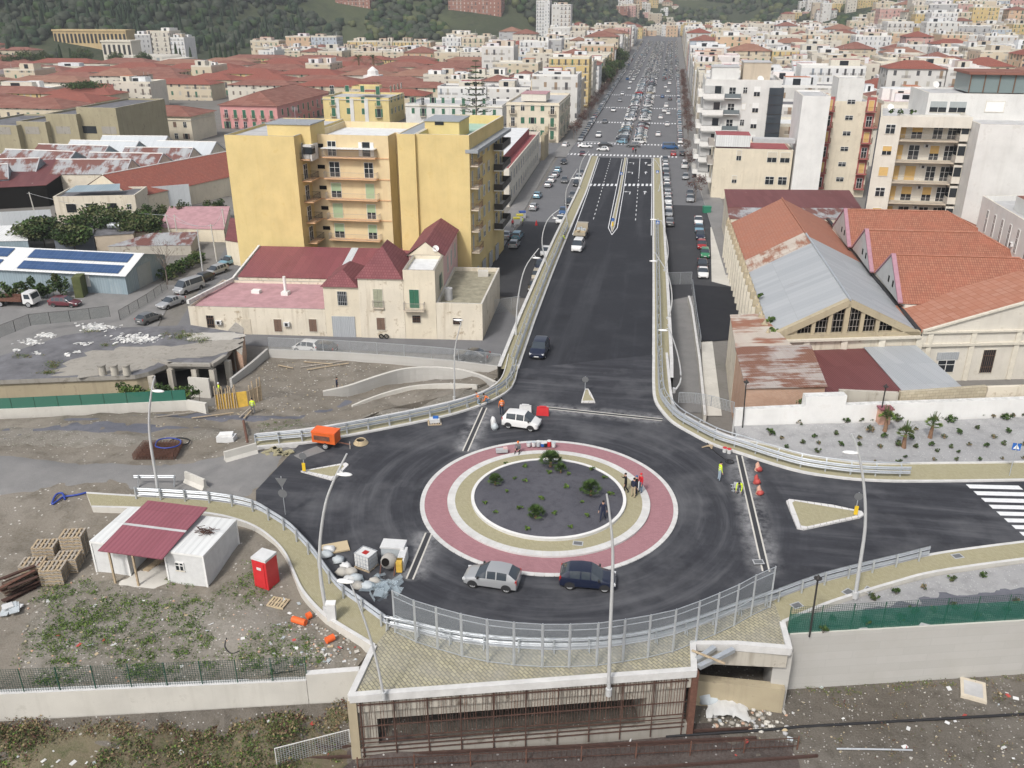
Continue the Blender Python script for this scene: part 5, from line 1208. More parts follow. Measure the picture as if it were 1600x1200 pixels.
def limbs(b,h,r,mat,rnd,n=5,spread=.9,z0=.35,crown=1.5):
 b.tube([V3(0,0,-.3),V3(.04,0,h*.3),V3(-.03,.04,h*.62)],[r*1.25,r,r*.7],7,mat)
 for i in range(n):
  a=2*math.pi*i/n+rnd.uniform(-.4,.4);s=h*rnd.uniform(z0,.6);e=V3(math.cos(a)*crown*rnd.uniform(.5,spread),math.sin(a)*crown*rnd.uniform(.5,spread),h*rnd.uniform(.75,1.0))
  m=V3(e.x*.45,e.y*.45,(s+e.z)*.53);b.tube([V3(0,0,s),m,e],[r*.55,r*.36,r*.12],5,mat)
  for j in range(2):
   f=e+V3(rnd.uniform(-.6,.6)*crown*.5,rnd.uniform(-.6,.6)*crown*.5,rnd.uniform(.1,.5));b.tube([m.lerp(e,.5),f],[r*.2,r*.06],4,mat,False)
def make_tree(name,h,cr,kind,seed):
 rnd=random.Random(seed);t=thing(name,'','tree');b=MB()
 if kind=='broad':
  limbs(b,h*.8,.045*h**.8*.5,'bark',rnd,6,.9,.3,cr);b.build('trunk',t,False);b=MB()
  leaves(b,V3(0,0,h*.64),cr,cr,h*.38,3600,.40,['leaf dark','leaf dark','leaf mid','leaf olive'],rnd,34);b.build('crown',t,False)
 elif kind=='russet':
  limbs(b,h*.92,.07,'twig',rnd,8,1.0,.3,cr);b.build('trunk',t,False);b=MB()
  leaves(b,V3(0,0,h*.68),cr,cr,h*.32,330,.22,['leaf russet','leaf russet','twig'],rnd,16,.2);b.build('crown',t,False)
 elif kind=='bare':
  limbs(b,h*.95,.09,'twig',rnd,10,1.0,.3,cr);b.build('trunk',t,False);b=MB()
  for i in range(70):
   p=V3(rnd.gauss(0,cr*.45),rnd.gauss(0,cr*.45),h*rnd.uniform(.55,1));b.tube([p,p+V3(rnd.uniform(-.4,.4),rnd.uniform(-.4,.4),rnd.uniform(.2,.6))],[.03,.008],3,'twig',False)
  b.build('crown',t,False)
 elif kind=='pine':
  b.tube([V3(0,0,-.3),V3(0,0,h)],[.3,.05],8,'bark');b.build('trunk',t,False);b=MB();tiers=13
  for k in range(tiers):
   z=h*(.18+.8*k/(tiers-1));L=cr*(1-.86*k/(tiers-1));n=9
   for i in range(n):
    a=2*math.pi*(i+.5*(k%2))/n+rnd.uniform(-.12,.12);tip=V3(math.cos(a)*L,math.sin(a)*L,z+L*.10);s=V3(0,0,z)
    b.tube([s,s.lerp(tip,.5)-V3(0,0,.1),tip],[.05,.04,.015],4,'bark',False)
    for j in range(12):
     p=s.lerp(tip,rnd.uniform(.2,1));w_=.16+.35*rnd.random();d=V3(-math.sin(a),math.cos(a),0)*w_
     b.face([p-d-V3(0,0,.05),p+V3(math.cos(a),math.sin(a),.1)*.3-V3(0,0,.06),p+d-V3(0,0,.05),p+V3(0,0,.22)],rnd.choice(['leaf pine','leaf dark']))
  b.build('crown',t,False)
 elif kind=='umbrella':
  b.tube([V3(0,0,-.3),V3(.2,0,h*.5),V3(0,.1,h*.8)],[.4,.3,.22],8,'bark');b.build('trunk',t,False);b=MB()
  leaves(b,V3(0,0,h*.86),cr,cr,h*.14,2200,.5,['leaf dark','leaf mid','leaf dark'],rnd,40,.1);b.build('crown',t,False)
 elif kind=='cypress':
  b.tube([V3(0,0,-.5),V3(0,0,h*.7)],[.25,.08],6,'bark');b.build('trunk',t,False);b=MB()
  for i in range(520):
   z=rnd.random()**.8;a=rnd.uniform(0,6.28);r_=cr*(1-z)**.6*min(1,(z+.08)*5)*rnd.uniform(.7,1.05);p=V3(math.cos(a)*r_,math.sin(a)*r_,h*(.05+.95*z));d=V3(-math.sin(a),math.cos(a),0)*.55
   b.face([p-d,p+d,p+V3(math.cos(a)*.1,math.sin(a)*.1,1.5)],rnd.choice(['leaf pine','leaf dark']))
  b.build('crown',t,False)
 HID.append(t);return t
def fronds(b,c,n,L,droop,w_,mats,rnd,up=(10,70)):
 for i in range(n):
  a=2.399*i+rnd.uniform(-.2,.2);el=R(rnd.uniform(*up));d=V3(math.cos(a)*math.cos(el),math.sin(a)*math.cos(el),math.sin(el));s=V3(-math.sin(a),math.cos(a),0);m=rnd.choice(mats)
  P=[c+d*L*t+V3(0,0,-droop*L*t*t)for t in(0,.35,.7,1)]
  for j in range(9):
   t=.2+.8*j/8;q=c+d*L*t+V3(0,0,-droop*L*t*t);l=w_*(1-.55*abs(t-.5)*2)
   for sg in(-1,1):b.face([q,q+d*.09,q+s*sg*l+d*l*.6-V3(0,0,l*.25)],m)
  for j in range(3):b.tube([P[j],P[j+1]],.012,3,m,False)
def fan_palm(b,c,n,L,mats,rnd):
 for i in range(n):
  a=2.399*i;el=R(rnd.uniform(0,78));d=V3(math.cos(a)*math.cos(el),math.sin(a)*math.cos(el),math.sin(el));s=d.cross(V3(0,0,1));s=s.normalized()if s.length>.01 else V3(1,0,0);n2=s.cross(d);m=rnd.choice(mats)
  h=c+d*L*.55;b.tube([c,h],.012,3,m,False);k=9
  for j in range(k):
   t=-1.25+2.5*j/(k-1);e=d*math.cos(t)+s*math.sin(t);tip=h+e*L*.5-V3(0,0,L*.1*abs(t));sd=(s*math.cos(t)-d*math.sin(t))*.035
   b.face([h-sd*.4,h+e*L*.25+sd,tip,h+e*L*.25-sd],m)
def make_palm(kind,seed):
 rnd=random.Random(seed);t=thing('palm_tree' if kind!='island' else 'fan_palm','','palm');b=MB()
 if kind=='island':
  b.cyl((0,0,-.1),.13,.55,8,'palm bark',.10);b.build('trunk',t,False);b=MB()
  fan_palm(b,V3(0,0,.45),34,1.0,['leaf mid','leaf dark','leaf mid'],rnd);fan_palm(b,V3(.35,.2,.3),14,.7,['leaf mid','leaf dark'],rnd);b.build('crown',t,False)
 elif kind=='young':
  b.tube([V3(0,0,-.1),V3(.05,.02,.6),V3(0,.05,1.25)],[.22,.17,.13],8,'palm bark');b.build('trunk',t,False);b=MB()
  fan_palm(b,V3(0,.05,1.3),26,.85,['leaf mid','leaf olive','leaf bright'],rnd);fronds(b,V3(0,.05,1.35),8,1.2,.05,.14,['leaf olive','leaf mid'],rnd,(60,88));b.build('crown',t,False)
 else:
  b.tube([V3(0,0,-.3),V3(.1,0,4),V3(0,0,8)],[.4,.32,.35],8,'palm bark');b.build('trunk',t,False);b=MB()
  fronds(b,V3(0,0,8.1),46,3.4,.55,.5,['leaf dark','leaf mid','leaf olive'],rnd,(-25,80));b.build('crown',t,False)
 HID.append(t);return t
def make_shrub(name,r,h,mats,n,seed,size=.12):
 rnd=random.Random(seed);b=MB();leaves(b,V3(0,0,h*.55),r,r,h*.55,n,size,mats,rnd,7,.15)
 for i in range(5):a=i*1.26;b.tube([V3(0,0,-.05),V3(math.cos(a)*r*.5,math.sin(a)*r*.5,h*.6)],[.02,.008],3,'twig',False)
 o=b.build(name);HID.append(o);return o
def put(proto,loc,s=1.0,rz=0.0,label='',cat=None,group=None,sz=None):
 c=copy_tree(proto);c.location=loc;c.rotation_euler=(0,0,rz);c.scale=(s,s,s if sz is None else sz);tag(c,uniq(label),cat,group);return c
rnd=random.Random(21)
FP=[make_palm('island',s)for s in(1,2)];YP=[make_palm('young',s)for s in(3,4)];DP=make_palm('date',5)
bpy.context.view_layer.update()
for i,(px,py,s,lb)in enumerate([(860,729,1.15,'large fan palm at the top of the island gravel bed'),(876,740,.65,'small fan palm beside the large one on the island'),(774,757,.75,'fan palm at the left of the island gravel bed'),(923,775,1.0,'broad fan palm at the right of the island gravel bed'),(837,810,.85,'fan palm at the lower middle of the island gravel bed')]):
 p=G(px,py,.6);p.z=mound(p.x,p.y);put(FP[i%2],p,s*.95,i,lb,'palm','palms on the island')
for i,(px,py,lb)in enumerate([(1382,674,'young palm beside the small red roofed box in the shrub bed'),(1412,699,'young palm standing lowest in the shrub bed'),(1453,684,'young palm at the right of the three in the shrub bed')]):
 put(YP[i%2],PD(px,py),1.0,i*2,lb,'palm','young palms in the shrub bed')
sh=[make_shrub('shrub',.42,.55,['leaf mid','leaf olive','leaf blue green'],130,1),make_shrub('shrub',.36,.5,['leaf dark','leaf mid'],110,2),make_shrub('shrub',.32,.42,['leaf olive','leaf dry','leaf blue green'],90,3)]
shl=[(1217,660,.7),(1232,661,.8),(1250,665,1.4),(1266,661,.7),(1281,661,.8),(1298,660,.8),(1313,659,.9),(1322,662,1.2),(1330,658,.7),(1345,658,.8),(1361,657,.7),(1357,675,1.6),(1402,660,1.5),(1428,656,.7),(1442,655,.7),(1469,656,.8),(1485,660,1.5),(1502,653,.9),(1520,652,.8),(1534,652,.9),(1552,653,.8),(1567,652,.8),(1573,656,1.3),(1582,651,.9),(1597,650,.9),(1203,680,1.3),(1221,687,.8),(1255,693,.8),(1273,684,.8),(1279,694,.8),(1305,680,.8),(1313,697,.9),(1342,687,.9),(1343,697,.8),(1382,684,1.0),(1375,700,.9),(1401,697,1.0),(1422,686,1.0),(1430,673,.8),(1432,700,.8),(1456,697,.9),(1475,685,1.0),(1484,700,.7),(1497,678,1.0),(1513,697,.8),(1528,671,.8),(1542,699,.9),(1553,685,.9),(1566,695,.8),(1574,676,.9),(1598,697,.9),(1465,707,.7),(1498,708,.6),(1460,720,.7),(1493,719,.6),(1530,719,.6),(1565,718,.6),(1278,708,.9),(1415,716,.6),(1368,723,.6),(1403,724,.8),(1228,700,.7),(1597,717,.6)]
for i,(px,py,s)in enumerate(shl):
 row='along the white wall' if py<666 else('in the middle of the gravel bed' if py<692 else 'near the pavement side of the gravel bed')
 k_=sum(1 for q in shl if((q[1]<666)==(py<666)and(q[1]<692)==(py<692))and q[0]<=px)
 tot=sum(1 for q in shl if((q[1]<666)==(py<666)and(q[1]<692)==(py<692)))
 put(sh[i%3],PD(px,py),s,i,'%s shrub %s, %s from the left'%(('green','dark green','greyish')[i%3],row,ordn(k_)),'shrub','shrubs in the gravel bed by the white wall')
rgs=[(1365,943),(1399,933),(1443,925),(1485,911),(1534,904),(1586,938),(1492,956),(1574,953),(1458,961),(1426,961),(1405,972),(1298,972),(1352,980),(1286,988),(1527,964)]
for i,(px,py)in enumerate(rgs):
 k_=sum(1 for q in rgs if q[0]<=px)
 put(sh[i%3],RGd(px,py),(.9 if py>930 else.75)*1.1,i,'%s low shrub in the gravel behind the green netted fence, %s from the left'%(('green','dark green','greyish')[i%3],ordn(k_)),'shrub','shrubs behind the netted fence')
it=make_shrub('succulent',.2,.28,['leaf bright','leaf mid'],40,7,.14)
its=[(790,721),(820,729),(857,742),(820,756),(888,744),(847,785),(812,797),(866,805),(823,825),(891,823),(909,788),(918,807),(945,745),(804,750),(884,766),(757,785),(774,800),(792,771),(955,772),(925,731)]
for i,(px,py)in enumerate(its):
 p=G(px,py,.6);p.z=mound(p.x,p.y);k_=sum(1 for q in its if q[0]<=px)
 put(it,p,rnd.uniform(.8,1.3),i,'small bright green plant in the island gravel, %s from the left'%ordn(k_),'plant','small plants on the island')
ST=[make_tree('street_tree',5.5,2.0,'russet',s)for s in(1,2,3)]
bpy.context.view_layer.update()
for s,f_ in((-1,aveL),(1,aveR)):
 ys=[292+9.5*i for i in range(27)]if s<0 else[300+10*i for i in range(26)]
 for k,y in enumerate(ys):
  put(ST[k%3],V3(f_(y)+s*1.3,y,avz(y)+.1),rnd.uniform(.8,1.15),k,'russet twiggy street tree on the %s side of the avenue, %s from the crossing'%('left' if s<0 else 'right',ordn(k+1)),'tree','street trees along the avenue')
for k,(px,py,s,lb)in enumerate([(1086,316,1.15,'russet street tree nearest the bridge on the right street'),(1074,268,1.1,'russet street tree by the white van on the right street'),(1071,246,1.0,'russet street tree at the right corner of the crossing')]):
 put(ST[k],V3(*G(px,py,ZS).xy,ZS),s,k,lb,'tree','street trees along the avenue')
for(nm,px,py,z,h,cr,kd,lb)in[('norfolk_pine',745,224,ZS,25,7.0,'pine','tall tiered dark conifer behind the yellow apartment block'),('umbrella_pine',138,172,ZS,11.5,9.5,'umbrella','wide umbrella pine among the red barrack roofs'),('bare_tree',262,445,ZS,7,2.4,'bare','bare grey tree at the corner of the alley fence'),('bare_tree',837,228,ZS,6,2.4,'bare','small bare tree behind the old stone wall by the left street'),('broad_tree',165,375,ZS,6.5,6.5,'broad','large dense green tree below the factory house windows'),('broad_tree',70,385,ZS,5.5,5.0,'broad','dark green tree left of the factory house'),('broad_tree',118,392,ZS,4.6,3.8,'broad','olive green tree in front of the factory house'),('broad_tree',225,378,ZS,5.5,4.5,'broad','dense green tree right of the factory house windows'),('broad_tree',810,92,ZS,9,4.5,'broad','dark evergreen standing high on the left of the avenue')]:
 if kd=='broad' and px==810:x,y,zz_=aveL(560)-1.5,560,avz(560)
 else:q=G(px,py,z);x,y,zz_=q.x,q.y,z
 o=make_tree(nm,h,cr,kd,hash(nm)%97+px);HID.remove(o);o.location=(x,y,zz_);tag(o,lb,'tree')
p=G(1275,150,ZS);put(DP,V3(93,372,ZS),1.9,0,'tall date palm between the white and the red houses','palm')
for i,(x,y)in enumerate([(-171,497),(-163,499),(-159,480)]):put(DP,V3(x,y,ZS),1.5 if i<2 else 1.0,i*2,('tall palm left of two above the barrack roofs','tall palm right of two above the barrack roofs','low dark palm in front of the two tall palms')[i],'palm')
for i,y in enumerate((552,545,425,428)):pass
def hedge(name,label,a,c,w_,h,n,mats,seed,size=.28,cat='hedge'):
 rnd=random.Random(seed);b=MB();L=(c-a).length;k=max(2,int(L/1.6));t=thing(name,label,cat,a)
 for i in range(k):
  p=a.lerp(c,(i+.5)/k);leaves(b,p+V3(0,0,h*.5),L/k*1.1,w_,h*.55*rnd.uniform(.8,1.15),n*2//k,size,mats,rnd,8,.1)
 b.build('foliage',t)
 b=MB()
 for i in range(k*2):p=a.lerp(c,i/(k*2-1));b.tube([p-V3(0,0,.1),p+V3(rnd.uniform(-.2,.2),0,h*.7)],[.04,.015],4,'bark',False)
 st_=b.build('stems',t);tag(st_,kind='stuff');return t
LM=['leaf dark','leaf mid','leaf dark','leaf olive']
hedge('ivy_hedge','thick ivy over the fence behind the white lorry',G(-30,478,ZS),G(105,462,ZS),1.0,3.4,2600,LM,1)
hedge('ivy_hedge','dark green ivy bank left of the yellow apartment block',G(215,358,ZS),G(300,352,ZS),1.4,5.0,2600,LM,2)
hedge('ivy_hedge','ivy climbing beside the low sheds near the yellow block',G(318,345,ZS),G(350,340,ZS),1.2,4.2,1200,LM,3)
hedge('ivy_hedge','green hedge along the grey sheet fence on the far left',G(-60,385,ZS),G(88,372,ZS),1.0,3.2,2400,LM,4)
hedge('ivy_hedge','dark ivy along the alley fence by the bare tree',G(258,440,ZS),G(318,405,ZS),.9,2.0,1400,LM,5)
hedge('bushes','green bushes growing at the foot of the ruin',G(190,622,-3),G(312,628,-3),.7,1.8,1200,['leaf mid','leaf dark','leaf bright'],6,.2,'bush')
hedge('bushes','overgrown dark hedge between the brick shed and the yard wall',V3(wb[1].x+.6,wb[1].y+2.2,0),V3(wb[2].x-.3,wb[2].y+2.4,0),.7,2.4,900,['leaf olive','leaf mid','leaf dark'],7,.2,'bush')
drop_protos()
def scatter(name,n,pick,make,seed,kind='stuff',label='',cat=''):
 rnd=random.Random(seed);b=MB()
 for _ in range(n):
  p=pick(rnd)
  if p is not None:make(b,p,rnd)
 o=b.build(name);return tag(o,label,cat,kind=kind)
def tuft(mats,s,dens=(10,26)):
 def f(b,p,r):
  k=r.uniform(.5,1.4)*s
  for _ in range(r.randint(*dens)):
   d=V3(r.gauss(0,.5)*k,r.gauss(0,.5)*k,abs(r.gauss(0,.28))*k+.03);q=p+d;u=V3(r.uniform(-1,1),r.uniform(-1,1),r.uniform(-.3,.5)).normalized()*k*.22;v=V3(r.uniform(-1,1),r.uniform(-1,1),r.uniform(.1,1)).normalized()*k*.22
   b.face([q-u*.5,q+u*.5,q+u*.3+v,q-u*.4+v],r.choice(mats))
 return f
def pxpick(poly,pos,dens=None):
 x0,x1=min(p[0]for p in poly),max(p[0]for p in poly);y0,y1=min(p[1]for p in poly),max(p[1]for p in poly)
 def ins(x,y):
  c=False;j=len(poly)-1
  for i in range(len(poly)):
   a,b_=poly[i],poly[j]
   if(a[1]>y)!=(b_[1]>y)and x<(b_[0]-a[0])*(y-a[1])/(b_[1]-a[1])+a[0]:c=not c
   j=i
  return c
 def f(r):
  for _ in range(60):
   x,y=r.uniform(x0,x1),r.uniform(y0,y1)
   if ins(x,y):
    p=pos(x,y)
    if dens is None or noise.noise(Vector((p.x*.33,p.y*.33,dens)))+r.uniform(-.3,.3)>-.06:return p
  return None
 return f
YW=[(50,930),(130,900),(180,925),(260,935),(330,935),(420,950),(470,985),(540,1040),(300,1062),(60,1070),(20,1040)]
scatter('weeds',560,pxpick(YW,YD,3.3),tuft(['leaf mid','leaf bright','leaf mid','leaf bright'],.33,(18,40)),1,label='green weeds growing over the stony yard below the cabins',cat='weeds')
scatter('weeds',110,pxpick([(250,905),(330,915),(400,870),(440,930),(430,960),(300,940)],YD,8.1),tuft(['leaf mid','leaf bright'],.3),2,label='small green weeds round the white cabin and the red toilet',cat='weeds')
scatter('weeds',40,pxpick([(400,662),(470,655),(480,668),(405,676)],YD),tuft(['leaf bright','leaf mid'],.25),3,label='thin grass below the guard rail of the left arm',cat='weeds')
SC=[(-60,1150),(0,1140),(200,1128),(420,1112),(545,1100),(548,1199),(300,1240),(-60,1260)]
scatter('scrub',640,pxpick(SC,RD,5.5),tuft(['leaf dark','leaf mid','leaf olive','leaf olive','leaf dry','leaf dry','leaf russet','leaf bright'],.42,(16,36)),4,label='green and brown scrub covering the bank beside the old bridge',cat='scrub')
scatter('dry_grass',330,pxpick([(-60,1128),(0,1122),(300,1108),(545,1095),(548,1140),(200,1150),(-60,1170)],RD),tuft(['leaf dry','leaf dry','leaf russet','leaf olive'],.42),5,label='dry brown grass along the foot of the cream bank wall',cat='grass')
scatter('weeds',90,pxpick([(1235,1066),(1600,1042),(1600,1062),(1300,1090),(1235,1085)],RD),tuft(['leaf olive','leaf bright','leaf dry'],.3),6,label='yellow green weeds along the foot of the tall concrete wall',cat='weeds')
scatter('weeds',60,pxpick([(1180,1080),(1600,1060),(1600,1199),(1250,1199)],RD,2.2),tuft(['leaf olive','leaf dry','leaf russet'],.28),7,label='sparse dry weeds on the stony railway ground',cat='weeds')
def stone(mats,s):
 def f(b,p,r):
  k=s*r.uniform(.4,1.5);b.blob(p+V3(0,0,k*.2),k,k*r.uniform(.6,1),k*.6,r.choice(mats),5,3,.3,r)
 return f
scatter('rubble',420,pxpick(YW,YD),stone(['concrete','old concrete','stone','concrete','brick'],.09),8,label='loose stones and brick bits strewn over the yard',cat='rubble')
scatter('rubble',380,pxpick([(1100,1085),(1240,1080),(1600,1050),(1700,1199),(1100,1230)],RD),stone(['pale concrete','concrete','old concrete','stone'],.06),9,label='pale stones scattered over the railway ground',cat='rubble')
scatter('rubble',130,pxpick([(1100,1075),(1225,1080),(1232,1150),(1110,1140)],RD),stone(['concrete','old concrete','roof felt','brick','pale concrete'],.15),10,label='heap of broken rubble beside the old bridge',cat='rubble')
scatter('rubble',200,pxpick([(400,560),(600,570),(560,590),(480,640),(300,665),(200,668),(420,640)],YD),stone(['old concrete','stone','concrete'],.09),11,label='stones and clods in the sunken pit',cat='rubble')
scatter('rubble',130,pxpick([(460,960),(540,990),(560,1035),(470,1040)],YD),stone(['concrete','tarp','old concrete','brick','concrete'],.10),12,label='builders rubble and litter beside the lower left pavement',cat='rubble')
_WIN={}
def win_mesh(kind,w_,h):
 key=(kind,round(w_,2),round(h,2))
 if key in _WIN:return _WIN[key]
 b=MB();k,_,m=kind.partition(':');x=w_/2;d=-.05
 b.box(-x-.08,x+.08,d,.05,-.08,0,'stone trim');fm='white frame' if k in('glass','roller','french')else 'stone trim'
 for a,c in((-x-.06,-x),(x,x+.06)):b.box(a,c,d,.05,.001,h,fm)
 b.box(-x-.06,x+.06,d,.05,h+.001,h+.07,fm)
 if k=='shut':
  for s in(-1,1):
   xa,xb=(-x,-.015)if s<0 else(.015,x);b.box(xa,xb,d+.015,.02,.01,h-.005,m)
   n=max(4,int(h/.3))
   for i in range(n):z=.08+(h-.16)*i/n;b.box(xa+.07,xb-.07,d-.004,d+.0149,z,z+(h-.16)/n*.55,m)
 elif k=='open':
  b.box(-x,x,d+.03,.02,.01,h-.005,'window glass')
  for s in(-1,1):xa=s*(x+.09);b.box(min(xa,xa+s*x*.9),max(xa,xa+s*x*.9),d-.01,d+.02,.02,h-.02,m)
 elif k=='roller':
  q=h*.45;b.box(-x,x,d+.03,.02,.01,q,'window glass');b.box(-x,x,d+.02,.02,q+.001,h-.005,m or 'beige shutter');b.box(-.03,.03,d+.01,d+.029,.01,q,'white frame')
 elif k=='closed':b.box(-x,x,d+.02,.02,.01,h-.005,m)
 elif k=='bars':
  b.box(-x,x,d+.04,.02,.01,h-.005,'window glass');n=max(3,int(w_/.22))
  for i in range(n):q=-x+w_*(i+.5)/n;b.box(q-.02,q+.02,d-.03,d+.0,.0,h,m or 'brown iron')
  for z in(.25*h,.75*h):b.box(-x,x,d-.031,d+.001,z,z+.04,m or 'brown iron')
 else:
  b.box(-x,x,d+.03,.02,.01,h-.005,'pale glass' if k=='french' else 'window glass')
  b.box(-.035,.035,d+.005,d+.029,.01,h-.005,fm);b.box(-x,x,d+.006,d+.028,h*.62,h*.62+.06,fm)
 o=b.build('window');me=o.data;bpy.data.objects.remove(o);_WIN[key]=me;return me
def win(root,kind,P,ang,w_=1.1,h=1.6,name='window',label=None):
 o=bpy.data.objects.new(name,win_mesh(kind,w_,h));COL.objects.link(o);o.parent=root
 o.location=Vector(P)-root.location;o.rotation_euler=(0,0,ang+math.pi/2)
 if label:o['label']=label
 return o
_BAL={}
def balcony(root,P,ang,w_=3.0,d=1.2,rail='rail iron',slab='balcony slab',style='bars',label=None):
 key=(round(w_,2),d,rail,slab,style)
 if key not in _BAL:
  b=MB();x=w_/2;b.box(-x,x,-d,0,-.16,0,slab)
  if style=='bars':
   for a,c in(((-x+.03,-d+.03),(x-.03,-d+.03)),((-x+.03,-d+.03),(-x+.03,-.02)),((x-.03,-d+.03),(x-.03,-.02))):
    for z in(.08,.95):b.bar(V3(a[0],a[1],z),V3(c[0],c[1],z),.04,.04,rail)
    L=math.hypot(a[0]-c[0],a[1]-c[1]);n=max(2,int(L/.16))
    for i in range(n+1):t=i/n;b.bar(V3(a[0]+(c[0]-a[0])*t,a[1]+(c[1]-a[1])*t,.08),V3(a[0]+(c[0]-a[0])*t,a[1]+(c[1]-a[1])*t,.95),.018,.018,rail)
  else:
   b.box(-x,x,-d,-d+.08,.001,1.0,rail);b.box(-x,-x+.08,-d+.081,-.01,.001,1.0,rail);b.box(x-.08,x,-d+.081,-.01,.001,1.0,rail)
  o=b.build('balcony');_BAL[key]=o.data;bpy.data.objects.remove(o)
 o=bpy.data.objects.new('balcony',_BAL[key]);COL.objects.link(o);o.parent=root;o.location=Vector(P)-root.location;o.rotation_euler=(0,0,ang+math.pi/2)
 if label:o['label']=label
 return o
def small(root,name,b):return b.build(name,root)
def poly_block(root,pts,z0,z1,mat,roofmat,parapet=.7,th=.25,name='wall',roof='roof',cap='stone trim'):
 P=[V3(p[0],p[1],0)for p in pts];n=len(P)
 if sum(P[i].x*P[(i+1)%n].y-P[(i+1)%n].x*P[i].y for i in range(n))<0:P.reverse()
 b=MB();inn=[]
 for i in range(n):
  a,p,c=P[i-1],P[i],P[(i+1)%n];d1=(p-a).normalized();d2=(c-p).normalized();n1=V3(-d1.y,d1.x,0);n2=V3(-d2.y,d2.x,0)
  den=1+n1.dot(n2);inn.append(p+(n1+n2)*(th/max(.3,den)))
 for i in range(n):
  j=(i+1)%n;b.face([V3(P[i].x,P[i].y,z0),V3(P[j].x,P[j].y,z0),V3(P[j].x,P[j].y,z1),V3(P[i].x,P[i].y,z1)],mat)
  b.face([V3(P[i].x,P[i].y,z1),V3(P[j].x,P[j].y,z1),V3(inn[j].x,inn[j].y,z1),V3(inn[i].x,inn[i].y,z1)],cap)
  b.face([V3(inn[j].x,inn[j].y,z1-parapet),V3(inn[i].x,inn[i].y,z1-parapet),V3(inn[i].x,inn[i].y,z1),V3(inn[j].x,inn[j].y,z1)],mat)
 b.build(name,root)
 b=MB()
 for t in geometry.tessellate_polygon([inn]):
  q=[V3(inn[i].x,inn[i].y,z1-parapet)for i in t]
  if(q[1]-q[0]).cross(q[2]-q[0]).z<0:q.reverse()
  b.face(q,roofmat)
 b.build(roof,root)
def box_block(root,x0,x1,y0,y1,z0,z1,mat,roofmat,**k):poly_block(root,[(x0,y0),(x1,y0),(x1,y1),(x0,y1)],z0,z1,mat,roofmat,**k)
def hip_roof(root,x0,x1,y0,y1,z,h,mat,ov=.4,gable='',wall=None,name='roof'):
 b=MB();x0-=ov;x1+=ov;y0-=ov;y1+=ov;W,D=x1-x0,y1-y0
 if W>=D:r=D/2;a,c=V3(x0+(0 if 'w' in gable else r),(y0+y1)/2,z+h),V3(x1-(0 if 'e' in gable else r),(y0+y1)/2,z+h)
 else:r=W/2;a,c=V3((x0+x1)/2,y0+(0 if 's' in gable else r),z+h),V3((x0+x1)/2,y1-(0 if 'n' in gable else r),z+h)
 A,B_,C,D_=V3(x0,y0,z),V3(x1,y0,z),V3(x1,y1,z),V3(x0,y1,z)
 if W>=D:fs=[([A,B_,c,a],'r'),([B_,C,c],'e'),([C,D_,a,c],'r'),([D_,A,a],'w')]
 else:fs=[([A,B_,a],'s'),([B_,C,c,a],'r'),([C,D_,c],'n'),([D_,A,a,c],'r')]
 for q,s in fs:b.face(q,wall if(s in gable and wall)else mat)
 b.face([D_,C,B_,A],'stone trim');b.build(name,root)
 b=MB();b.tube([a+V3(0,0,.03),c+V3(0,0,.03)],.12,5,mat)
 for p,e in(((A,a),(D_,a),(B_,c),(C,c))if W>=D else((A,a),(B_,a),(C,c),(D_,c))):b.tube([p+V3(0,0,.03),e+V3(0,0,.03)],.10,5,mat)
 b.build('roof_ridge',root)
def cornice(root,x0,x1,y0,y1,z,d=.25,h=.25,mat='stone trim',name='cornice'):
 b=MB();b.box(x0-d,x1+d,y0-d,y0-.003,z,z+h,mat);b.box(x0-d,x1+d,y1+.003,y1+d,z,z+h,mat);b.box(x0-d,x0-.003,y0-.003,y1+.003,z,z+h,mat);b.box(x1+.003,x1+d,y0-.003,y1+.003,z,z+h,mat);b.build(name,root)
S_,E_,W_=R(-90),0.0,R(180)
def grid(root,face,fixed,u0,u1,zs,n,kinds,w_=1.1,h=1.7,balc=(),rnd=None,bw=2.2,skip=(),rail='rail iron',tall=True,bd=.9,slab='balcony slab',style='bars'):
 rnd=rnd or random.Random(int(abs(fixed*7)+n))
 for fl,z in enumerate(zs):
  for i in range(n):
   if(fl,i)in skip:continue
   u=u0+(u1-u0)*(i+.5)/n;P={'s':V3(u,fixed-.03,z),'e':V3(fixed+.03,u,z),'w':V3(fixed-.03,u,z)}[face];a={'s':S_,'e':E_,'w':W_}[face]
   k=rnd.choice(kinds);b_=(i in balc)
   win(root,k,P-V3(0,0,.85 if(b_ and tall)else 0),a,w_,h+(.75 if b_ and tall else 0))
   if b_:balcony(root,P-V3(0,0,.87),a,bw,bd,rail,slab,style)
GS=['shut:green shutter']*3+['open:green shutter','glass'];BS=['roller:beige shutter','glass','closed:beige shutter','roller:beige shutter'];TS=['closed:tan shutter','roller:tan shutter','glass']
def bldg(name,label,x0,x1,y0,y1,zt,mat,roofmat='roof felt',z0=ZS,cat='building',group=None,roof='flat',hip=2.5,cor=True,parapet=.7,**k):
 t=thing(name,label,cat,((x0+x1)/2,y0,z0),0,group)
 if roof=='flat':box_block(t,x0,x1,y0,y1,z0-1,zt,mat,roofmat,parapet=parapet)
 else:
  b=MB();b.box(x0,x1,y0,y1,z0-1,zt,mat,skip='b');b.build('wall',t);hip_roof(t,x0,x1,y0,y1,zt+.02,hip,roofmat,.45,**k)
 if cor:cornice(t,x0,x1,y0,y1,zt-(.95 if roof=='flat' else.35))
 return t
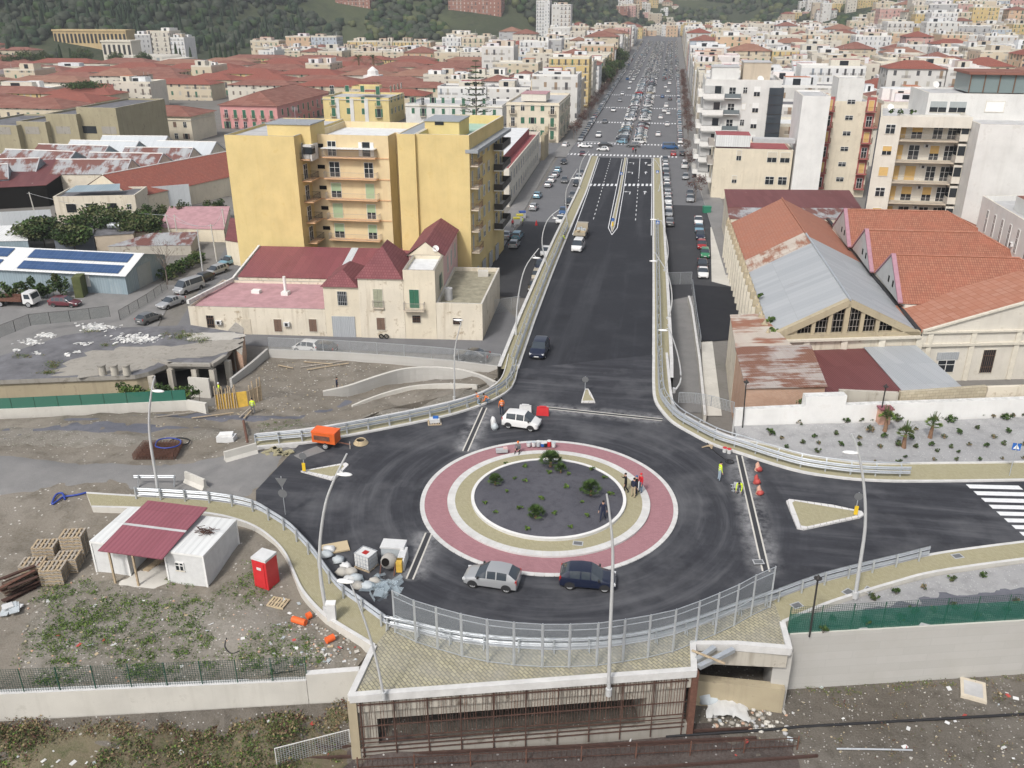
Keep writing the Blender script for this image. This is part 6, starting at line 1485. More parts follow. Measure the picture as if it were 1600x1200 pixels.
def tower(root,x0,x1,y0,y1,z0,z1,mat,roofmat='roof felt',name='stair_tower'):
 b=MB();b.box(x0,x1,y0,y1,z0,z1,mat,skip='b');o=b.build(name,root);b=MB();b.box(x0-.15,x1+.15,y0-.15,y1+.15,z1+.003,z1+.15,roofmat);b.build('roof_slab',root);return o
def aerial(root,x,y,z,h=2.2):
 b=MB();b.bar(V3(x,y,z),V3(x,y,z+h),.04,.04,'grey paint')
 for k in range(3):b.bar(V3(x-.6,y,z+h-.2*k),V3(x+.6,y,z+h-.2*k),.03,.03,'grey paint')
 b.build('aerial',root)
def dish(root,x,y,z,r=.45):
 b=MB();b.bar(V3(x,y,z),V3(x,y,z+.5),.05,.05,'grey paint');n=10;c=V3(x,y-.12,z+.6);ax=V3(.2,-.8,.45).normalized();u=ax.cross(V3(0,0,1)).normalized();v=u.cross(ax)
 ring_=[c+(u*math.cos(6.283*i/n)+v*math.sin(6.283*i/n))*r for i in range(n)];q=c-ax*.14
 for i in range(n):b.face([ring_[i],ring_[(i+1)%n],q],'white slab')
 b.build('satellite_dish',root)
def acbox(root,P,ang):
 b=MB();b.obox((0,-.22,0),.8,.36,.55,0,'white plastic');b.obox((0,-.405,.06),.4,.02,.42,0,'bumper black');o=b.build('air_conditioner',root,False);o.location=Vector(P)-root.location;o.rotation_euler=(0,0,ang+math.pi/2)
Y=thing('apartment_block','tall yellow apartment block with blank front walls and recessed balconies above the old houses','building',(-46,128,ZS))
box_block(Y,-66.2,-55,128,150,ZS-1,ztop(-60,128,212),'yellow plaster','roof felt',parapet=.4,cap='roof cap')
poly_block(Y,[(-55.003,133.5),(-42,133.5),(-42,137.5),(-38.703,137.5),(-38.703,150),(-55.003,150)],ZS-1,ztop(-48,133.5,211),'peach plaster','roof white',parapet=1.0)
box_block(Y,-38.7,-36.0,127.4,150,ZS-1,ztop(-37,127.4,209.5),'yellow plaster','roof cap',parapet=.1)
poly_block(Y,[(-35.997,128),(-28,128),(-27.3,152.7),(-35.997,152.7)],ZS-1,ztop(-33,128,210),'yellow plaster','roof mint',parapet=1.4,cap='stone trim')
tower(Y,-60.5,-53.5,131,137,15.5,ztop(-57,131,195),'yellow plaster','roof cap');tower(Y,-36.2,-30.8,134,141,16,ztop(-33,134,190),'yellow plaster','roof cap')
b=MB();b.box(-34.6,-33.2,133.94,133.99,18.9,19.4,'window glass');b.build('vent_window',Y)
b=MB();b.obox((-27.3,140.4,15.75),25.0,1.9,.5,R(88.4),'roof cap');b.build('eave_slab',Y)
fz=[-2.4+3.27*k for k in range(6)]
for k,z in enumerate(fz[1:]):
 if k==4:win(Y,'glass',(-51.2,133.47,z),S_,1.3,2.2);win(Y,'open:white paint',(-45.6,133.47,z),S_,1.2,2.2)
 else:win(Y,['roller:pale green shutter','closed:pale green shutter','roller:pale green shutter','glass'][k%4],(-51.0,133.47,z),S_,1.6,2.3);win(Y,['glass','roller:pale green shutter','roller:pale green shutter','closed:pale green shutter'][(k+1)%4],(-45.4,133.47,z),S_,1.4,2.3)
 balcony(Y,(-48.2,133.48,z-.05),S_,8.6,1.2,'rail iron','peach slab')
 win(Y,['glass','roller:pale green shutter','closed:pale green shutter','closed:pale green shutter'][k%4],(-40.4,137.47,z+.5),S_,1.5,1.5)
 balcony(Y,(-54.97,131.3,z-.05),E_,3.4,1.5,'iron','peach slab');win(Y,'glass',(-54.97,131.2,z),E_,1.4,2.2)
 b=MB();b.box(-53.8,-52.6,133.44,133.495,z+1.2,z+1.8,'dark void');b.build('vent_opening',Y)
 if k in(1,3):acbox(Y,(-39.3,137.45,z+.7),S_)
 if k>0:
  b=MB();b.box(-54.9,-42.05,133.40,133.497,z-.32,z-.16,'peach slab');b.box(-41.95,-38.75,137.40,137.497,z-.32,z-.16,'peach slab');b.build('string_course',Y)
 balcony(Y,(-27.93,129.9,z-.05),E_,3.4,1.2,'brown iron','balcony slab');win(Y,'closed:grey shutter',(-27.97,129.7,z),E_,1.0,2.2)
 for yy in(133.5,137,140.5):win(Y,['closed:grey shutter','roller:grey shutter','roller:beige shutter'][int(yy+k)%3],(-27.97+.028*(yy-128)+.05,yy,z+.4),E_,1.2,1.6)
 balcony(Y,(-27.35,147.6,z-.05),E_,8.0,1.5,'iron','white slab','solid');win(Y,'glass',(-27.4,146,z),E_,1.6,2.2);win(Y,'glass',(-27.35,150,z),E_,1.4,2.2)
b=MB();b.box(-52.6,-43.9,132.2,133.48,16.2-1.05,16.2-.93,'white sheet');b.build('awning',Y)
b=MB();b.box(-54.6,-53.2,130.0,132.8,13.6,16.0,'render white');b.box(-54.55,-53.17,129.97,131.5,14.6,15.7,'window glass');b.build('glazed_veranda',Y)
for yy in(131,136,141,146):b=MB();b.box(-27.9+.028*(yy-128),-27.75+.028*(yy-128),yy-1.2,yy+1.2,ZS,ZS+2.6,'grey paint');b.build('shop_shutter',Y)
b=MB();b.box(-55,-41.9,126.8,127.05,-4,.4,'pale plaster');b.box(-41.8,-36,126.8,127.05,-4,.5,'yellow plaster');tag(b.build('courtyard_wall'),'pale and yellow courtyard wall at the foot of the yellow apartment block','wall')
aerial(Y,-57,134,18.9);aerial(Y,-33,137,20.3)
HA=G(300,520,ZS);HB=G(755,532,ZS);hd_=(HB-HA);hl=hd_.length;hd_.normalize();hn=V3(-hd_.y,hd_.x,0)
def hp(u,v,z):p=HA+hd_*u+hn*v;return V3(p.x,p.y,z)
def hu(px,py=526):p=G(px,py,ZS);return(p-HA).dot(hd_)
ha=math.atan2(hd_.y,hd_.x)+S_
def hz(u,v,py):p=HA+hd_*u+hn*v;return ztop(p.x,p.y,py)
U=[0,hu(511),hu(566),hu(636),hu(685),hu(756)]
zl,z2,z3,z4,zt_=hz(9,0,481),hz(U[1]+2,0,448),hz(U[2]+2,0,435),hz(U[3]+2,0,422),hz(U[4]+3,0,474)
def hblock(root,u0,u1,v0,v1,z1,mat,roofmat,parapet=.5):poly_block(root,[hp(u0,v0,0).xy,hp(u1,v0,0).xy,hp(u1,v1,0).xy,hp(u0,v1,0).xy],ZS-1,z1,mat,roofmat,parapet=parapet,cap='old concrete')
low=thing('old_house','long low crumbling cream house with a pink flat roof','house',HA)
hblock(low,0,U[1]-.02,0,12.3,zl,'aged cream','roof pink',.35)
for px,py,kd in((326,488,'bars'),(434,493,'shut:brown shutter'),(490,494,'shut:brown shutter')):u=hu(px);win(low,kd,hp(u,-.02,hz(u,0,518 if px>400 else 512)),ha,1.05,1.75)
u=hu(383);b=MB();b.obox(hp(u,-.02,ZS),1.3,.08,2.2,math.atan2(hd_.y,hd_.x),'beige shutter');b.build('door',low)
for u in(hu(340),hu(449)):acbox(low,hp(u,-.02,-3.6),ha)
b=MB();b.cyl(hp(hu(423),7,zl-.3),.22,2.6,8,'white slab');b.obox(hp(hu(423),7,zl-.35),1.0,1.0,.5,0,'white slab');b.build('chimney',low)
b=MB();b.obox(hp(hu(372),7.5,zl-.34),1.2,.9,.45,0,'white slab');b.build('roof_hatch',low)
mr=thing('sheet_roof_shed','long shed under a dark red sheet roof with pale strips behind the pink roof','shed',hp(0,13,ZS))
b=MB();a0,a1=hp(2.2,12.5,zl+.4),hp(U[2]+3,12.5,zl+.4);c0,c1=hp(2.2,23.3,1.0),hp(U[2]+3,23.3,1.0)
def lerp4(t0,t1,m,dz=0):b.face([a0.lerp(a1,t0)+V3(0,0,dz),a0.lerp(a1,t1)+V3(0,0,dz),c0.lerp(c1,t1)+V3(0,0,dz),c0.lerp(c1,t0)+V3(0,0,dz)],m)
lerp4(0,.60,'maroon sheet');lerp4(.60,.645,'grey sheet');lerp4(.645,.82,'maroon sheet');lerp4(.82,.86,'grey sheet');lerp4(.86,1,'maroon sheet');b.build('roof',mr)
b=MB();P_=[hp(2.3,12.6,0),hp(U[2]+3,12.6,0),hp(U[2]+3,23.2,0),hp(2.3,23.2,0)];b.prism(P_,ZS-1,zl+.3,'aged cream');b.build('wall',mr)
b=MB();b.bar(hp(1.6,12.2,zl+.1),hp(-.4,1,zl+.25),.35,.5,'render white');b.bar(hp(1.6,12.2,zl+.1),hp(2.1,23,1.0),.3,.5,'render white');b.build('verge',mr)
def hroof(root,u0,u1,v0,v1,z,h,mat,apex=None,name='roof',gable=False):
 o=.3;A,B_,C,D_=hp(u0-o,v0-o,z),hp(u1+o,v0-o,z),hp(u1+o,v1+o,z),hp(u0-o,v1+o,z);b=MB()
 if gable:
  a,c=hp((u0+u1)/2,v0,z+h),hp((u0+u1)/2,v1,z+h);b.face([B_,C,c,a],mat);b.face([D_,A,a,c],mat)
 else:
  um,vm=(u0+u1)/2,(v0+v1)/2;L=max(0,((v1-v0)-(u1-u0))/2);a,c=hp(um,vm-L,z+h),hp(um,vm+L,z+h)
  if L<.1:a=c=hp(um,vm,z+h)
  b.face([A,B_,a],mat);b.face([C,D_,c],mat)
  if a is c:b.face([B_,C,a],mat);b.face([D_,A,a],mat)
  else:b.face([B_,C,c,a],mat);b.face([D_,A,a,c],mat)
 b.face([D_,C,B_,A],'stone trim');b.build(name,root)
o2=thing('old_house','narrow two-storey cream house with a roller garage door and hipped plum roof','house',hp(U[1],0,ZS))
b=MB();b.prism([hp(U[1],0,0),hp(U[2]-.02,0,0),hp(U[2]-.02,8.5,0),hp(U[1],8.5,0)],ZS-1,z2,'cream plaster');b.build('wall',o2);hroof(o2,U[1],U[2]-.3,0,8.5,z2+.02,1.7,'plum tiles')
win(o2,'bars:grey paint',hp(hu(540),-.02,hz(hu(540),0,477)),ha,1.25,1.9);b=MB();b.obox(hp(hu(539),-.03,ZS),3.1,.1,2.9,math.atan2(hd_.y,hd_.x),'silver sheet');b.build('garage_door',o2)
o3=thing('old_house','taller cream house with a high pyramid plum roof in the middle of the row','house',hp(U[2],0,ZS))
b=MB();b.prism([hp(U[2],-.08,0),hp(U[3]-.02,-.08,0),hp(U[3]-.02,9,0),hp(U[2],9,0)],ZS-1,z3,'aged cream');b.build('wall',o3);hroof(o3,U[2],U[3]-.3,0,9,z3+.02,3.6,'plum tiles')
win(o3,'shut:olive shutter',hp(hu(596),-.1,hz(hu(596),0,480)),ha,1.2,2.5);balcony(o3,hp(hu(596),-.1,hz(hu(596),0,480)),ha,1.5,.25,'rail iron','balcony slab');win(o3,'shut:brown shutter',hp(hu(598),-.1,hz(hu(598),0,515)),ha,1.1,1.7)
o4=thing('old_house','cream and pink corner house with a white flat roof, green shutters and small balcony','house',hp(U[3],0,ZS))
hblock(o4,U[3],U[4]-.02,-.04,7.4,z4,'cream plaster','roof white',.5)
win(o4,'shut:green shutter',hp(hu(652),-.06,hz(hu(652),0,481)),ha,1.25,2.5);balcony(o4,hp(hu(652),-.06,hz(hu(652),0,482)),ha,2.7,.9,'rail iron','balcony slab');win(o4,'bars',hp(hu(654),-.06,hz(hu(654),0,504)),ha,1.1,1.0)
win(o4,'open:green shutter',hp(U[4]+.01,4.5,hz(U[4],4.5,450)),ha+R(90),1.0,2.0)
o5=thing('old_house','pink gabled house with a dark red tiled roof behind the white flat roof','house',hp(U[3],7.5,ZS))
b=MB();b.prism([hp(U[3]-.6,7.5,0),hp(U[4]-.05,7.5,0),hp(U[4]-.05,22,0),hp(U[3]-.6,22,0)],ZS-1,z4-.1,'rose plaster');zz5=z4-.1
b.face([hp(U[3]-.6,7.49,zz5),hp(U[4]-.05,7.49,zz5),hp((U[3]-.6+U[4])/2,7.49,zz5+1.8)],'cream plaster');b.build('wall',o5);hroof(o5,U[3]-.6,U[4]-.05,7.5,22,zz5+.02,1.85,'plum tiles',gable=True)
for v in(11.5,15,19):win(o5,'closed:grey shutter',hp(U[4]-.03,v,zz5-3.4),ha+R(90),1.0,2.2)
dish(o5,*hp(U[4]-1,7.6,zz5+.4))
o6=thing('terrace_annex','single-storey cream corner annex with a mossy roof terrace by the street','house',hp(U[4],0,ZS))
poly_block(o6,[hp(U[4],0,0).xy,hp(U[5],0,0).xy,hp(U[5]+.8,17,0).xy,hp(U[4],17,0).xy],ZS-1,zt_,'aged cream','roof olive',parapet=.55,cap='pale concrete')
win(o6,'bars',hp(hu(717),-.02,hz(hu(717),0,507)),ha,1.1,.9)
b=MB();b.cyl(hp(U[4]+1.2,3.2,zt_-.55),.55,1.6,12,'roof felt');b.build('water_tank',o6)
b=MB();b.obox(hp(U[5]-1.4,14.5,zt_-.54),1.5,1.0,.8,.2,'pale concrete');b.build('cistern',o6)
for px in(598,606):
 q=hp(hu(px),-.35,ZS);b=MB();n=16
 for i in range(n):
  a,c=2*math.pi*i/n,2*math.pi*(i+1)/n;b.tube([q+V3(.27*math.cos(a),0,.34+.27*math.sin(a)),q+V3(.27*math.cos(c),0,.34+.27*math.sin(c))],.09,6,'tyre',False)
 tag(b.build('tyre'),('left' if px<600 else 'right')+' one of two black tyres leaning on the old house wall','tyre')
WA,WB_,WC,WD=V3(13.2,96.5,0),V3(30.6,101,0),V3(29.2,157,0),V3(12,153,0);ez,rz_=1.0,5.3
w1=thing('warehouse','old warehouse with a barred pediment, half grey sheet and half orange tiled roof','warehouse',(21,98,ZS))
b=MB();b.prism([WA,WB_,WC,WD],ZS-1,ez,'aged cream');ap,apb=(WA+WB_)/2+V3(0,0,rz_),(WC+WD)/2+V3(0,0,rz_);L3=lambda p,z:V3(p.x,p.y,z)
b.face([L3(WC,ez),L3(WD,ez),apb],'aged cream');b.build('wall',w1)
fd=(WB_-WA).normalized();fn=V3(-fd.y,fd.x,0);fl_=(WB_-WA).length
b=MB();b.face([L3(WA+fn*.8+fd*1,ez),L3(WB_+fn*.8-fd*1,ez),ap+fn*.8-V3(0,0,.4)],'dark void');b.build('pediment_opening',w1)
b=MB();A_,B2_=L3(WA,ez),L3(WB_,ez)
for p,q in((A_,ap),(B2_,ap)):b.bar(p+fn*.3-V3(0,0,.2),q+fn*.3-V3(0,0,.25),.7,.75,'stone')
b.bar(A_+fn*.3,B2_+fn*.3,.7,.7,'stone')
for p,q in((A_,B2_),(B2_,A_)):
 d_=(q-p).normalized();e=p+d_*3.4;b.face([p+fn*.2,e+fn*.2,e+fn*.2+V3(0,0,(rz_-ez)*3.4/(fl_/2)-.3)]if p is A_ else[e+fn*.2,p+fn*.2,e+fn*.2+V3(0,0,(rz_-ez)*3.4/(fl_/2)-.3)],'stone')
for i in range(5):
 t=.5+(i-2)*.105;p=A_.lerp(B2_,t);hh=(rz_-ez)*(1-abs(t-.5)*2)-.3;b.bar(p+fn*.3+V3(0,0,.2),p+fn*.3+V3(0,0,hh),.55 if i==2 else.42,.5,'stone')
b.build('pediment',w1)
b=MB()
for i in range(26):
 t=.22+.56*i/25;p=A_.lerp(B2_,t);hh=(rz_-ez)*(1-abs(t-.5)*2)-.5
 if hh>.4:b.bar(p+fn*.5+V3(0,0,.3),p+fn*.5+V3(0,0,hh),.04,.04,'rail iron')
for z in(1.0,1.8,2.6):k=(1-z/(rz_-ez))*.5;b.bar(A_.lerp(B2_,.5-k*.8)+fn*.5+V3(0,0,z),A_.lerp(B2_,.5+k*.8)+fn*.5+V3(0,0,z),.04,.04,'rail iron')
b.build('window_bars',w1)
b=MB()
for i in range(5):p=WA.lerp(WB_,i/4);b.bar(L3(p,-1.4)-fn*.12,L3(p,ez-.35)-fn*.12,.7,.35,'stone trim')
b.bar(L3(WA,-1.5)-fn*.15,L3(WB_,-1.5)-fn*.15,.4,.3,'stone trim');b.bar(L3(WA,ez-.25)-fn*.2,L3(WB_,ez-.25)-fn*.2,.5,.25,'stone trim');b.build('entablature',w1)
def slope(mat,t0,t1,side,name,dz=.06):
 e0,e1=(WA,WD)if side<0 else(WB_,WC);p0,p1=L3(e0.lerp(e1,t0),ez+dz),L3(e0.lerp(e1,t1),ez+dz);r0,r1=ap.lerp(apb,t0)+V3(0,0,dz),ap.lerp(apb,t1)+V3(0,0,dz)
 b=MB();b.face([p1,p0,r0,r1]if side<0 else[p0,p1,r1,r0],mat);return b.build(name,w1)
slope('silver sheet',0,.46,-1,'sheet_roof');slope('rust cream sheet',.46,.57,-1,'sheet_roof');slope('new tiles',.57,1,-1,'tiled_roof');slope('silver sheet',0,.53,1,'sheet_roof');slope('new tiles',.53,1,1,'tiled_roof')
b=MB();b.tube([ap+V3(0,0,.1),ap.lerp(apb,.55)+V3(0,0,.1)],.16,5,'galvanised');b.build('ridge_cap',w1);b=MB();b.tube([ap.lerp(apb,.551)+V3(0,0,.1),apb+V3(0,0,.1)],.16,5,'new tiles');b.build('ridge_cap',w1)
for i in range(19):
 p=WA.lerp(WD,i/18);b=MB();b.box(p.x-.55,p.x-.02,p.y-.35,p.y+.35,ZS-.5,ez-.3,'stone trim');b.box(p.x-.45,p.x+.25,p.y-.3,p.y+.3,ez-.299,ez+.7,'stone');b.tube([V3(p.x-.1,p.y,ez+.7),V3(p.x-.1,p.y,ez+1.25)],[.3,.05],4,'stone');b.build('buttress',w1)
for x,y,s in((13.6,101,.7),(13.9,97.5,.6),(13.3,110,.5)):
 b=MB();leaves(b,V3(x,y,ez+.8),s,s,s*.8,160,.22,['leaf mid','leaf bright','leaf dark'],random.Random(int(y)),5,.1);tag(b.build('bush'),'green bush rooted %s on the warehouse parapet'%{101:'second from the front',97.5:'nearest the front corner',110:'furthest back'}[y],'bush','bushes on the warehouse parapet')
w2=thing('warehouse','hall under three parallel orange tiled roofs with grey gable ends','warehouse',(36,110,ZS))
b=MB();b.prism([V3(30.6,109,0),V3(55,112,0),V3(54,153,0),V3(28.6,150,0)],ZS-1,1.9,'pale plaster');b.build('wall',w2)
for k,(yv0,yr,yv1,xl)in enumerate(((109,116,122.5,29.9),(122.5,129.5,136,29.2),(136,143,150,28.6))):
 b=MB();z0,z1=2.0,6.3;xr,xe=xl+15.5,xl+24.5
 A,B_,C=V3(xl,yv0,z0),V3(xl,yr,z1),V3(xl,yv1,z0);D,E,F=V3(xe,yv0+1.5,z0),V3(xr,yr+1,z1),V3(xe,yv1+1.5,z0)
 b.face([A,D,E,B_],'orange tiles');b.face([F,C,B_,E],'orange tiles');b.face([D,F,E],'orange tiles');b.build('tiled_roof',w2)
 b=MB();b.face([C,A,B_],'grey plaster');b.build('gable',w2)
 b=MB();b.bar(A+V3(.15,0,.12),B_+V3(.15,0,.12),.55,.22,'mauve ridge');b.bar(C+V3(.15,0,.12),B_+V3(.15,0,.12),.55,.22,'mauve ridge');b.tube([B_+V3(0,0,.06),E+V3(0,0,.06)],.14,5,'big tiles');b.tube([E+V3(0,0,.06),D+V3(0,0,.06)],.12,5,'big tiles');b.build('ridge_cap',w2)
 for yy in(yr-2.8,yr-.5):b=MB();b.box(xl-.06,xl+.02,yy-.25,yy+.25,z0+.9,z0+1.7,'dark void');b.build('vent_opening',w2)
b=MB();b.bar(V3(30.6,101.5,1.2),V3(28.7,156,1.9),.45,.3,'bumper black');b.build('valley_gutter',w2)
w3=thing('hall','cream rendered hall with tall barred windows and a rising gable, right of the warehouse','hall',(42,103,ZS))
c0,c1=V3(30.9,101.2,0),V3(62,108.5,0);cdv=(c1-c0).normalized();cn=V3(-cdv.y,cdv.x,0);cL=(c1-c0).length
b=MB();zc=lambda s:1.3+min(s,cL-s)*.285
b.face([L3(c0,ZS-1),L3(c1,ZS-1),L3(c1,1.3),L3((c0+c1)/2,zc(cL/2)),L3(c0,1.3)],'pale plaster');e0,e1=c0+cn*9,c1+cn*9
b.face([L3(c1,ZS-1),L3(e1,ZS-1),L3(e1,1.3),L3(c1,1.3)],'pale plaster');b.face([L3(e1,ZS-1),L3(e0,ZS-1),L3(e0,.9),L3((e0+e1)/2,zc(cL/2)-.5),L3(e1,.9)],'pale plaster');b.build('wall',w3)
b=MB();m0,m1=L3((c0+c1)/2,zc(cL/2)-.25),L3((e0+e1)/2,zc(cL/2)-.25);b.face([L3(e0,1.05),L3(c0,1.05)+cn*.2,m0+cn*.2,m1],'big tiles');b.face([L3(c1,1.05)+cn*.2,L3(e1,1.05),m1,m0+cn*.2],'big tiles');b.build('tiled_roof',w3)
b=MB();b.bar(L3(c0,1.35)-cn*.1,m0+V3(0,0,.3)-cn*.1,.35,.22,'stone trim');b.bar(L3(c0,-.4)-cn*.12,L3(c1,-.4)-cn*.12,.35,.3,'stone trim');b.bar(L3(c0,1.15)-cn*.12,L3(c1,1.15)-cn*.12,.3,.2,'stone trim');b.build('cornice',w3)
ca=math.atan2(cdv.y,cdv.x)+S_
for s in(1.0,6.2,11.6,17.2):b=MB();p=c0+cdv*s-cn*.1;b.bar(L3(p,ZS),L3(p,1.0),.55,.2,'stone trim');b.build('pilaster',w3)
for s in(8.6,14.2,19.6):win(w3,'bars',L3(c0+cdv*s-cn*.03,-4.1),ca,1.5,2.9)
win(w3,'glass',L3(c0+cdv*3.6-cn*.03,-3.9),ca,2.0,1.5);b=MB();p=c0+cdv*3.6-cn*.04;b.obox(L3(p,-2.3),2.6,.12,.9,math.atan2(cdv.y,cdv.x),'silver sheet');b.build('shutter_box',w3)
def lean_to(name,label,P,zf,zb,wallmat,roofmat,cat='shed',ov=.25,wall_z0=ZS-1):
 t=thing(name,label,cat,V3(P[0][0],P[0][1],ZS));q=[V3(p[0],p[1],0)for p in P];b=MB();z=[zf,zf,zb,zb]
 b.prism([V3(p.x,p.y,zz-.1)for p,zz in zip(q,z)],wall_z0,None,wallmat);b.build('wall',t)
 c=sum(q,V3(0,0,0))/4;o=[p+(p-c).normalized()*ov for p in q];b=MB();T=[V3(p.x,p.y,zz)for p,zz in zip(o,z)];b.face(T,roofmat);b.face([p-V3(0,0,.08)for p in reversed(T)],roofmat)
 for i in range(4):b.face([T[i]-V3(0,0,.08),T[(i+1)%4]-V3(0,0,.08),T[(i+1)%4],T[i]],roofmat)
 b.build('roof',t);return t
zA=ztop(11.5,81,604)
lean_to('brick_shed','pale brick shed with a streaky rusted sheet roof beside the service ramp',[(9.6,80.5),(17.2,82.2),(17.0,92),(9.2,90)],zA,zA+.5,'brick','rusty sheet')
lean_to('rear_shed','long narrow shed with a grey and rust roof along the service ramp',[(9.2,90.3),(15.2,91.8),(13.0,104),(9.4,103)],zA+.3,zA-.3,'aged cream','rust cream sheet')
lean_to('sheet_shed','shed with a dark maroon sheet roof below the warehouse pediment',[(17.5,84),(25.3,86),(24.2,99),(15.6,96.6)],ztop(21,85,611),ztop(20,97.5,549),'dirty concrete','dark rusty sheet')
lean_to('sheet_shed','shed with a pale grey sheet roof at the foot of the warehouse',[(25.4,86),(31.5,87.6),(30.3,100.6),(24.4,99)],ztop(28,87,605),ztop(27,99.5,543),'dirty concrete','silver sheet')
for k,(y0,y1,xr,z,m,lb)in enumerate(((157.5,163,34,1.8,'patchy sheet','low shed with striped rusty roof right behind the orange tiled warehouse'),(163.5,176,36,2.6,'dark rusty sheet','wide dark maroon sheet roof behind the striped shed'))):
 t=lean_to('sheet_shed',lb,[(12.5,y0),(xr,y0+3),(xr,y1+3),(12.5,y1)],z-.8,z,'aged cream',m)
R5=thing('apartment_block','cream apartment block with four rows of long balconies and glass penthouse','building',(41,154,ZS))
poly_block(R5,[(34.2,154),(37.6,154),(37.6,156.5),(48.2,156.5),(48.2,172),(38,172)],ZS-1,19.3,'pale plaster','roof felt',parapet=.6)
b=MB();b.face([V3(34.17,154,ZS-1),V3(34.17,154,19.2),V3(37.97,172,19.2),V3(37.97,172,ZS-1)],'slate plaster');b.build('side_cladding',R5)
b=MB();b.box(37.603,48.2,154.1,156.497,17.6,19.3,'pale plaster',skip='');b.build('balcony_parapet',R5)
for k in range(6):
 z=-1.6+3.37*k+.3
 if z>16.5:continue
 win(R5,['closed:tan shutter','roller:tan shutter','glass'][k%3],(36.0,153.97,z+1.0),S_,1.4,1.4)
 for u,kd,ww in((38.6,'closed:tan shutter',.9),(40.8,['closed:tan shutter','glass','roller:tan shutter'][k%3],1.6),(44.0,['roller:tan shutter','glass'][k%2],1.4),(46.2,'glass',1.3)):win(R5,kd,(u,156.47,z),S_,ww,2.3)
 balcony(R5,(42.2,156.48,z-.05),S_,9.1,2.2,'rail iron','balcony slab')
 b=MB();b.box(46.9,48.2,154.5,156.47,z-.04,z+2.9,'pale plaster');b.box(46.86,46.9,154.6,156.4,z+1.1,z+2.6,'window glass');b.box(47.0,48.1,154.46,154.5,z+1.1,z+2.6,'window glass');b.build('glazed_bay',R5)
 acbox(R5,(42.6,156.46,z+2.0),S_)
box_block(R5,48.3,75,150.5,172,ZS-1,18.7,'white plaster','roof felt',parapet=.4)
box_block(R5,42.5,58,160,172,18,22.4,'white plaster','roof felt',parapet=.3,name='penthouse')
win(R5,'roller:grey shutter',(44.3,159.97,19.4),S_,2.6,1.7);win(R5,'roller:grey shutter',(47.3,159.97,19.4),S_,2.6,1.7);win(R5,'closed:white paint',(53,159.97,19.6),S_,2.8,1.6)
b=MB();b.box(49,58.3,162,170,22.4,25.2,'terrace glass',skip='b');b.box(48.6,58.8,161.4,170.5,25.2,25.6,'red tiles');b.build('glass_pavilion',R5)
for x in(49.1,51.3,53.6,55.9,58.2):b=MB();b.bar(V3(x,161.95,22.4),V3(x,161.95,25.2),.15,.15,'brown iron');b.build('mullion',R5)
b=MB()
for x in(36.2,37.6,39.4):leaves(b,V3(x,156,19.9),.6,.6,.6,90,.22,['leaf mid','leaf dark'],random.Random(int(x*3)),5,.1)
tag(b.build('roof_plants',R5),kind='stuff');dish(R5,38,165,19,.6);dish(R5,46,170,22.4,.6)
R7=thing('town_hall_block','pale modern block with tall slit windows and a red roof at the right edge','building',(58,118,ZS))
bx0=48.5
poly_block(R7,[(bx0,116),(75,119),(75,150),(bx0-.5,142)],ZS-1,9.3,'white plaster','roof felt',parapet=.8)
b=MB();b.prism([V3(bx0+2,117.5,0),V3(75,121,0),V3(75,140,0),V3(bx0+2,136,0)],8.5,10.6,'white plaster','red tiles');b.build('upper_roof',R7)
for i,yy in enumerate((118.5,121,122,123,126.5,129.5,132.5,135.5,138.5)):win(R7,'glass',(bx0-.03-(yy-116)*.0192,yy,4.6),W_,.75,3.2)
for i,yy in enumerate((120,124,128,132,136)):win(R7,'glass',(bx0-.03-(yy-116)*.0192,yy,-.2),W_,.75,2.6)
acbox(R7,(bx0-.12,127.8,5.2),W_);acbox(R7,(bx0-.2,134,2.6),W_)
R2=bldg('apartment_block','plain cream block with few small windows and pink roof, left of the blank white tower',11.4,28.4,205,220,ztop(15,205,232),'cream plaster','roof maroon',cor=False)
for(x,z,kd,ww,hh)in((16.8,3.6,'roller:beige shutter',1.0,2.2),(16.3,-1.4,'roller:beige shutter',1.0,1.6),(24,3.4,'roller:beige shutter',2.0,2.2),(26.8,3.4,'roller:beige shutter',2.0,2.2),(24,-1.5,'glass',1.8,1.7),(26.8,-1.5,'glass',1.8,1.7)):win(R2,kd,(x,204.97,z),S_,ww,hh)
b=MB();b.box(19.5,28.5,204.6,208,7.6,8.4,'roof felt');b.build('eave_slab',R2)
b=MB();b.box(11.5,19,205.2,212,6.5,9.0,'white sheet','roof maroon',skip='b');b.build('roof_room',R2)
for k in range(3):balcony(R2,(11.37,209,-1.5+4*k),W_,6,1.3,'rail iron','white slab','solid' if k>0 else 'bars');win(R2,'glass',(11.37,208.5,-1.4+4*k),W_,1.4,2.3)
R3=bldg('tower_block','tall blank white tower wall standing right of the plain cream block',28.8,34.6,204,218,ztop(31,204,150),'white wall','roof felt',cor=False,parapet=.3)
R4=bldg('apartment_block','white apartment block with dark red balconies between the white tower and the cream block',34.7,46,212,230,ztop(38,212,158),'cream plaster','roof felt',cor=False)
box_block(R4,37.5,43,214,222,14,ztop(40,214,122),'white plaster','roof felt',parapet=.4,name='penthouse')
for k in range(6):
 z=-3+3.4*k
 for x,hb in((35.9,1),(40.4,0),(44.7,1)):
  if hb:
   b=MB();b.box(x-1.0,x+1.0,211.9,211.99,z-.3,z+2.9,'red plaster');b.build('balcony_recess',R4);win(R4,'closed:tan shutter' if k%2 else 'glass',(x,211.87,z),S_,1.1,2.2);balcony(R4,(x,211.9,z-.05),S_,2.2,1.2,'brown iron','red plaster')
  else:win(R4,'glass',(x,211.97,z+1.4),S_,1.6,.9)
R1=bldg('apartment_block','light grey apartment block with stepped white balconies and a dark glass strip',9.0,27,228,246,ztop(12,228,124),'white plaster','roof felt',cor=False)
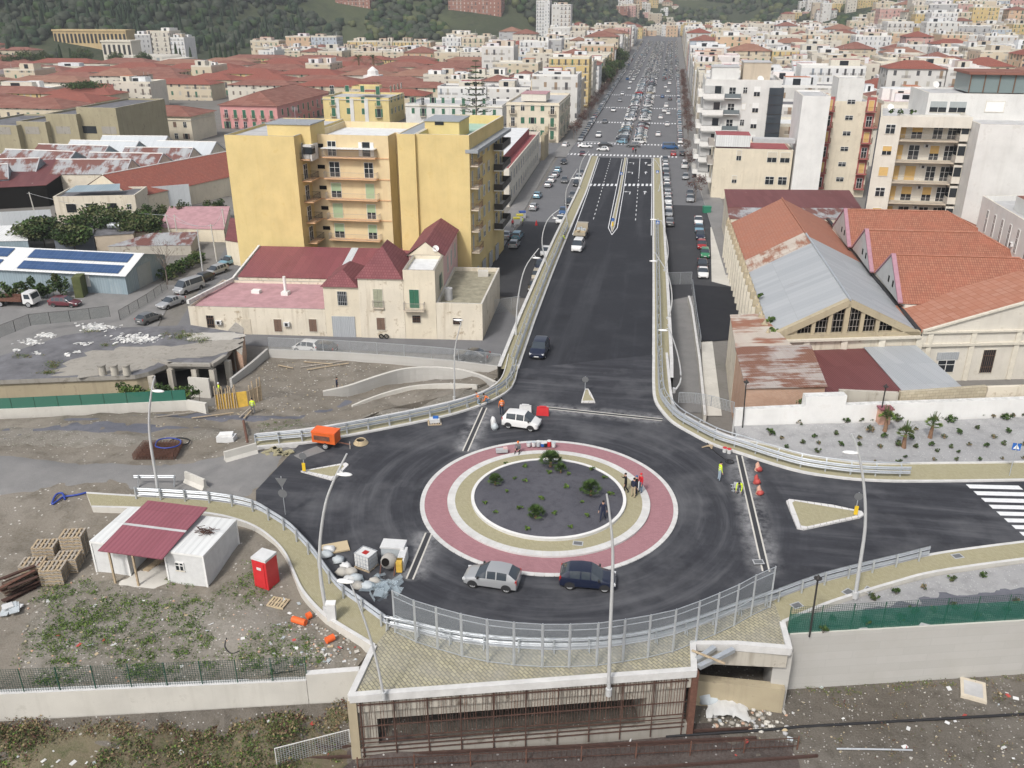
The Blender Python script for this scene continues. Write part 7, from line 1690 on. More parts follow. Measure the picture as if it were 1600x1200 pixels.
for k in range(6):
 z=ztop(12,228,260)+3.75*k-2.2
 b=MB();b.box(8.99,13.2,227.4,227.99,z+.95,z+2.7,'grey plaster');b.box(11.4,12.9,227.36,227.4,z+.95,z+2.7,'window glass');b.build('loggia',R1)
 balcony(R1,(11.2,227.39,z),S_,5.0,1.4,'white slab','white slab','solid');balcony(R1,(15.7,227.97,z),S_,3.8,1.3,'pale glass','white slab','solid');win(R1,'glass',(15.6,227.97,z+.05),S_,1.5,2.3)
 win(R1,['closed:white paint','glass'][k%2],(18.6,227.97,z+1.0),S_,.9,1.4);win(R1,'roller:white paint',(21.4,227.97,z+.4),S_,1.4,2.2);balcony(R1,(8.97,235,z),W_,9,1.3,'white slab','white slab','solid');win(R1,'glass',(8.97,234,z+.05),W_,1.6,2.3)
b=MB();b.box(24.2,27.6,227.2,230,-3,ztop(26,228,137),'car glass');b.build('glass_stairwell',R1)
for k in range(9):b=MB();z=-2+2.2*k;b.box(24.1,27.7,227.12,227.2,z,z+.1,'iron');b.build('mullion',R1)
tower(R1,10.5,17,231,238,17,ztop(13,231,105),'white plaster');tower(R1,18,24.5,232,240,17,ztop(21,232,98),'beige plaster');dish(R1,22,229,18.6,.8);aerial(R1,15,234,22)
L1=thing('school_block','long cream building with a sunken maroon roof beside the left side street','building',(-40,188,ZS))
zq=ztop(-38,188,262);poly_block(L1,[(-47,188),(-32.4,188),(-34,247),(-49,247)],ZS-1,zq,'pale plaster','roof maroon',parapet=.8)
b=MB();b.prism([V3(-46,192,0),V3(-35,192,0),V3(-36.5,244,0),V3(-47.5,244,0)],zq-1.5,zq+1.3,'roof maroon','roof white');b.build('roof_room',L1)
for k in range(13):
 yy=191+4.2*k
 for z in(-3.6,.2):win(L1,'bars:grey paint',(-32.37-.0271*(yy-188),yy,z),E_,1.2,1.9)
rw=thing('stone_ruin_wall','tall ragged old stone wall between the long cream building and the crossing','wall',(-33,250,ZS))
b=MB();r_=random.Random(4)
for k in range(7):y=249.5+1.35*k;b.box(-34,-33,y,y+1.345,ZS-.5,2.4+r_.uniform(-.9,1.1),'stone')
b.build('wall',rw)
M4=bldg('apartment_block','cream three-storey corner block with green shutters at the left of the crossing',-50,-33.2,285,318,ztop(-42,285,160),'cream plaster','roof felt')
grid(M4,'s',285,-49.5,-33.7,[-3.2,.7,4.6],5,GS,1.15,1.9,(0,4),rail='brown iron');grid(M4,'e',-33.2,287,317,[-3.2,.7,4.6],7,GS,1.15,1.9,(1,3,5))
tower(M4,-46,-38,290,300,7,ztop(-42,290,147),'pale plaster','roof pink')
M3=bldg('apartment_block','long cream block with curved gable parapet behind the yellow apartment block',-94,-58,322,344,ztop(-75,322,163),'white plaster','roof felt')
grid(M3,'s',322,-93,-59,[-1.2,2.6],9,GS,1.1,1.9,(1,5));b=MB();b.tube([V3(-68,322.1,ztop(-68,322,165)),V3(-68,322.6,ztop(-68,322,165))],2.2,20,'white plaster');b.build('curved_gable',M3)
M2=bldg('apartment_block','yellow block with white pilasters and green shutters behind the yellow tower',-124,-99,318,338,ztop(-110,318,152),'lemon plaster','roof felt')
grid(M2,'s',318,-123,-100,[-1.4,2.6,6.4],4,GS,1.4,2.1,(0,3),rail='green shutter');grid(M2,'e',-99,319,337,[-1.4,2.6,6.4],4,GS,1.2,1.9)
for x in(-118.5,-113,-107.5):b=MB();b.box(x-.7,x+.7,317.8,317.99,ZS,ztop(-110,318,154),'white plaster');b.build('pilaster',M2)
tower(M2,-114,-105,322,330,8,ztop(-110,322,140),'lemon plaster')
M1=thing('apartment_house','large pink house with green shutters and a red hipped roof with skylights','building',(-160,300,ZS))
xa,xb=atY(343,165,300).x,atY(432,165,300).x;ze=ztop((xa+xb)/2,300,165);b=MB();b.box(xa,xb,300,352,ZS-1,ze,'pink plaster',skip='b');b.build('wall',M1);hip_roof(M1,xa,xb,300,352,ze+.02,3.8,'red tiles',.6)
grid(M1,'s',300,xa+.5,xb-.5,[ze-7.4,ze-3.4],6,GS,1.2,2.0,(0,1,2,3,4,5),rail='brown iron',bw=1.7);grid(M1,'e',xb,302,350,[ze-7.4,ze-3.4],10,GS,1.2,2.0,(1,3,5,7,9),bw=1.7)
M7=thing('apartment_house','cream house with low red hipped roof and small windows above the sheds','building',(-160,268,ZS))
xa,xb=atY(181,182,268).x,atY(297,180,268).x;ze=ztop((xa+xb)/2,268,181);b=MB();b.box(xa,xb,268,284,ZS-1,ze,'cream plaster',skip='b');b.build('wall',M7);hip_roof(M7,xa,xb,268,284,ze+.02,2.4,'red tiles',.6);cornice(M7,xa,xb,268,284,ze-1.2)
grid(M7,'s',268,xa+1,xb-.5,[ze-7,ze-3.4],7,['closed:brown shutter','glass','open:brown shutter'],1.1,1.7)
M8=thing('factory','stepped olive concrete factory with broad window strips at the left edge','factory',(-185,228,ZS))
for k,(p0,p1,yf,py)in enumerate(((-60,25,226,195),(25,70,228,190),(70,118,230,178),(118,180,232,168))):
 xa,xb=atY(p0,py,yf).x,atY(p1,py,yf).x;box_block(M8,xa+.01,xb-.01,yf,yf+26,ZS-1,ztop((xa+xb)/2,yf,py),'olive plaster','tar roof',parapet=.5)
 n=max(1,int((xb-xa)/6))
 for i in range(n):b=MB();u=xa+(xb-xa)*(i+.5)/n;b.box(u-2.2,u+2.2,yf-.06,yf-.003,2.0,4.0,'old concrete' if(i+k)%3 else 'window glass');b.build('window',M8)
def gshed(label,pr0,pr1,z,half,drop,roofm,endm,name='gabled_shed',group=None,eave=None):
 a,c=G(*pr0,z),G(*pr1,z);d=(c-a);d.z=0;L=d.length;d.normalize();n=V3(-d.y,d.x,0);t=thing(name,label,'shed',V3(a.x,a.y,ZS),0,group)
 P=lambda s,v,zz:V3(a.x+d.x*s+n.x*v,a.y+d.y*s+n.y*v,zz)
 b=MB();b.face([P(0,-half,z-drop),P(L,-half,z-drop),P(L,0,z),P(0,0,z)],roofm);b.face([P(L,half,z-drop),P(0,half,z-drop),P(0,0,z),P(L,0,z)],roofm);b.build('roof',t)
 b=MB();zz=z-drop-.12
 for s in(0,L):q=[P(s,-half+.2,ZS-1),P(s,half-.2,ZS-1),P(s,half-.2,zz),P(s,0,z-.12),P(s,-half+.2,zz)];b.face(q if s==L else list(reversed(q)),endm)
 b.face([P(0.05,-half+.2,ZS-1),P(L-.05,-half+.2,ZS-1),P(L-.05,-half+.2,zz),P(.05,-half+.2,zz)],endm);b.face([P(L-.05,half-.2,ZS-1),P(.05,half-.2,ZS-1),P(.05,half-.2,zz),P(L-.05,half-.2,zz)],endm);b.build('wall',t)
 b=MB();b.tube([P(0,0,z+.04),P(L,0,z+.04)],.14,5,'white slab')
 for s in(L,):
  for v in(-half,half):b.bar(P(s,v,z-drop),P(s,0,z),.2,.25,'grey paint')
 b.build('ridge_cap',t);return t
rowsL=[((-90,262),(12,256)),((-60,250),(62,247)),((8,233),(118,237)),((60,225),(170,228)),((110,219),(217,221))]
for k,(p,q)in enumerate(rowsL):gshed('patchy rusty gabled shed of the left column, %s from the front'%ordn(k+1),p,q,3.0,4.6,2.6,'patchy sheet' if k<4 else 'grey sheet','teal sheet',group='gabled metal sheds')
rowsR=[((88,249),(205,249)),((140,238),(255,240)),((195,230),(302,231)),((245,220),(338,222)),((160,212),(262,213))]
for k,(p,q)in enumerate(rowsR):gshed('patchy rusty gabled shed of the right column, %s from the front'%ordn(k+1),p,q,3.0,4.6,2.6,'patchy sheet' if k<3 else 'grey sheet','aged cream',group='gabled metal sheds')
gshed('long hall with a faded red tiled roof running beside the yellow block',(160,273),(380,232),3.2,8.5,4.0,'brown tiles','cream plaster','factory_hall')
fh=thing('factory_house','flat-topped cream house with three barred windows above the green trees','house',(-112,152,ZS))
fA,fB=G(92,353,ZS),G(218,350,ZS);fdv=(fB-fA).normalized();fnv=V3(-fdv.y,fdv.x,0);fa=math.atan2(fdv.y,fdv.x)+S_;fL=(fB-fA).length;zf_=ztop(*(fA+fdv*fL*.5).xy,306)
poly_block(fh,[fA.xy,fB.xy,(fB+fnv*9).xy,(fA+fnv*9).xy],ZS-1,zf_,'aged cream','tar roof',parapet=.4)
for t_,ww in((.20,1.9),(.44,1.9),(.70,1.9)):win(fh,'bars:iron',fA+fdv*fL*t_-fnv*.03+V3(0,0,zf_-ZS-3.2),fa,ww,1.7)
win(fh,'glass',fA+fdv*fL*.91-fnv*.03+V3(0,0,zf_-ZS-2.8),fa,.8,1.0)
b=MB();q=[fA+fnv*1+fdv*2,fA+fnv*1+fdv*(fL-3),fA+fnv*5+fdv*(fL-4),fA+fnv*5+fdv*3];zz=zf_+1.1;b.face([L3(q[0],zz-.5),L3(q[1],zz-.3),L3(q[2],zz+.3),L3(q[3],zz+.1)],'teal sheet');b.build('sheet_canopy',fh)
def metal_fence(label,a,c,h,m):
 b=MB();n=V3(-(c-a).normalized().y,(c-a).normalized().x,0)*.05;b.prism([L3(a-n,0),L3(c-n,0),L3(c+n,0),L3(a+n,0)],ZS-.3,ZS+h,m);return tag(b.build('sheet_fence'),label,'fence')
metal_fence('tall pale corrugated sheet wall right of the factory house',G(222,332,ZS),G(300,325,ZS),5.2,'grey sheet');metal_fence('grey corrugated fence left of the factory house',G(-60,360,ZS),G(84,352,ZS),3.2,'grey sheet')
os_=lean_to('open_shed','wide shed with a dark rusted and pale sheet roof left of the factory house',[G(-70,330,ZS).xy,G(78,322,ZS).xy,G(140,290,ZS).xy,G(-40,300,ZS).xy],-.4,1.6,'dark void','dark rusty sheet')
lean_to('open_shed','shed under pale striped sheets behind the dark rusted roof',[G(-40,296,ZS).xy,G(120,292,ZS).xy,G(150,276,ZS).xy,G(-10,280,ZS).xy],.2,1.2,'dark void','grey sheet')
so_=thing('solar_shed','blue grey sheet metal shed with solar panels along its white roof','shed',(-80,118,ZS))
sx,sy0,sy1=-79.3,116.4,128;zr=ztop(sx,121.5,397);zfe=ztop(sx,sy0,429);xl=-125
b=MB();b.box(xl,sx,sy0,sy1,ZS-1,zfe,'teal sheet',skip='tb');b.face([V3(sx,sy0,zfe),V3(sx,sy1,zfe),V3(sx,121.8,zr)],'teal sheet');b.build('wall',so_)
b=MB();b.face([V3(xl,sy0-.5,zfe-.15),V3(sx+.4,sy0-.5,zfe-.15),V3(sx+.4,121.8,zr+.08),V3(xl,121.8,zr+.08)],'white sheet');b.face([V3(sx+.4,sy1+.3,zfe),V3(xl,sy1+.3,zfe),V3(xl,121.8,zr+.08),V3(sx+.4,121.8,zr+.08)],'grey sheet');b.build('roof',so_)
def onroof(x,t,dz):return V3(x,sy0-.5+(121.8-sy0+.5)*t,zfe-.15+(zr+.08-zfe+.15)*t+dz)
for t0,t1 in((.08,.42),(.55,.92)):
 for x0,x1 in((-120,-101),(-97.5,-80.4)):b=MB();b.face([onroof(x0,t0,.12),onroof(x1,t0,.12),onroof(x1,t1,.12),onroof(x0,t1,.12)],'solar cells');b.build('solar_panel',so_)
b=MB();b.box(sx,sx+.06,119.6,123.4,ZS,ZS+3.4,'grey shutter');b.build('door',so_)
b=MB();b.box(-86.5,-85.3,sy0-.08,sy0-.003,-4,-2.2,'white paint');b.build('door',so_)
b=MB();b.obox(G(128,462,ZS),1.2,2.4,3.2,.3,'leaf olive');tag(b.build('ivy_gate'),'ivy covered gate post box beside the solar shed','gate')
for(nm,lb,pts,zf2,zb2,wm,rm)in[('low_house','low beige house with a grey water tank on its flat roof behind the solar shed',[(152,392),(212,388),(222,372),(160,374)],-2.2,-2.2,'beige plaster','tar roof'),('low_house','long low house with a faded pink sheet roof by the alley poles',[(252,375),(352,378),(362,352),(270,352)],-2.6,-1.2,'cream plaster','roof pink'),('low_shed','small plum roofed shed between the tank house and the pink roof',[(205,384),(250,380),(258,366),(214,370)],-2.6,-2.0,'beige plaster','plum tiles'),('low_shed','collapsed shed with rusty patched sheets beside the bare tree',[(172,400),(300,398),(312,384),(240,386)],-3.2,-2.4,'dirty concrete','patchy sheet'),('low_house','small cream house at the corner of the yellow block',[(357,412),(378,416),(386,385),(365,380)],-.8,-.2,'cream plaster','plum tiles'),('low_shed','pale sheet roofed shed at the far left below the trees',[(-40,400),(48,398),(46,380),(-30,382)],-2.4,-1.6,'teal sheet','white sheet'),('low_shed','dark blue roofed shed behind the solar roof',[(88,392),(150,390),(152,374),(110,376)],-2.8,-1.4,'slate plaster','tar roof')]:
 lean_to(nm,lb,[G(*p,ZS).xy for p in pts],zf2,zb2,wm,rm,'house' if 'house' in nm else 'shed',.15)
q=G(173,385,ZS);b=MB();b.tube([V3(q.x-1,q.y+2,-1.6),V3(q.x+1.4,q.y+2,-1.6)],.6,12,'galvanised');tag(b.build('water_tank'),'grey cylindrical water tank on the low beige house roof','tank')
ru=thing('ruined_building','roofless looking concrete ruin with a cracked flat roof strewn with white rubble','ruin',G(200,600,-4))
zr_=-1.4;RP=[G(*q,zr_)for q in[(-120,600),(0,594),(75,591),(210,586),(232,581),(262,569),(330,570),(352,556),(381,521),(300,508),(180,512),(100,524),(0,556),(-120,580)]]
b=MB();b.prism(RP,zr_-.5,zr_,'old concrete','tar roof');b.build('roof_slab',ru)
b=MB();b.prism([p+V3(0,.25,0)for p in RP[:5]]+[RP[10]+V3(0,-.3,0),RP[11]+V3(0,-.3,0),RP[12],RP[13]],-6,zr_-.502,'stone');b.build('wall',ru)
b=MB();b.prism([RP[8]+V3(-.3,-.2,0),RP[9]+V3(0,-.3,0),RP[10]+V3(.3,-.3,0),RP[10].lerp(RP[4],.5)],-6,zr_-.503,'dirty concrete');b.build('rear_room',ru)
for px,py in((232,583),(262,572),(300,572),(328,572),(352,559),(366,541)):q=G(px,py,zr_);b=MB();b.box(q.x-.3,q.x+.3,q.y+.1,q.y+.7,-6,zr_-.504,'dirty concrete');b.build('pillar',ru)
b=MB();q0,q1=G(288,575,zr_),G(326,573,zr_);b.box(q0.x,q1.x,q0.y+.3,q0.y+.6,-6,-2.7,'pale concrete');b.build('broken_wall',ru)
for q in[((240,560),(268,569)),((262,569),(330,570)),((330,570),(352,556))]:b=MB();b.bar(G(*q[0],zr_+.15),G(*q[1],zr_+.15),.5,.3,'old concrete');b.build('edge_beam',ru)
for px in(157,176,195):q=G(px,588,zr_);b=MB();b.cyl((q.x,q.y+.5,zr_),.42,1.05,12,'dirty concrete',.38);b.cyl((q.x,q.y+.5,zr_+1.051),.46,.12,12,'old concrete');tag(b.build('concrete_drum'),('left','middle','right')[(157,176,195).index(px)]+' of three concrete drums standing on the ruin roof edge','drum','drums on the ruin')
def RU(px,py):return G(px,py,zr_)
def ov2(name,px,m,rag=.5):return overlay(name,px,m,.05,.7,rag,lambda x,y:zr_,RU)
def roofpatch(px,m,seed):
 P=smoothline([RU(*q)for q in px+[px[0]]],8)[:-1];c=sum(P,V3(0,0,0))/len(P);b=MB()
 P=[p+(p-c)*.35*noise.noise(Vector((p.x*1.3,p.y*1.3,seed)))for p in P]
 for i in range(len(P)):b.face([V3(c.x,c.y,zr_+.012+.002*seed),V3(*P[i].xy,zr_+.012+.002*seed),V3(*P[(i+1)%len(P)].xy,zr_+.012+.002*seed)],m)
 return b
b=roofpatch([(75,588),(205,583),(260,562),(340,555),(370,530),(270,540),(150,548)],'old concrete',1);b.build('bare_screed',ru)
b=roofpatch([(285,520),(375,520),(360,530),(300,532)],'concrete',2);b.build('bare_screed',ru)
r_=random.Random(9);b=MB()
for(cx,cy,rx,ry,n)in((152,512,32,6,190),(212,530,36,8,240),(48,535,20,5,60),(72,525,22,4,80),(130,537,14,3,25),(120,551,8,2,10),(25,548,8,3,14),(58,552,6,2,12),(105,556,4,4,12)):
 for _ in range(n):q=RU(cx+r_.gauss(0,.45)*rx,cy+r_.gauss(0,.45)*ry);k=r_.uniform(.06,.2);b.obox((q.x,q.y,zr_+r_.uniform(0,.08)),k*2,k*1.4,k*.4,r_.uniform(0,3),r_.choice(['white slab','render white','roof felt']),tilt=r_.uniform(-.3,.3))
tag(b.build('white_rubble'),'white rubble of broken plaster spread over the ruin roof','rubble',kind='stuff')
b=MB()
for(cx,cy,rx,ry,n)in((285,525,34,8,80),(310,533,25,4,30),(85,572,14,6,30),(75,583,16,3,20),(165,540,14,3,12),(35,558,30,3,20),(140,518,20,3,12)):
 for _ in range(n):tuft(['leaf olive','leaf dry','leaf bright','leaf mid'],.32)(b,RU(cx+r_.gauss(0,.45)*rx,cy+r_.gauss(0,.45)*ry),r_)
tag(b.build('weeds'),'weeds and moss growing over the ruin roof','weeds',kind='stuff')
lean_to('brick_room','brick walled room at the right back corner of the ruin',[G(352,556,-4).xy,G(383,590,-4.5).xy,G(385,548,-4.5).xy,G(372,532,-4).xy],-1.6,-1.5,'brick','old concrete','ruin',.1,-6)
b=MB()
FN=list(FAC);rnd=random.Random(77)
ADJ={'cream':'cream','white':'white','pale':'greyish','yellow':'yellow','beige':'beige','grey':'grey','rose':'rose','peach':'peach','brick':'brown','bluish':'bluish','bright':'bright'}
NUM='zero one two three four five six seven eight nine ten'.split()
def house_mesh(bw,br,x0,x1,y0,y1,z0,zt,fac,red,r):
 o=V3(x0,y0,z0)-V3(2.8*r.randint(0,40),2.8*r.randint(0,40),3.1*r.randint(0,9));bw.uo=o;bl=r.random()<.45;bw.box(x0,x1,y0,y1,z0,zt,'facade '+fac,'roof felt','bew' if bl else 'b');bl and bw.box(x0,x1,y0,y1,z0,zt,'blank '+fac,None,'btsn');bw.uo=Vector((0,0,0))
 if red:
  e=.5;a=[V3(x0-e,y0-e,zt+.05),V3(x1+e,y0-e,zt+.05),V3(x1+e,y1+e,zt+.05),V3(x0-e,y1+e,zt+.05)];h=min(x1-x0,y1-y0)*(.15 if x1-x0>25 else.2)
  if x1-x0>y1-y0:q=(y1-y0)/2;c=[V3(x0+q,(y0+y1)/2,zt+h),V3(x1-q,(y0+y1)/2,zt+h)];f=[[a[0],a[1],c[1],c[0]],[a[1],a[2],c[1]],[a[2],a[3],c[0],c[1]],[a[3],a[0],c[0]]]
  else:q=(x1-x0)/2;c=[V3((x0+x1)/2,y0+q,zt+h),V3((x0+x1)/2,y1-q,zt+h)];f=[[a[0],a[1],c[0]],[a[1],a[2],c[1],c[0]],[a[2],a[3],c[1]],[a[3],a[0],c[0],c[1]]]
  tm=r.choice(['red tiles','red tiles','brown tiles','old tiles'])
  for p in f:br.face(p,tm)
 else:
  m=r.choice(['roof felt','roof white','roof pink','tar roof','roof felt','stone trim']);br.box(x0+.3,x1-.3,y0+.3,y1-.3,zt+.004,zt+.03,m,skip='b')
  for s in((x0,x1,y0,y0+.25),(x0,x1,y1-.25,y1),(x0,x0+.25,y0+.26,y1-.26),(x1-.25,x1,y0+.26,y1-.26)):br.box(*s,zt+.002,zt+.8,'facade '+fac if False else 'white slab' if fac in('white','bright','grey')else 'stone trim',skip='b')
  for _ in range(r.randint(1,3)):
   w_,d_=r.uniform(2.5,.5*(x1-x0)),r.uniform(2.5,.5*(y1-y0));u,v=r.uniform(x0+.5,x1-w_-.5),r.uniform(y0+1,y1-d_-.5);h=r.uniform(1.8,3.2)
   br.box(u,u+w_,v,v+d_,zt+.04,zt+h,r.choice(['white slab','stone trim','balcony slab','roof white']),r.choice(['roof felt','roof maroon','terracotta','roof white']),'b');br.box(u+.3*w_,u+.6*w_,v-.03,v-.002,zt+.6,zt+h-.4,'window glass')
  for _ in range(r.randint(0,4)):u,v=r.uniform(x0+1,x1-1),r.uniform(y0+1,y1-1);br.bar(V3(u,v,zt),V3(u,v,zt+r.uniform(2,4)),.07,.07,'grey paint');br.bar(V3(u-.6,v,zt+1.8),V3(u+.6,v,zt+1.8),.06,.06,'grey paint')
HS=[]
def seen(x,y,z):
 if y<60:return False
 px,py=proj((x,y,z));return-140<px<1740 and-130<py<420
def free(x0,x1,y0,y1):
 for a in((-52,-30,280,320),(-96,-56,318,346),(-205,-53,262,346),(-205,-140,264,356),(-300,-120,180,262),(8,48,200,250),(-420,-300,545,640),(32,78,145,176)):
  if x0<a[1]and x1>a[0]and y0<a[3]and y1>a[2]:return False
 return True
for side in(-1,1):
 y=256.0 if side>0 else 288.0;row=0
 while y<1080:
  row+=1;D=rnd.choice([14,17,17,20]);x=(aveL(y)-4.6)if side<0 else(aveR(y)+4.8);k=0
  while abs(x)<1100:
   low=side<0 and y<640 and x<-92;barr=low and y<575 and rnd.random()<.93;k+=1
   W=2.8*(rnd.randint(9,16)if barr else rnd.randint(4,8));x0,x1=(x-W,x)if side<0 else(x,x+W);red=rnd.random()<(.97 if barr else.2)
   st=2 if barr else 3 if low or(side<0 and x<-58 and y<430)else rnd.choice([4,5,5,6,4]if k==1 else[3,4,4,5,5,6,3]);y1=y+D+(rnd.uniform(-2,2))
   z0=min(land(x0,y),land(x1,y1));zt=z0+.6+3.1*st
   fac=rnd.choice(['cream','cream','yellow','pale']if barr else['cream','cream','white','white','pale','pale','yellow','beige','bright','bright','peach','cream','white']+(['rose','grey','bluish']if y>420 else['pale'])+['cream'])
   az_=math.degrees(math.atan2((x0+x1)/2,y));lim=580 if az_<-25 else(660 if az_<-14 else(740 if az_<-7 else 1010))
   if y<lim and free(x0,x1,y,y1)and seen((x0+x1)/2,y,zt)and rnd.random()<.97:
    HS.append((x0,x1,y,y1,z0-2,zt,fac,red,'%s %s storey %s, %s from the avenue in the %s %s row'%(ADJ[fac],NUM[st],'red roofed barrack' if barr else('red roofed house' if red else 'flat block'),ordn(k),ordn(row),'left' if side<0 else 'right')))
   x+=side*(W+(.4 if rnd.random()<.62 else rnd.uniform(5,9)))
  y+=D+(2.5 if row%2 else rnd.uniform(9,14))+(7 if side<0 and 345<y<575 else 0)
n0=len(HS);cells=set()
for h in HS:cells.add((int((h[0]+h[1])/2/22),int(h[2]/22)))
k=0
for _ in range(9000):
 y=rnd.uniform(800,2600);az=rnd.uniform(-38,24);x=y*math.tan(R(az));d_=.92 if az>6 else(.8 if az>-4 else(.3 if az>-17 else.05))
 if y<1080 and not(az>8 and y>1000):continue
 if rnd.random()>d_ or noise.noise(Vector((x/160,y/160,2)))<(-.12 if az>6 else-.12):continue
 c=(int(x/24),int(y/24))
 if c in cells:continue
 W,D,st=2.8*rnd.randint(4,8),rnd.choice([12,15]),rnd.choice([3,4,5,6,7]if az>6 else[2,3,4]);z0=land(x,y);zt=z0+3.1*st
 if not seen(x,y,zt):continue
 cells.add(c);k+=1;fac=rnd.choice(['white','bright','cream','peach','pale','yellow','rose','brick','beige','white']);HS.append((x,x+W,y,y+D,z0-6,zt,fac,rnd.random()<.25,'hill'))
 if k>1200:break
HS.sort(key=lambda h:h[2]+.2*abs(h[0]))
far_w=MB()
for i,h in enumerate(HS):
 if i<285 and h[8]!='hill':
  t=thing('barrack' if 'barrack' in h[8]else('town_house' if 'house' in h[8]else 'apartment_block'),h[8],'building',V3((h[0]+h[1])/2,h[2],h[4]),0,'houses of the city behind');bw,br=MB(),MB()
  house_mesh(bw,br,*h[:8],rnd);bw.build('wall',t);br.build('roof',t)
 else:house_mesh(far_w,far_w,*h[:8],rnd)
tag(far_w.build('distant_houses'),'mass of pale houses filling the far city and the slopes','houses',kind='stuff')
LMK=[]
def landmark(name,label,p0,p1,py,Y,dep,fac,parts=(),red=False,cat='building'):
 x0,x1=atY(p0,py,Y).x,atY(p1,py,Y).x;z0=min(land(x0,Y),land(x1,Y))-4;zt=ztop((x0+x1)/2,Y,py);LMK.append((x0-4,x1+4,Y-40,Y+dep+4));t=thing(name,label,cat,V3((x0+x1)/2,Y,z0));bw,br=MB(),MB()
 if fac.startswith('facade'):house_mesh(bw,br,x0,x1,Y,Y+dep,z0,zt,fac[7:],red,rnd)
 else:bw.box(x0,x1,Y,Y+dep,z0,zt,fac,'red tiles' if red else 'stone trim','b');br.box(x0-.5,x1+.5,Y-.5,Y+dep,zt+.01,zt+1.2,fac)
 bw.build('wall',t);br.build('roof',t);return t,x0,x1,z0,zt
for k,(p0,p1,py)in enumerate(((500,523,12),(523,577,-8))):landmark('apartment_slab',('lower left part of the brown red slab of flats on the wooded hill','tall brown red slab of flats on the wooded hill above the city')[k],p0,p1,py,930+k*3,18,'facade brick')
landmark('apartment_slab','broad brown red slab of flats on the hill left of the avenue',700,783,-6,950,20,'facade brick')
for k,(p0,p1,py,f)in enumerate(((210,234,55,'grey'),(235,264,50,'pale'),(264,287,60,'bright'),(838,859,2,'bright'),(862,892,8,'white'))):landmark('tower_block',('grey white block left of the tall pale tower on the hill foot','tall pale tower on the hill foot beside the cypresses','bright white block right of the tall pale tower','bright tower of flats standing in the woods left of the avenue','white pair of flats right of the bright tower in the woods')[k],p0,p1,py,620 if k<3 else 940,16,'facade '+f)
for k,(p0,p1,py,Y)in enumerate(((82,196,49,622),(158,204,66,592))):
 t,x0,x1,z0,zt=landmark('colonnade',('long golden colonnade on the dark wooded cemetery hill','pale lower colonnade below the golden one on the cemetery hill')[k],p0,p1,py,Y,12,'gold stone' if k==0 else 'stone trim');n=int((x1-x0)/3.2);b=MB()
 for i in range(n):u=x0+(x1-x0)*(i+.5)/n;b.box(u-.9,u+.9,Y-.1,Y-.01,zt-8,zt-1.6,'bumper black')
 b.build('bays',t)
t,x0,x1,z0,zt=landmark('arched_hall','pale hall with a row of arched bays at the foot of the cemetery hill',193,275,95,565,26,'pale plaster')
for i in range(5):b=MB();u=x0+(x1-x0)*.75*(i+.5)/5;b.tube([V3(u,564.6,zt),V3(u,590,zt)],3.2,14,'pale plaster');b.box(u-1,u+1,564.4,564.59,zt-7,zt+2,'grey shutter');b.build('arched_bay',t)
landmark('hotel','peach hotel with stacked balconies and stepped gable right of the avenue',1119,1174,58,560,20,'facade peach');t,x0,x1,z0,zt=landmark('chapel_tower','small white octagonal bell tower above the red barrack roofs',570,590,122,420,7,'white wall')
b=MB();b.tube([V3((x0+x1)/2,423,zt),V3((x0+x1)/2,423,zt+3.2),V3((x0+x1)/2,423,zt+5)],[3,2.6,.3],8,'white wall',smooth=False);b.build('cupola',t);b=MB();b.box((x0+x1)/2-.9,(x0+x1)/2+.9,419.9,419.99,zt-5,zt-1.5,'dark void');b.build('belfry_opening',t)
b=MB();q=atY(136,7,690);z=land(q.x,690);b.tube([V3(q.x,690,z-3),V3(q.x,690,q.z-12),V3(q.x,690,q.z)],[3.2,2.4,.15],6,'gold stone',smooth=False);tag(b.build('chapel_spire'),'slender golden spire rising from the dark cemetery woods','spire')
b=MB();n=0;hx=[((h[0]+h[1])/2,h[2])for h in HS if h[2]>560];HG=set((int(x/20),int(y/20))for x,y in hx)
for _ in range(60000):
 y=440+2500*rnd.random()**1.7;az=rnd.uniform(-44,26);x=y*math.tan(R(az));z=land(x,y)
 if z-(ZS+.004*max(0,y-300))<(2.5 if az<-22 else 5)or not seen(x,y,z+4):continue
 if(int(x/20),int(y/20))in HG or any(a<x<c and d<y<e for a,c,d,e in LMK)or noise.noise(Vector((x/120,y/120,6)))<(-.5 if az<-20 else(-.36 if az<-3 else-.22)):continue
 s=rnd.uniform(1.9,4.3)*(1+y/2600);m=rnd.choice(['leaf pine','leaf hill','leaf hill','leaf dark']if az<-20 else['leaf hill','leaf hill','leaf pine','leaf olive','leaf dark'])
 if az<-22 and y<1000 and rnd.random()<.22:b.tube([V3(x,y,z-1),V3(x,y,z+s*.9),V3(x,y,z+s*3)],[s*.3,s*.4,.1],5,'leaf pine',False)
 else:b.blob(V3(x,y,z+s*.5),s,s,s*.85,m,6,4,.32,rnd)
 n+=1
 if n>16000:break
tag(b.build('hill_woods'),'dark green woods covering the hills behind the city','woods',kind='stuff')
CY=make_tree('cypress',13,1.5,'cypress',3);UM=make_tree('broad_tree',9,5.0,'broad',8);bpy.context.view_layer.update()
for i,(px,Y)in enumerate([(330,600),(338,600),(346,602),(354,602),(362,601),(370,602),(277,590),(283,592),(299,588),(96,540),(112,545)]):x=atY(px,95,Y).x;put(CY,V3(x,Y,land(x,Y)),rnd.uniform(.8,1.1),i,'dark cypress at the foot of the cemetery hill, %s from the left'%ordn(1+sum(1 for q in(330,338,346,354,362,370,277,283,299,96,112)if q<px)),'tree','cypresses below the cemetery hill')
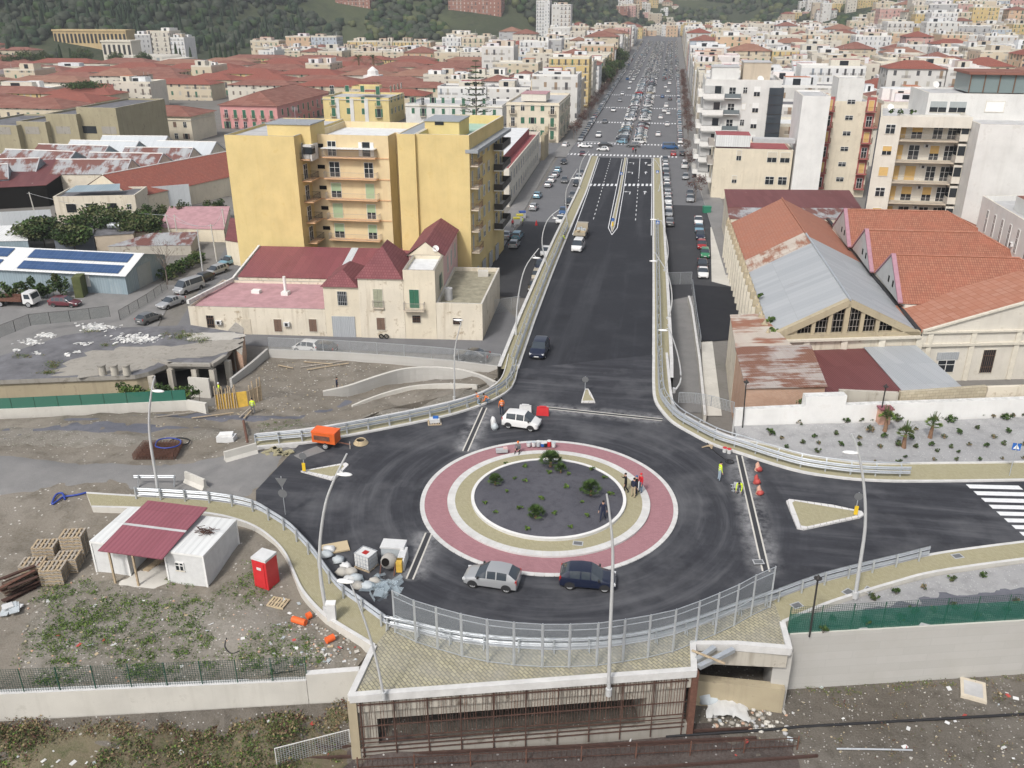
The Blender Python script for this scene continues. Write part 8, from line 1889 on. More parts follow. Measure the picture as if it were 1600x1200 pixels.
for i,(px,py,Y,s)in enumerate([(225,103,555,1.2),(182,95,550,1.2),(130,93,535,1.5),(70,95,520,1.4),(40,90,515,1.5),(15,95,510,1.2)]):x=atY(px,py,Y).x;put(UM,V3(x,Y,land(x,Y)),s,i,'rounded dark tree at the city edge below the cemetery hill, %s from the right'%ordn(i+1),'tree','trees at the city edge')
for i,(xo,y,s)in enumerate([(-1.6,470,1.2),(-1.6,505,1.4),(-1.4,600,1.5),(-1.3,625,1.2)]):put(UM,V3(aveL(y)+xo-2,y,avz(y)),s,i,'dark evergreen tree among the russet street trees, %s from the crossing'%ordn(i+1),'tree','evergreens on the avenue')
drop_protos()
hb=MB();hb.box(-4200,4200,-90,6500,-60,900,'haze air')
def haze_(name):
 m=bpy.data.materials.new(name);m.use_nodes=True;t=m.node_tree;t.nodes.remove(t.nodes['Principled BSDF']);v=t.nodes.new('ShaderNodeVolumePrincipled')
 v.inputs['Color'].default_value=(.86,.90,.96,1);v.inputs['Density'].default_value=.00017;v.inputs['Anisotropy'].default_value=0;t.links.new(v.outputs[0],t.nodes['Material Output'].inputs['Volume']);return m
_DEF['haze air']=haze_
ho=hb.build('haze');tag(ho,'thin pale haze over the city','haze',kind='stuff')
def band(b,pts,w_,z=.02,pick=GR,mat='road paint'):
 P=[pick(*p)for p in pts];Q=offset(P,w_/2);Q2=offset(P,-w_/2);b.strip(Q,Q2,mat,z)
b=MB();band(b,[(936.5,247),(918,302),(894.5,367)],.14);band(b,[(1018.6,247),(1018.4,300),(1017.6,368)],.14);tag(b.build('edge_line'),kind='structure')
b=MB()
for A,B_ in(((954,248),(926,347)),((998,277),(992.6,349))):
 p,q=GR(*A),GR(*B_);L=(q-p).length;n=int(L/4.5)
 for i in range(n):c,d=p.lerp(q,i/n),p.lerp(q,(i+.42)/n);o=V3(.07,0,.02);b.strip([c-V3(.07,0,-.02),d-V3(.07,0,-.02)],[c+o,d+o],'road paint')
band(b,[(1000,247),(998.2,276)],.14);tag(b.build('lane_line'),kind='structure')
b=MB()
for cx in(923,929.4,936,942.6,949.4,956,962.6,977,983.8,990.4,997.2,1004,1010.8,1017.0):
 p=GR(cx,289);z=p.z;b.face([V3(p.x-.27,p.y-1.6,rampz(p.y-1.6)+.02),V3(p.x+.27,p.y-1.6,rampz(p.y-1.6)+.02),V3(p.x+.27,p.y+1.6,rampz(p.y+1.6)+.02),V3(p.x-.27,p.y+1.6,rampz(p.y+1.6)+.02)],'road paint')
band(b,[(981,246.6),(1019,246.6)],.5);tag(b.build('crosswalk_marking'),kind='structure')
b=MB()
for k,(px,py)in enumerate([(988,255),(986,270),(982,301),(1009,255),(1009,270),(1007.6,301)]):
 p=GR(px,py);V=lambda u,v:V3(p.x+u,p.y+v,rampz(p.y+v)+.022)
 if k<3:b.face([V(.25,-2.2),V(.45,-2.2),V(.45,1.2),V(.25,1.2)],'road paint');b.face([V(-.5,.8),V(.25,.8),V(.25,1.2),V(-.5,1.2)],'road paint');b.face([V(-.5,.3),V(-.5,1.7),V(-1.1,1.0)],'road paint')
 else:b.face([V(-.1,-2.2),V(.1,-2.2),V(.1,.6),V(-.1,.6)],'road paint');b.face([V(-.5,.6),V(.5,.6),V(0,2.2)],'road paint')
tag(b.build('arrow_marking'),kind='structure')
ml,mr2=[GR(*q)for q in[(972.5,247),(962,300),(950.5,356),(956,367)]],[GR(*q)for q in[(981,247),(974,300),(964.5,356),(956.1,367)]]
b=MB();b.strip(offset(ml,.07),offset(ml,-.07),'road paint',.02);b.strip(offset(mr2,.07),offset(mr2,-.07),'road paint',.02);tag(b.build('median_line'),kind='structure')
b=MB();il=[GR(*q)for q in[(975.5,247),(966,300),(953.8,354),(955.5,362)]];ir=[GR(*q)for q in[(979.4,247),(971,300),(961,354),(957.5,362)]];c1=[p.lerp(q,.22)for p,q in zip(il,ir)];c2=[p.lerp(q,.78)for p,q in zip(il,ir)]
b.strip(il,c1,'kerb',.15);b.strip(c1,c2,'yellow pavers',.154);b.strip(c2,ir,'kerb',.15)
for P in(il,ir):
 for i in range(3):b.face([P[i],P[i+1],P[i+1]+V3(0,0,.15),P[i]+V3(0,0,.15)],'kerb')
b.face([il[-1],ir[-1],ir[-1]+V3(0,0,.15),il[-1]+V3(0,0,.15)],'kerb');tag(b.build('median_island'),kind='structure')
b=MB()
def zebra(y,xa,xb,L=3.0):
 x=xa
 while x<xb:b.face([V3(x,y-L/2,avz(y)+.045),V3(x+.5,y-L/2,avz(y)+.045),V3(x+.5,y+L/2,avz(y)+.045),V3(x,y+L/2,avz(y)+.045)],'road paint');x+=1.05
zebra(262.5,-30,4);zebra(285,-27,6,2.5);zebra(338,-27,-15);zebra(338,-6,6);zebra(386,-27,6);zebra(440,-27,6);b.face([V3(-27,288,avz(288)+.045),V3(-14,288,avz(288)+.045),V3(-14,288.5,avz(288)+.045),V3(-27,288.5,avz(288)+.045)],'road paint');tag(b.build('crosswalk_marking'),kind='structure')
def lamp(label,B,path,head=None,r=.11,mat='lamp post',group='curved street lamps',name='street_lamp'):
 t=thing(name,label,'street lamp',B,0,group);P=smoothline([B]+[atY(*q,B.y)for q in path],5);n=len(P);b=MB();b.tube(P,[r*(1.25-.75*i/(n-1))for i in range(n)],8,mat);b.cyl(B-V3(0,0,.1),r*2,.5,8,mat);b.build('pole',t)
 if head:
  H=atY(*head,B.y);d=min(P,key=lambda p:(p-H).length);b=MB();b.bar(d,H,.06,.06,mat);b.blob(H,.52,.2,.10,'white paint',10,6);b.build('lamp_head',t)
 return t
lamp('tall curved lamp on the left pavement beside the mesh screen and the red toilet',G(510,956,.15),[(501,900),(500,850),(508,790),(522,750),(542,709)],(538,741))
lamp('tall curved lamp rising behind the white cabins on the left',G(248,775,.15),[(243,740),(235,690),(233,650),(237,610),(242,588)],(247,611))
lamp('tall curved lamp on the lower right pavement by the splitter island',G(1336,932,.15),[(1344,880),(1352,820),(1350,760),(1341,705),(1330,678)],(1329,707))
lamp('tall straight lamp post on the front edge of the old bridge',G(951,1084,-.6),[(953,1000),(957,900),(957,850),(952,800),(948,772)],None,.095)
lamp('thin lamp with a small white head at the left corner of the old bridge',G(600,1090,.2),[(590,1040),(575,985),(555,930),(545,906)],(540,908),.07)
for lb,B,pa,hd2 in(('nearest curved lamp on the right side of the ramp',(1053,612),[(1064,592),(1058,550),(1043,507)],(1036,516)),('second curved lamp on the right side of the ramp',(1043,500),[(1050,470),(1044,430),(1022,393)],(1021,408)),('third curved lamp on the right side of the ramp',(1038,425),[(1044,395),(1040,365),(1034,345)],(1021,343)),('nearest curved lamp on the left side of the ramp',(806,525),[(809,470),(820,420),(842,388)],(838,403)),('second curved lamp on the left side of the ramp',(858,425),[(847,380),(855,345),(874,327)],(868,341)),('third curved lamp on the left side of the ramp',(886,350),[(884,305),(890,285),(902,264)],(896,279)),('fourth curved lamp on the left side of the ramp',(906,296),[(905,270),(910,250),(920,236)],(914,242)),('fourth curved lamp on the right side of the ramp',(1029,300),[(1033,280),(1031,262),(1022,248)],(1015,258))):lamp(lb,GR(*B),pa,hd2,.09)
lamp('curved lamp standing below the guard rail beside the gravel slope',YD(710,625),[(710,590),(711,545),(720,505)],(716,500),.08)
for lb,B,tp in(('black lantern post behind the green netted fence',RGd(1265,992),(1278,905)),('dark lantern post at the left end of the white wall',PD(1160,668),(1166,598)),('dark leaning post by the small red roofed box',PD(1373,662),(1384,605))):
 t=thing('lantern_post',lb,'street lamp',B);q=atY(*tp,B.y);b=MB();b.tube([B,q],.06,6,'iron');b.build('pole',t);b=MB();b.cyl(q,.2,.08,10,'iron',.26);b.cyl(q+V3(0,0,.081),.14,.22,8,'iron',.05);b.build('lantern',t)
def sign(label,B,h,shape,mat,face=R(90),yellow=False,size=.32,name='road_sign'):
 t=thing(name,label,'sign',B);b=MB();b.tube([B-V3(0,0,.05),B+V3(0,0,h)],.035,6,'galvanised');b.build('post',t);d=V3(math.cos(face),math.sin(face),0);u=V3(-d.y,d.x,0);c=B+V3(0,0,h-size)-d*.04
 n={'tri':3,'square':4}.get(shape,20);a0={'tri':R(-90),'square':R(45)}.get(shape,0);b=MB();F=[c+(u*math.cos(a0+6.2832*i/n)+V3(0,0,1)*math.sin(a0+6.2832*i/n))*size*(1.3 if n<5 else 1)for i in range(n)];G2=[p-d*.02 for p in F];b.face(F,mat);b.face(list(reversed(G2)),'sign back')
 for i in range(n):b.face([F[i],G2[i],G2[(i+1)%n],F[(i+1)%n]],'sign back')
 pl=b.build('sign_plate',t)
 if yellow:b=MB();b.box(B.x-.14,B.x+.14,B.y-.10,B.y-.04,B.z+.1,B.z+.85,'sign yellow');b.build('marker_panel',t)
 return t,c,u,d
t,c,u,d=sign('dark backed give way and round sign on one post by the left guard rail',G(446,803,.15),3.3,'tri','sign back',yellow=False,size=.42);b=MB();F=[c+V3(0,0,-1.05)+(u*math.cos(i*.3142)+V3(0,0,1)*math.sin(i*.3142))*.36 for i in range(20)];b.face(F,'sign back');b.face([p-d*.02 for p in reversed(F)],'sign back');b.build('sign_plate',t)
sign('black round keep sign with yellow panel on the left splitter island',G(476,737,.15),1.8,'round','sign back',yellow=True);sign('black round keep sign with yellow panel on the right splitter island',G(1336,805,.15),2.0,'round','sign back',yellow=True);sign('dark round sign on the small splitter island at the ramp foot',G(914,611,.15),1.6,'round','sign back')
sign('round blue keep sign with yellow panel on the tip of the ramp median',GR(957,355)+V3(0,0,.15),1.6,'round','sign blue',R(-90),True)
for lb,B in(('blue square crosswalk sign on the far right pavement',G(1577,743,.15)),('blue crosswalk sign on the right ramp pavement',GR(1026,372)+V3(0,0,.15)),('blue crosswalk sign high on the right ramp pavement',GR(1026,287)+V3(0,0,.15)),('blue crosswalk sign on the ramp median',GR(970,290)+V3(0,0,.15))):
 t,c,u,d=sign(lb,B,3.0,'square','sign blue',R(-100),size=.34);b=MB();q=c+d*.012;b.face([q-u*.24-V3(0,0,.2),q+u*.24-V3(0,0,.2),q+V3(0,0,.24)],'white paint');q2=q+d*.006;b.face([q2-u*.04-V3(0,0,.14),q2+u*.04-V3(0,0,.14),q2+u*.02+V3(0,0,.08),q2-u*.02+V3(0,0,.08)],'black paint');b.build('pedestrian_symbol',t)
def one(name,label,cat,b,group=None):return tag(b.build(name),label,cat,group)
ang0=math.atan2((YD(325,917)-YD(152,893)).y,(YD(325,917)-YD(152,893)).x);FL,FR,BR=YD(152,893),YD(325,917),YD(375,850);fx=(FR-FL).normalized();fy=V3(-fx.y,fx.x,0);fx.z=0;Wd=(FR-FL).length;Dp=(BR-FR).length;zg=FL.z-.1
def cp(u,v,z):p=FL+fx*u+fy*v;return V3(p.x,p.y,zg+z)
cabs=thing('site_cabin','left white site cabin half covered by the maroon canopy','cabin',FL);cab2=thing('site_cabin','right white site cabin with a small square window','cabin',FR)
for t,u0,u1 in((cabs,0,Wd*.31),(cab2,Wd*.66,Wd)):
 b=MB();b.prism([cp(u0,0,0),cp(u1,0,0),cp(u1,Dp,0),cp(u0,Dp,0)],zg-.4,zg+2.5,'white plastic');b.build('wall',t);b=MB();b.prism([cp(u0-.06,-.06,0),cp(u1+.06,-.06,0),cp(u1+.06,Dp+.06,0),cp(u0-.06,Dp+.06,0)],zg+2.5,zg+2.66,'white paint','white sheet');b.build('roof',t)
 b=MB()
 for u in(u0,u1):
  for v in(0,Dp):b.bar(cp(u,v,-.2),cp(u,v,2.5),.12,.12,'white paint')
 b.build('corner_post',t)
win(cab2,'glass',cp(Wd*.78,-.03,1.2),math.atan2(fx.y,fx.x)+S_,.55,.6)
cn_=thing('canopy','maroon sheet canopy laid over the gap between the two white cabins','canopy',cp(Wd*.5,0,0));b=MB();u0,u1=Wd*.15,Wd*.72
for v0,v1,z0,z1,m in((-1.0,Dp*.42,2.7,2.95,'canopy sheet'),(Dp*.42,Dp*.47,2.955,2.98,'roof felt'),(Dp*.47,Dp+.5,2.98,3.1,'canopy sheet')):b.face([cp(u0,v0,z0),cp(u1,v0,z0),cp(u1,v1,z1),cp(u0,v1,z1)],m);b.face([cp(u0,v0,z0-.05),cp(u0,v1,z1-.05),cp(u1,v1,z1-.05),cp(u1,v0,z0-.05)],m)
b.build('roof_sheet',cn_)
for u in(Wd*.24,Wd*.45):b=MB();b.bar(cp(u,-.9,-.2),cp(u,-.9,2.68),.12,.12,'wood');b.build('post',cn_)
b=MB();r_=random.Random(3)
for _ in range(60):q=cp(Wd*.86+r_.gauss(0,.35),Dp*.55+r_.gauss(0,.22),2.72+abs(r_.gauss(0,.12)));b.bar(q,q+V3(r_.uniform(-.5,.5),r_.uniform(-.3,.3),r_.uniform(-.05,.12)),.03,.03,'rust dark')
one('rebar_bundle','tangle of rusty rebar lying on the right cabin roof','rebar',b)
b=MB();b.bar(cp(Wd*.40,.6,.15),cp(Wd*.46,3.4,.2),.5,.25,'wood');one('plank_stack','planks leaning under the maroon canopy','planks',b)
q=YD(418,912);t=thing('portable_toilet','bright red portable toilet with a white roof beside the left pavement','toilet',q);b=MB();b.obox(q,1.15,1.15,2.2,-.25,'red plastic');b.build('wall',t);b=MB();b.obox(q+V3(0,0,2.201),1.2,1.2,.18,-.25,'white plastic');b.build('roof',t);b=MB();b.obox(q+V3(-.14,-.57,.15),.8,.06,1.9,-.25,'red plastic');b.obox(q+V3(-.16,-.605,1.5),.35,.02,.2,-.25,'white plastic');b.build('door',t)
def pallets(b,q,n,w_=1.25,d_=1.05,ang=.3,m=('wood','grey wood')):
 for k in range(n):
  for s in(-.45,0,.45):p=q+V3(-math.sin(ang),math.cos(ang),0)*s*d_;b.obox(p+V3(0,0,.144*k),w_,.1,.09,ang,m[k%2])
  for i in range(6):p=q+V3(math.cos(ang),math.sin(ang),0)*(i/5-.5)*(w_-.12);b.obox(p+V3(0,0,.144*k+.092),.14,d_,.026,ang,m[(k+i)%2])
for px,py,n,lb in((76,872,9,'tall stack of pallets at the back left of the five'),(121,866,13,'tallest stack of pallets, behind the left cabin'),(56,898,8,'low stack of pallets nearest the left frame edge'),(88,907,9,'stack of pale pallets at the front of the five'),(110,888,8,'stack of pallets in the middle of the five')):
 b=MB();pallets(b,YD(px,py),n,1.5,1.2,.25);one('pallet_stack',lb,'pallets',b,'pallet stacks by the cabins')
b=MB();pallets(b,YD(435,943),1,1.2,1.0,-.1,('cardboard','wood'));one('pallet','single pale pallet lying flat near the red toilet','pallet',b)
b=MB();r_=random.Random(8)
for k in range(26):q=YD(38+r_.uniform(-8,8),922+r_.uniform(-9,9));b.obox(q+V3(0,0,.03+.05*k),r_.uniform(1.8,3.0),.25,.05,R(60)+r_.uniform(-.12,.12),r_.choice(['rust dark','bark','rust']))
one('board_pile','pile of dark brown boards beside the pallet stacks','boards',b)
b=MB();q=YD(16,955)
for k in range(8):b.obox(q+V3(r_.uniform(-.5,.5),r_.uniform(-.5,.5),.02+.05*k),r_.uniform(.5,1.2),.6,.05,r_.uniform(0,3),r_.choice(['tarp','white plastic','tarp']))
one('plastic_sheets','blue white plastic sheets dropped on the ground near the left frame edge','sheeting',b)
b=MB();q0,q1=YD(206,716),YD(272,720)
for k in range(6):
 for i in range(14):a=YD(208+66*i/13,719,.1+.1*k);c=YD(226+60*i/13,697,.1+.1*k);b.bar(a,c,.03,.03,'rust')
 for i in range(7):a=YD(208+3*i,719-3.6*i,.1+.1*k);c=YD(272+2.6*i,719-3.6*i,.1+.1*k);b.bar(a,c,.03,.03,'rust')
one('rebar_mats','stack of rusty reinforcing mats on the left site ground','rebar',b)
def hose(label,pts,m,r=.06):b=MB();b.tube(smoothline([YD(*p)for p in pts],6),r,6,m);one('hose',label,'hose',b)
hose('blue hose looped over the rusty mats',[(245,706,.75),(250,699,.75),(268,696,.75),(284,700,.75),(280,708,.75),(262,712,.75),(247,710,.75),(245,706,.75)],'blue plastic');hose('black hose curled behind the rusty mats',[(266,692,.2),(280,687,.2),(296,690,.2),(292,697,.2),(270,698,.2)],'black plastic');hose('dark blue hose trailing across the yard dirt',[(136,771,.1),(120,775,.1),(100,778,.1),(92,784,.15),(82,789,.1),(88,777,.2),(98,774,.2),(102,782,.1)],'blue plastic',.08);hose('black hose ring lying among the weeds',[(354,998,.05),(352,1012,.05),(362,1022,.05),(375,1018,.05)],'black plastic',.04)
def jersey(label,a,c):
 b=MB();d=(c-a).normalized();n=V3(-d.y,d.x,0);pr=[(-.35,0),(-.35,.12),(-.14,.4),(-.09,1.0),(.09,1.0),(.14,.4),(.35,.12),(.35,0)];A=[a+n*x+V3(0,0,z)for x,z in pr];B_=[c+n*x+V3(0,0,z)for x,z in pr]
 for i in range(7):b.face([A[i],A[i+1],B_[i+1],B_[i]],'pale concrete')
 b.face(A,'pale concrete');b.face(list(reversed(B_)),'pale concrete');one('concrete_barrier',label,'barrier',b)
jersey('long pale concrete barrier at the end of the left guard rail',YD(352,722),YD(402,708));jersey('short tilted concrete barrier on the left site road',YD(292,753),YD(322,766))
q=YD(405,697,.1);b=MB();b.obox(YD(355,690,.1),1.6,.9,.55,.1,'white plastic');b.obox(YD(355,690,.66),1.2,.7,.2,.3,'white paint');one('wrapped_bundle','white wrapped bundle on the end of the pavement','bundle',b)
b=MB();b.tube([YD(387,692),YD(381,662)+V3(0,0,.3)],.12,8,'rust');one('steel_pile','rusty leaning steel post by the left barrier','post',b)
for k,(px,py,lb)in enumerate(((437,708,'yellow grey pile of paver stones by the guard rail'),(460,700,'flat grey sheet lying under the orange generator'))):
 b=MB()
 if k==0:
  for i in range(22):b.obox(YD(px,py,.02)+V3(r_.gauss(0,.5),r_.gauss(0,.3),.1*(i//8)),.5,.35,.1,r_.uniform(0,3),'yellow pavers')
  one('paver_pile',lb,'pavers',b)
 else:b.prism([G(459,712),G(495,697),G(508,705),G(470,718)],-.05,.03,'worn asphalt');one('sheet',lb,'sheet',b)
q=G(511,697);t=thing('generator','orange trailer compressor parked by the left guard rail','generator',q);b=MB();b.obox(q+V3(0,0,.55),2.2,1.15,.95,-.1,'generator orange');b.obox(q+V3(0,0,1.501),2.25,1.2,.12,-.1,'orange plastic');b.build('body',t);b=MB();b.obox(q+V3(-.2,-.6,.85),1.5,.05,.4,-.1,'rust');b.build('panel',t);b=MB();b.bar(q+V3(1,0,.5),q+V3(2.3,-.15,.42),.09,.09,'rust');b.bar(q+V3(2.2,-.15,0),q+V3(2.2,-.15,.7),.07,.07,'rail iron');b.build('drawbar',t)
tt,dd=wheel_mb(.3,.18)
for s in(-.6,.6):wo=thing('wheel',None,None,V3(.1,s,.3));wo.parent=t;tt.build('tyre',wo,False);dd.build('rim',wo,False)
b=MB()
for k in range(5):b.tube(circle(G(564,693).xy,.62-.05*k,20,.06+.07*k,closed=False),.05,5,'cardboard',False)
one('hose_coil','coil of pale hose lying beside the orange compressor','hose',b)
q=G(679,661);b=MB();pallets(b,q,1);b.obox(q+V3(0,0,.16),.9,.7,.35,.4,'white plastic');b.obox(q+V3(.1,.1,.511),.5,.4,.12,.2,'sign blue');one('bag_pallet','pallet with white and blue bags at the left arm kerb','pallet',b)
for lb,px,py,m in(('red plastic road barrier above the roundabout right of the white car',848,648,'red plastic'),('white plastic road barrier behind the white compact car',821,645,'white plastic')):
 q=G(px,py);b=MB();b.mesh([q+V3(x,y,z)for x,y,z in((-.6,-.25,0),(.6,-.25,0),(.6,.25,0),(-.6,.25,0),(-.55,-.1,.8),(.55,-.1,.8),(.55,.1,.8),(-.55,.1,.8))],[(0,1,5,4),(1,2,6,5),(2,3,7,6),(3,0,4,7),(4,5,6,7)],m);b.box(q.x-.35,q.x+.35,q.y-.13,q.y+.13,.8,.88,m);one('road_barrier',lb,'barrier',b)
for i,(px,py,m,h)in enumerate(((826,697,'white plastic',.35),(834,697,'white plastic',.4),(841,697,'tarp',.45),(848,697,'sign blue',.3),(852,697,'black plastic',.35),(858,697,'red plastic',.5),(865,698,'white plastic',.4))):
 q=G(px,py,.2);b=MB();b.cyl(q,.17,h,10,m,.2);b.cyl(q+V3(0,0,h+.001),.21,.04,10,'white plastic' if m!='white plastic' else 'tarp');one('bucket','%s bucket on the island ring, %s from the left'%(('white','white','pale','blue','black','red','white')[i],ordn(i+1)),'bucket',b,'buckets on the island ring')
q=G(784,706,.2);b=MB();b.obox(q,1.0,.4,.3,.3,'grey paint');b.obox(q+V3(.3,.1,.301),.35,.3,.12,.3,'rose plaster');one('tool_box','long grey tool box on the island ring beside the sitting person','box',b)
for i,(px,py)in enumerate(((1183,735),(1181,755),(1185,772))):q=G(px,py);b=MB();b.tube([q,q+V3(.03,0,.35),q+V3(-.03,.02,.6),q+V3(0,0,.8)],[.24,.21,.16,.05],9,'salmon plaster' if i!=1 else 'cone red');b.blob(q+V3(.1,-.1,.2),.3,.26,.25,'cone red',8,5,.2);one('traffic_cone','red wrapped cone beside the right deck joint, %s from the ramp'%ordn(i+1),'cone',b,'cones by the joint')
t=thing('cutting_tool','joint cutting tool with a small frame beside the bending worker','tool',G(1150,765));q=G(1150,765);b=MB()
for s in(-.25,.25):b.bar(q+V3(s,-.6,.12),q+V3(s,.6,.12),.05,.05,'galvanised')
for s in(-.5,0,.5):b.bar(q+V3(-.4,s,.15),q+V3(.4,s,.15),.05,.05,'galvanised')
b.build('frame',t);b=MB();b.obox(q+V3(0,.1,.18),.4,.4,.35,0,'grey paint');b.build('engine',t)
b=MB();b.tube(smoothline([G(1105,692,.05),G(1120,708,.05),G(1134,718,.05),G(1140,724,.05)],5),.04,5,'black plastic');b.tube(circle(G(1140,722).xy,.35,14,.06,closed=False),.05,5,'black plastic');one('cable','black cable with a coil on the asphalt near the standing yellow worker','cable',b)
for k,(px,py)in enumerate(((1132,706),(1139,708))):q=G(px,py);b=MB();b.cyl(q,.18,.4,10,'white plastic',.22);b.cyl(q+V3(0,0,.401),.2,.03,10,'red plastic');one('bucket',('left','right')[k]+' of two white buckets at the foot of the right guard rail','bucket',b)
b=MB()
for k in range(5):b.bar(G(1097+k*3,699-k,.05+.04*k),G(1116-k,693+k*2,.05+.04*k),.12,.04,'wood')
one('timber_scraps','pale timber scraps on the asphalt by the right kerb','planks',b)
q=G(573,885);t=thing('water_tank_cage','square white caged water tank standing among the bags','tank',q);b=MB();b.obox(q+V3(0,0,.16),1.2,1.0,1.0,-.35,'white plastic');b.obox(q+V3(0,0,1.161),.4,.4,.02,-.35,'tail lamp');b.build('tank',t);b=MB();pallets(b,q,1,1.3,1.1,-.35);b.build('pallet',t)
b=MB();M_=Matrix.Translation(q)@Matrix.Rotation(-.35,4,'Z');pt=lambda x,y,z:M_@V3(x,y,z)
for x,y,x2,y2 in((-.62,-.52,.62,-.52),(.62,-.52,.62,.52),(.62,.52,-.62,.52),(-.62,.52,-.62,-.52)):
 for k in range(6):b.bar(pt(x+(x2-x)*k/5,y+(y2-y)*k/5,.16),pt(x+(x2-x)*k/5,y+(y2-y)*k/5,1.2),.025,.025,'galvanised')
 for z in(.3,.6,.9,1.2):b.bar(pt(x,y,z),pt(x2,y2,z),.025,.025,'galvanised')
b.build('cage',t)
q=G(608,892);t=thing('cement_mixer','dusty cement mixer with tilted drum beside the caged tank','cement mixer',q);b=MB();a=V3(-.1,-.75,.35).normalized();c=q+V3(0,.1,.75);b.tube([c-a*.5,c-a*.3,c,c+a*.3,c+a*.6],[.3,.5,.58,.5,.3],14,'concrete',False);b.tube([c+a*.6,c+a*.45],[.28,.2],14,'dark void');b.build('drum',t);b=MB()
for s in(-.5,.5):b.bar(q+V3(s,-.5,0),q+V3(s,0,.8),.07,.07,'rust');b.bar(q+V3(s,.6,0),q+V3(s,0,.8),.07,.07,'rust')
b.bar(q+V3(-.5,0,.75),q+V3(.5,0,.75),.07,.07,'rust');b.build('frame',t);b=MB();b.obox(q+V3(.75,.1,.1),.4,.6,.8,.1,'yellow board');b.build('motor_box',t)
q=G(616,868);b=MB();b.obox(q,1.6,1.0,.9,.05,'tarp');b.obox(q+V3(0,0,.901),1.7,1.1,.12,.05,'white plastic');b.obox(q+V3(.9,-.9,0),.5,1.6,.9,.1,'white plastic');one('wrapped_pallet','pallet wrapped in white film behind the cement mixer','pallet',b)
r_=random.Random(12)
for k,(px,py,m)in enumerate(((528,875,'tarp'),(540,885,'white plastic'),(548,893,'concrete'),(535,893,'concrete'),(556,903,'tarp'),(545,905,'white plastic'),(560,915,'concrete'),(510,866,'tarp'),(515,858,'white plastic'),(585,908,'concrete'),(574,915,'tarp'))):
 b=MB();b.blob(G(px,py,.22),.48,.36,.28,m,9,6,.2,r_);one('sack','%s sack in the heap by the lower left kerb, %s from the left'%({'tarp':'pale blue grey','white plastic':'white','concrete':'dusty grey'}[m],ordn(1+sum(1 for z in(528,540,548,535,556,545,560,510,515,585,574)if z<px))),'sack',b,'sacks in the heap')
b=MB();b.obox(G(524,857,.05),1.9,1.2,.12,.5,'cardboard');one('wooden_panel','pale wooden panel lying beside the sacks','panel',b)
b=MB();pts=[G(*p,.06)for p in[(572,905),(590,935),(612,937),(632,895),(637,865),(622,900),(600,915)]];n=34
for i in range(n):c=G(595+r_.gauss(0,14),915+r_.gauss(0,8),.06+r_.uniform(0,.3));u=V3(r_.uniform(-1,1),r_.uniform(-1,1),r_.uniform(-.3,.3)).normalized()*.5;v=V3(r_.uniform(-1,1),r_.uniform(-1,1),r_.uniform(0,.5)).normalized()*.4;b.face([c-u,c+v,c+u,c-v],'plastic film')
one('plastic_film','crumpled translucent plastic film by the lower left deck joint','sheeting',b)
q=G(519,968,.15);t=thing('electric_cabinet','white electric cabinet on the lower left pavement','cabinet',q);b=MB();b.obox(q,.55,.4,1.25,.2,'white plastic');b.build('body',t);b=MB();b.obox(q+V3(0,0,1.251),.62,.46,.08,.2,'white paint');b.build('lid',t)
for k,(a,c)in enumerate((((458,972),(478,978)),((480,968),(486,965)),((510,1006),(522,1000)))):b=MB();b.tube([YD(*a,.25),YD(*c,.25)],.22,12,'orange plastic');one('orange_pipe',('long orange pipe section in the rubble','short upright end of an orange pipe in the rubble','orange pipe piece nearest the pavement edge')[k],'pipe',b)
for k,(px,py)in enumerate(((903,849),(1185,878),(1496,869),(1245,946),(1325,925),(1357,922))):q=G(px,py,.155 if k else.2);b=MB();b.obox(q,.75,.55,.02,.2*k,'grey paint');b.obox(q+V3(0,0,.0201),.6,.4,.004,.2*k,'sign back');one('manhole_cover',('dark cover in the yellow island ring','cover near the right deck joint','cover on the far lower right pavement','large cover by the end of the mesh screen','cover on the pavement left of the right lamp','cover on the pavement behind the right lamp')[k],'manhole cover',b)
b=MB();q=RD(1135,1105);r_=random.Random(6);nx,ny=14,9;vs=[q+V3((i/(nx-1)-.5)*2.6+.25*noise.noise(Vector((i*.5,j*.5,0))),(j/(ny-1)-.5)*2.6,.45*(1-((i/(nx-1)-.5)*1.9)**2)+.22*noise.noise(Vector((i*.7,j*.7,4)))+.12)for j in range(ny)for i in range(nx)]
b.mesh(vs,[(j*nx+i,j*nx+i+1,(j+1)*nx+i+1,(j+1)*nx+i)for j in range(ny-1)for i in range(nx-1)],'white plastic',True);b.blob(q+V3(-1.2,.3,.4),.8,.6,.5,'tarp',9,6,.2,r_);one('tarpaulin','crumpled white tarpaulin over a heap beside the old bridge','tarp',b)
q=RD(1520,1080);b=MB();b.obox(q,1.5,1.9,.18,-.25,'beige shutter');b.obox(q+V3(0,0,.181),1.1,1.35,.02,-.25,'roof felt');one('precast_slab','pale square concrete lid lying on the stony ground','lid',b)
for lb,a,c,m in(('long thin pale pole lying on the stony ground',(1307,1172),(1425,1174),'galvanised'),('curved white pipe lying on the old rails',(982,1168),(998,1149),'white plastic')):b=MB();b.tube(smoothline([RD(*a,.1),RD((a[0]+c[0])/2-3*(m[0]=='w'),(a[1]+c[1])/2-3*(m[0]=='w'),.12),RD(*c,.1)],5),.06,6,m);one('pole',lb,'pole',b)
b=MB()
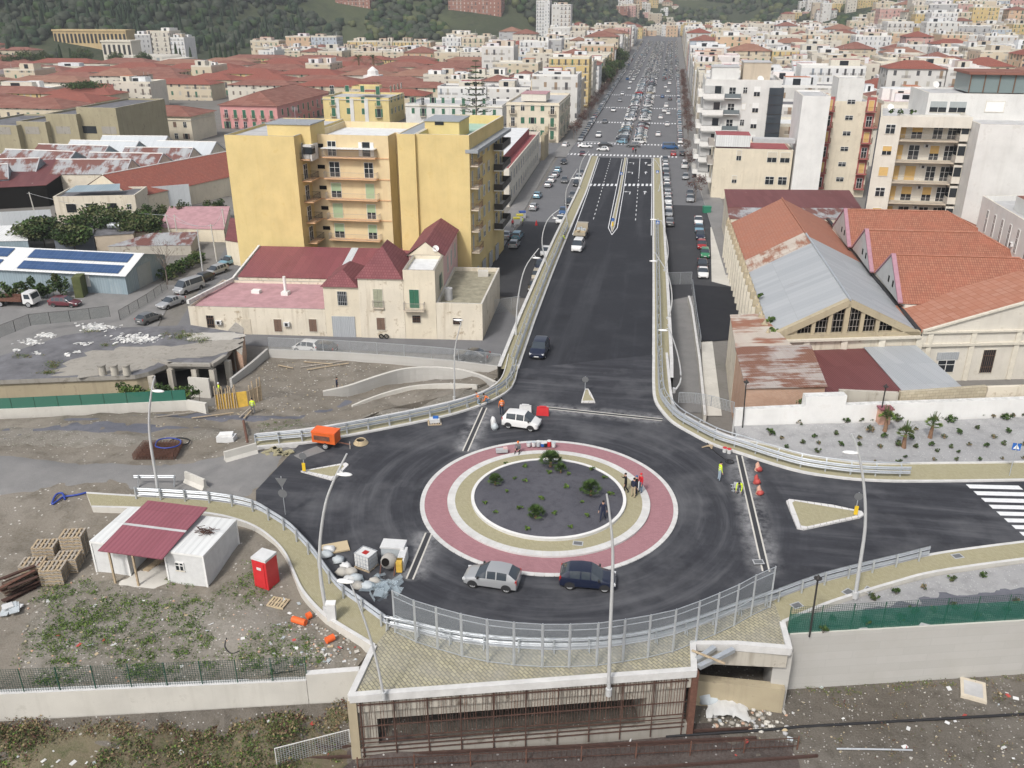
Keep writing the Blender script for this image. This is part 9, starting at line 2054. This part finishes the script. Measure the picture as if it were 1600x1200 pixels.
for _ in range(120):
 px,py,pk=r_.choice(((r_.uniform(60,540),r_.uniform(930,1050),YD),(r_.uniform(440,570),r_.uniform(950,1040),YD),(r_.uniform(1100,1590),r_.uniform(1060,1190),RD),(r_.uniform(20,540),r_.uniform(1120,1195),RD)));c=pk(px,py,.06);k=r_.uniform(.07,.24);b.obox(c,k*1.5,k,.03,r_.uniform(0,3),r_.choice(['white plastic','tarp','white paint','white plastic','tarp','cone red','cardboard','concrete','render white']),tilt=r_.uniform(-.5,.5))
tag(b.build('litter'),'scattered litter of paper and plastic on the waste ground','litter',kind='stuff')
t=thing('timber_formwork','yellow board formwork with timber props at the left end of the pit','formwork',YD(375,638));b=MB();a,c=YD(340,640),YD(388,634)
b.bar(a+V3(0,0,.8),c+V3(0,0,.8),.1,1.7,'yellow board');e=YD(410,625);b.bar(c+V3(0,0,.8),e+V3(0,0,.8),.1,1.7,'wood');b.build('boards',t)
for i in range(13):p=a.lerp(c,i/12)if i<9 else c.lerp(e,(i-8)/4);b=MB();b.bar(p+V3(0,-.12,-.1),p+V3(r_.uniform(-.1,.1),-.12,2.2+r_.uniform(0,.5)),.09,.09,'wood');b.build('prop',t)
for i,(a,c)in enumerate((((245,653),(308,645)),((300,655),(365,647)),((475,567),(520,571)),((470,576),(540,566)),((480,580),(545,570)),((435,573),(458,578)),((375,655),(392,640)),((382,657),(396,642)))):b=MB();b.bar(YD(*a,.12+.02*i),YD(*c,.14+.02*i),.16,.06,'wood' if i%3 else 'grey wood');one('plank','%s loose plank %s'%(('long','second','pale','grey','thin','short','left leaning','right leaning')[i],'on the ground below the formwork' if i<2 or i>5 else 'lying in the sunken pit'),'plank',b)
PL=[]
for k,(B,T_)in enumerate((((58,345),(45,300)),((270,382),(258,334)),((279,380),(272,335)),((339,408),(329,350)),((354,375),(347,325)),((317,425),(308,358)))):
 q=G(*B,ZS);tp=atY(*T_,q.y);b=MB();b.tube([q-V3(0,0,.3),tp],[.14,.09],7,'pale concrete' if k<5 else 'lamp post');b.bar(tp+V3(-.5,0,-.3),tp+V3(.5,0,-.3),.06,.06,'grey paint');PL.append(tp);one('utility_pole',('pale pole left of the factory house','left pole of the pair by the green trees','right pole of the pair by the green trees','leaning pole at the alley corner by the yellow block','pole beside the wall of the yellow block','thin lamp pole along the alley')[k],'pole',b,'poles by the alley')
for i,(a,c)in enumerate(((0,1),(1,3),(2,3),(3,4))):A,C=PL[a],PL[c];b=MB();b.tube([A.lerp(C,t/10)-V3(0,0,1.0*(1-(t/5-1)**2)*.8+.25)for t in range(11)],.03,4,'grey paint',False);one('wire','%s sagging wire between the poles by the alley'%ordn(i+1),'wire',b,'wires by the alley')
for k,(px,py,m)in enumerate(((807,350,'bin yellow'),(812,345,'bin yellow'),(816,340,'bin blue'),(1104,332,'bin green'))):
 q=G(px,py,ZS+.05);t=thing('waste_bin',('front yellow topped bin by the yellow block','second yellow topped bin by the yellow block','blue topped bin by the yellow block','green skip at the right kerb by the sheds')[k],'bin',q);sz=1.3 if k<3 else 1.5;b=MB();b.obox(q,sz,sz*.8,1.1,.3,'grey paint' if k<3 else m);b.build('body',t);b=MB();b.obox(q+V3(0,0,1.101),sz*1.05,sz*.85,.25,.3,m);b.build('lid',t)
q=PD(1378,660);t=thing('meter_box','small box house with a red sheet roof between the white wall and the palms','hut',q);b=MB();b.obox(q,1.0,1.0,1.5,.2,'salmon plaster');b.build('wall',t);b=MB();b.obox(q+V3(0,0,1.501),1.3,1.3,.12,.2,'canopy sheet');b.build('roof',t)
q=G(821,353,ZS+.02);b=MB();q=G(838,352,ZS+.02);b.tube([q,q+V3(0,0,1.0)],[.3,.06],8,'red plastic');one('traffic_cone','red cone on the left side street near the bins','cone',b)
b=MB();b.blob(G(771,662,.5),.3,.3,.75,'white plastic',9,6,.2,r_);b.blob(G(773,667,.3),.35,.3,.35,'tarp',9,6,.2,r_);one('wrapped_sign','white wrapped sign standing left of the white compact car','bundle',b)
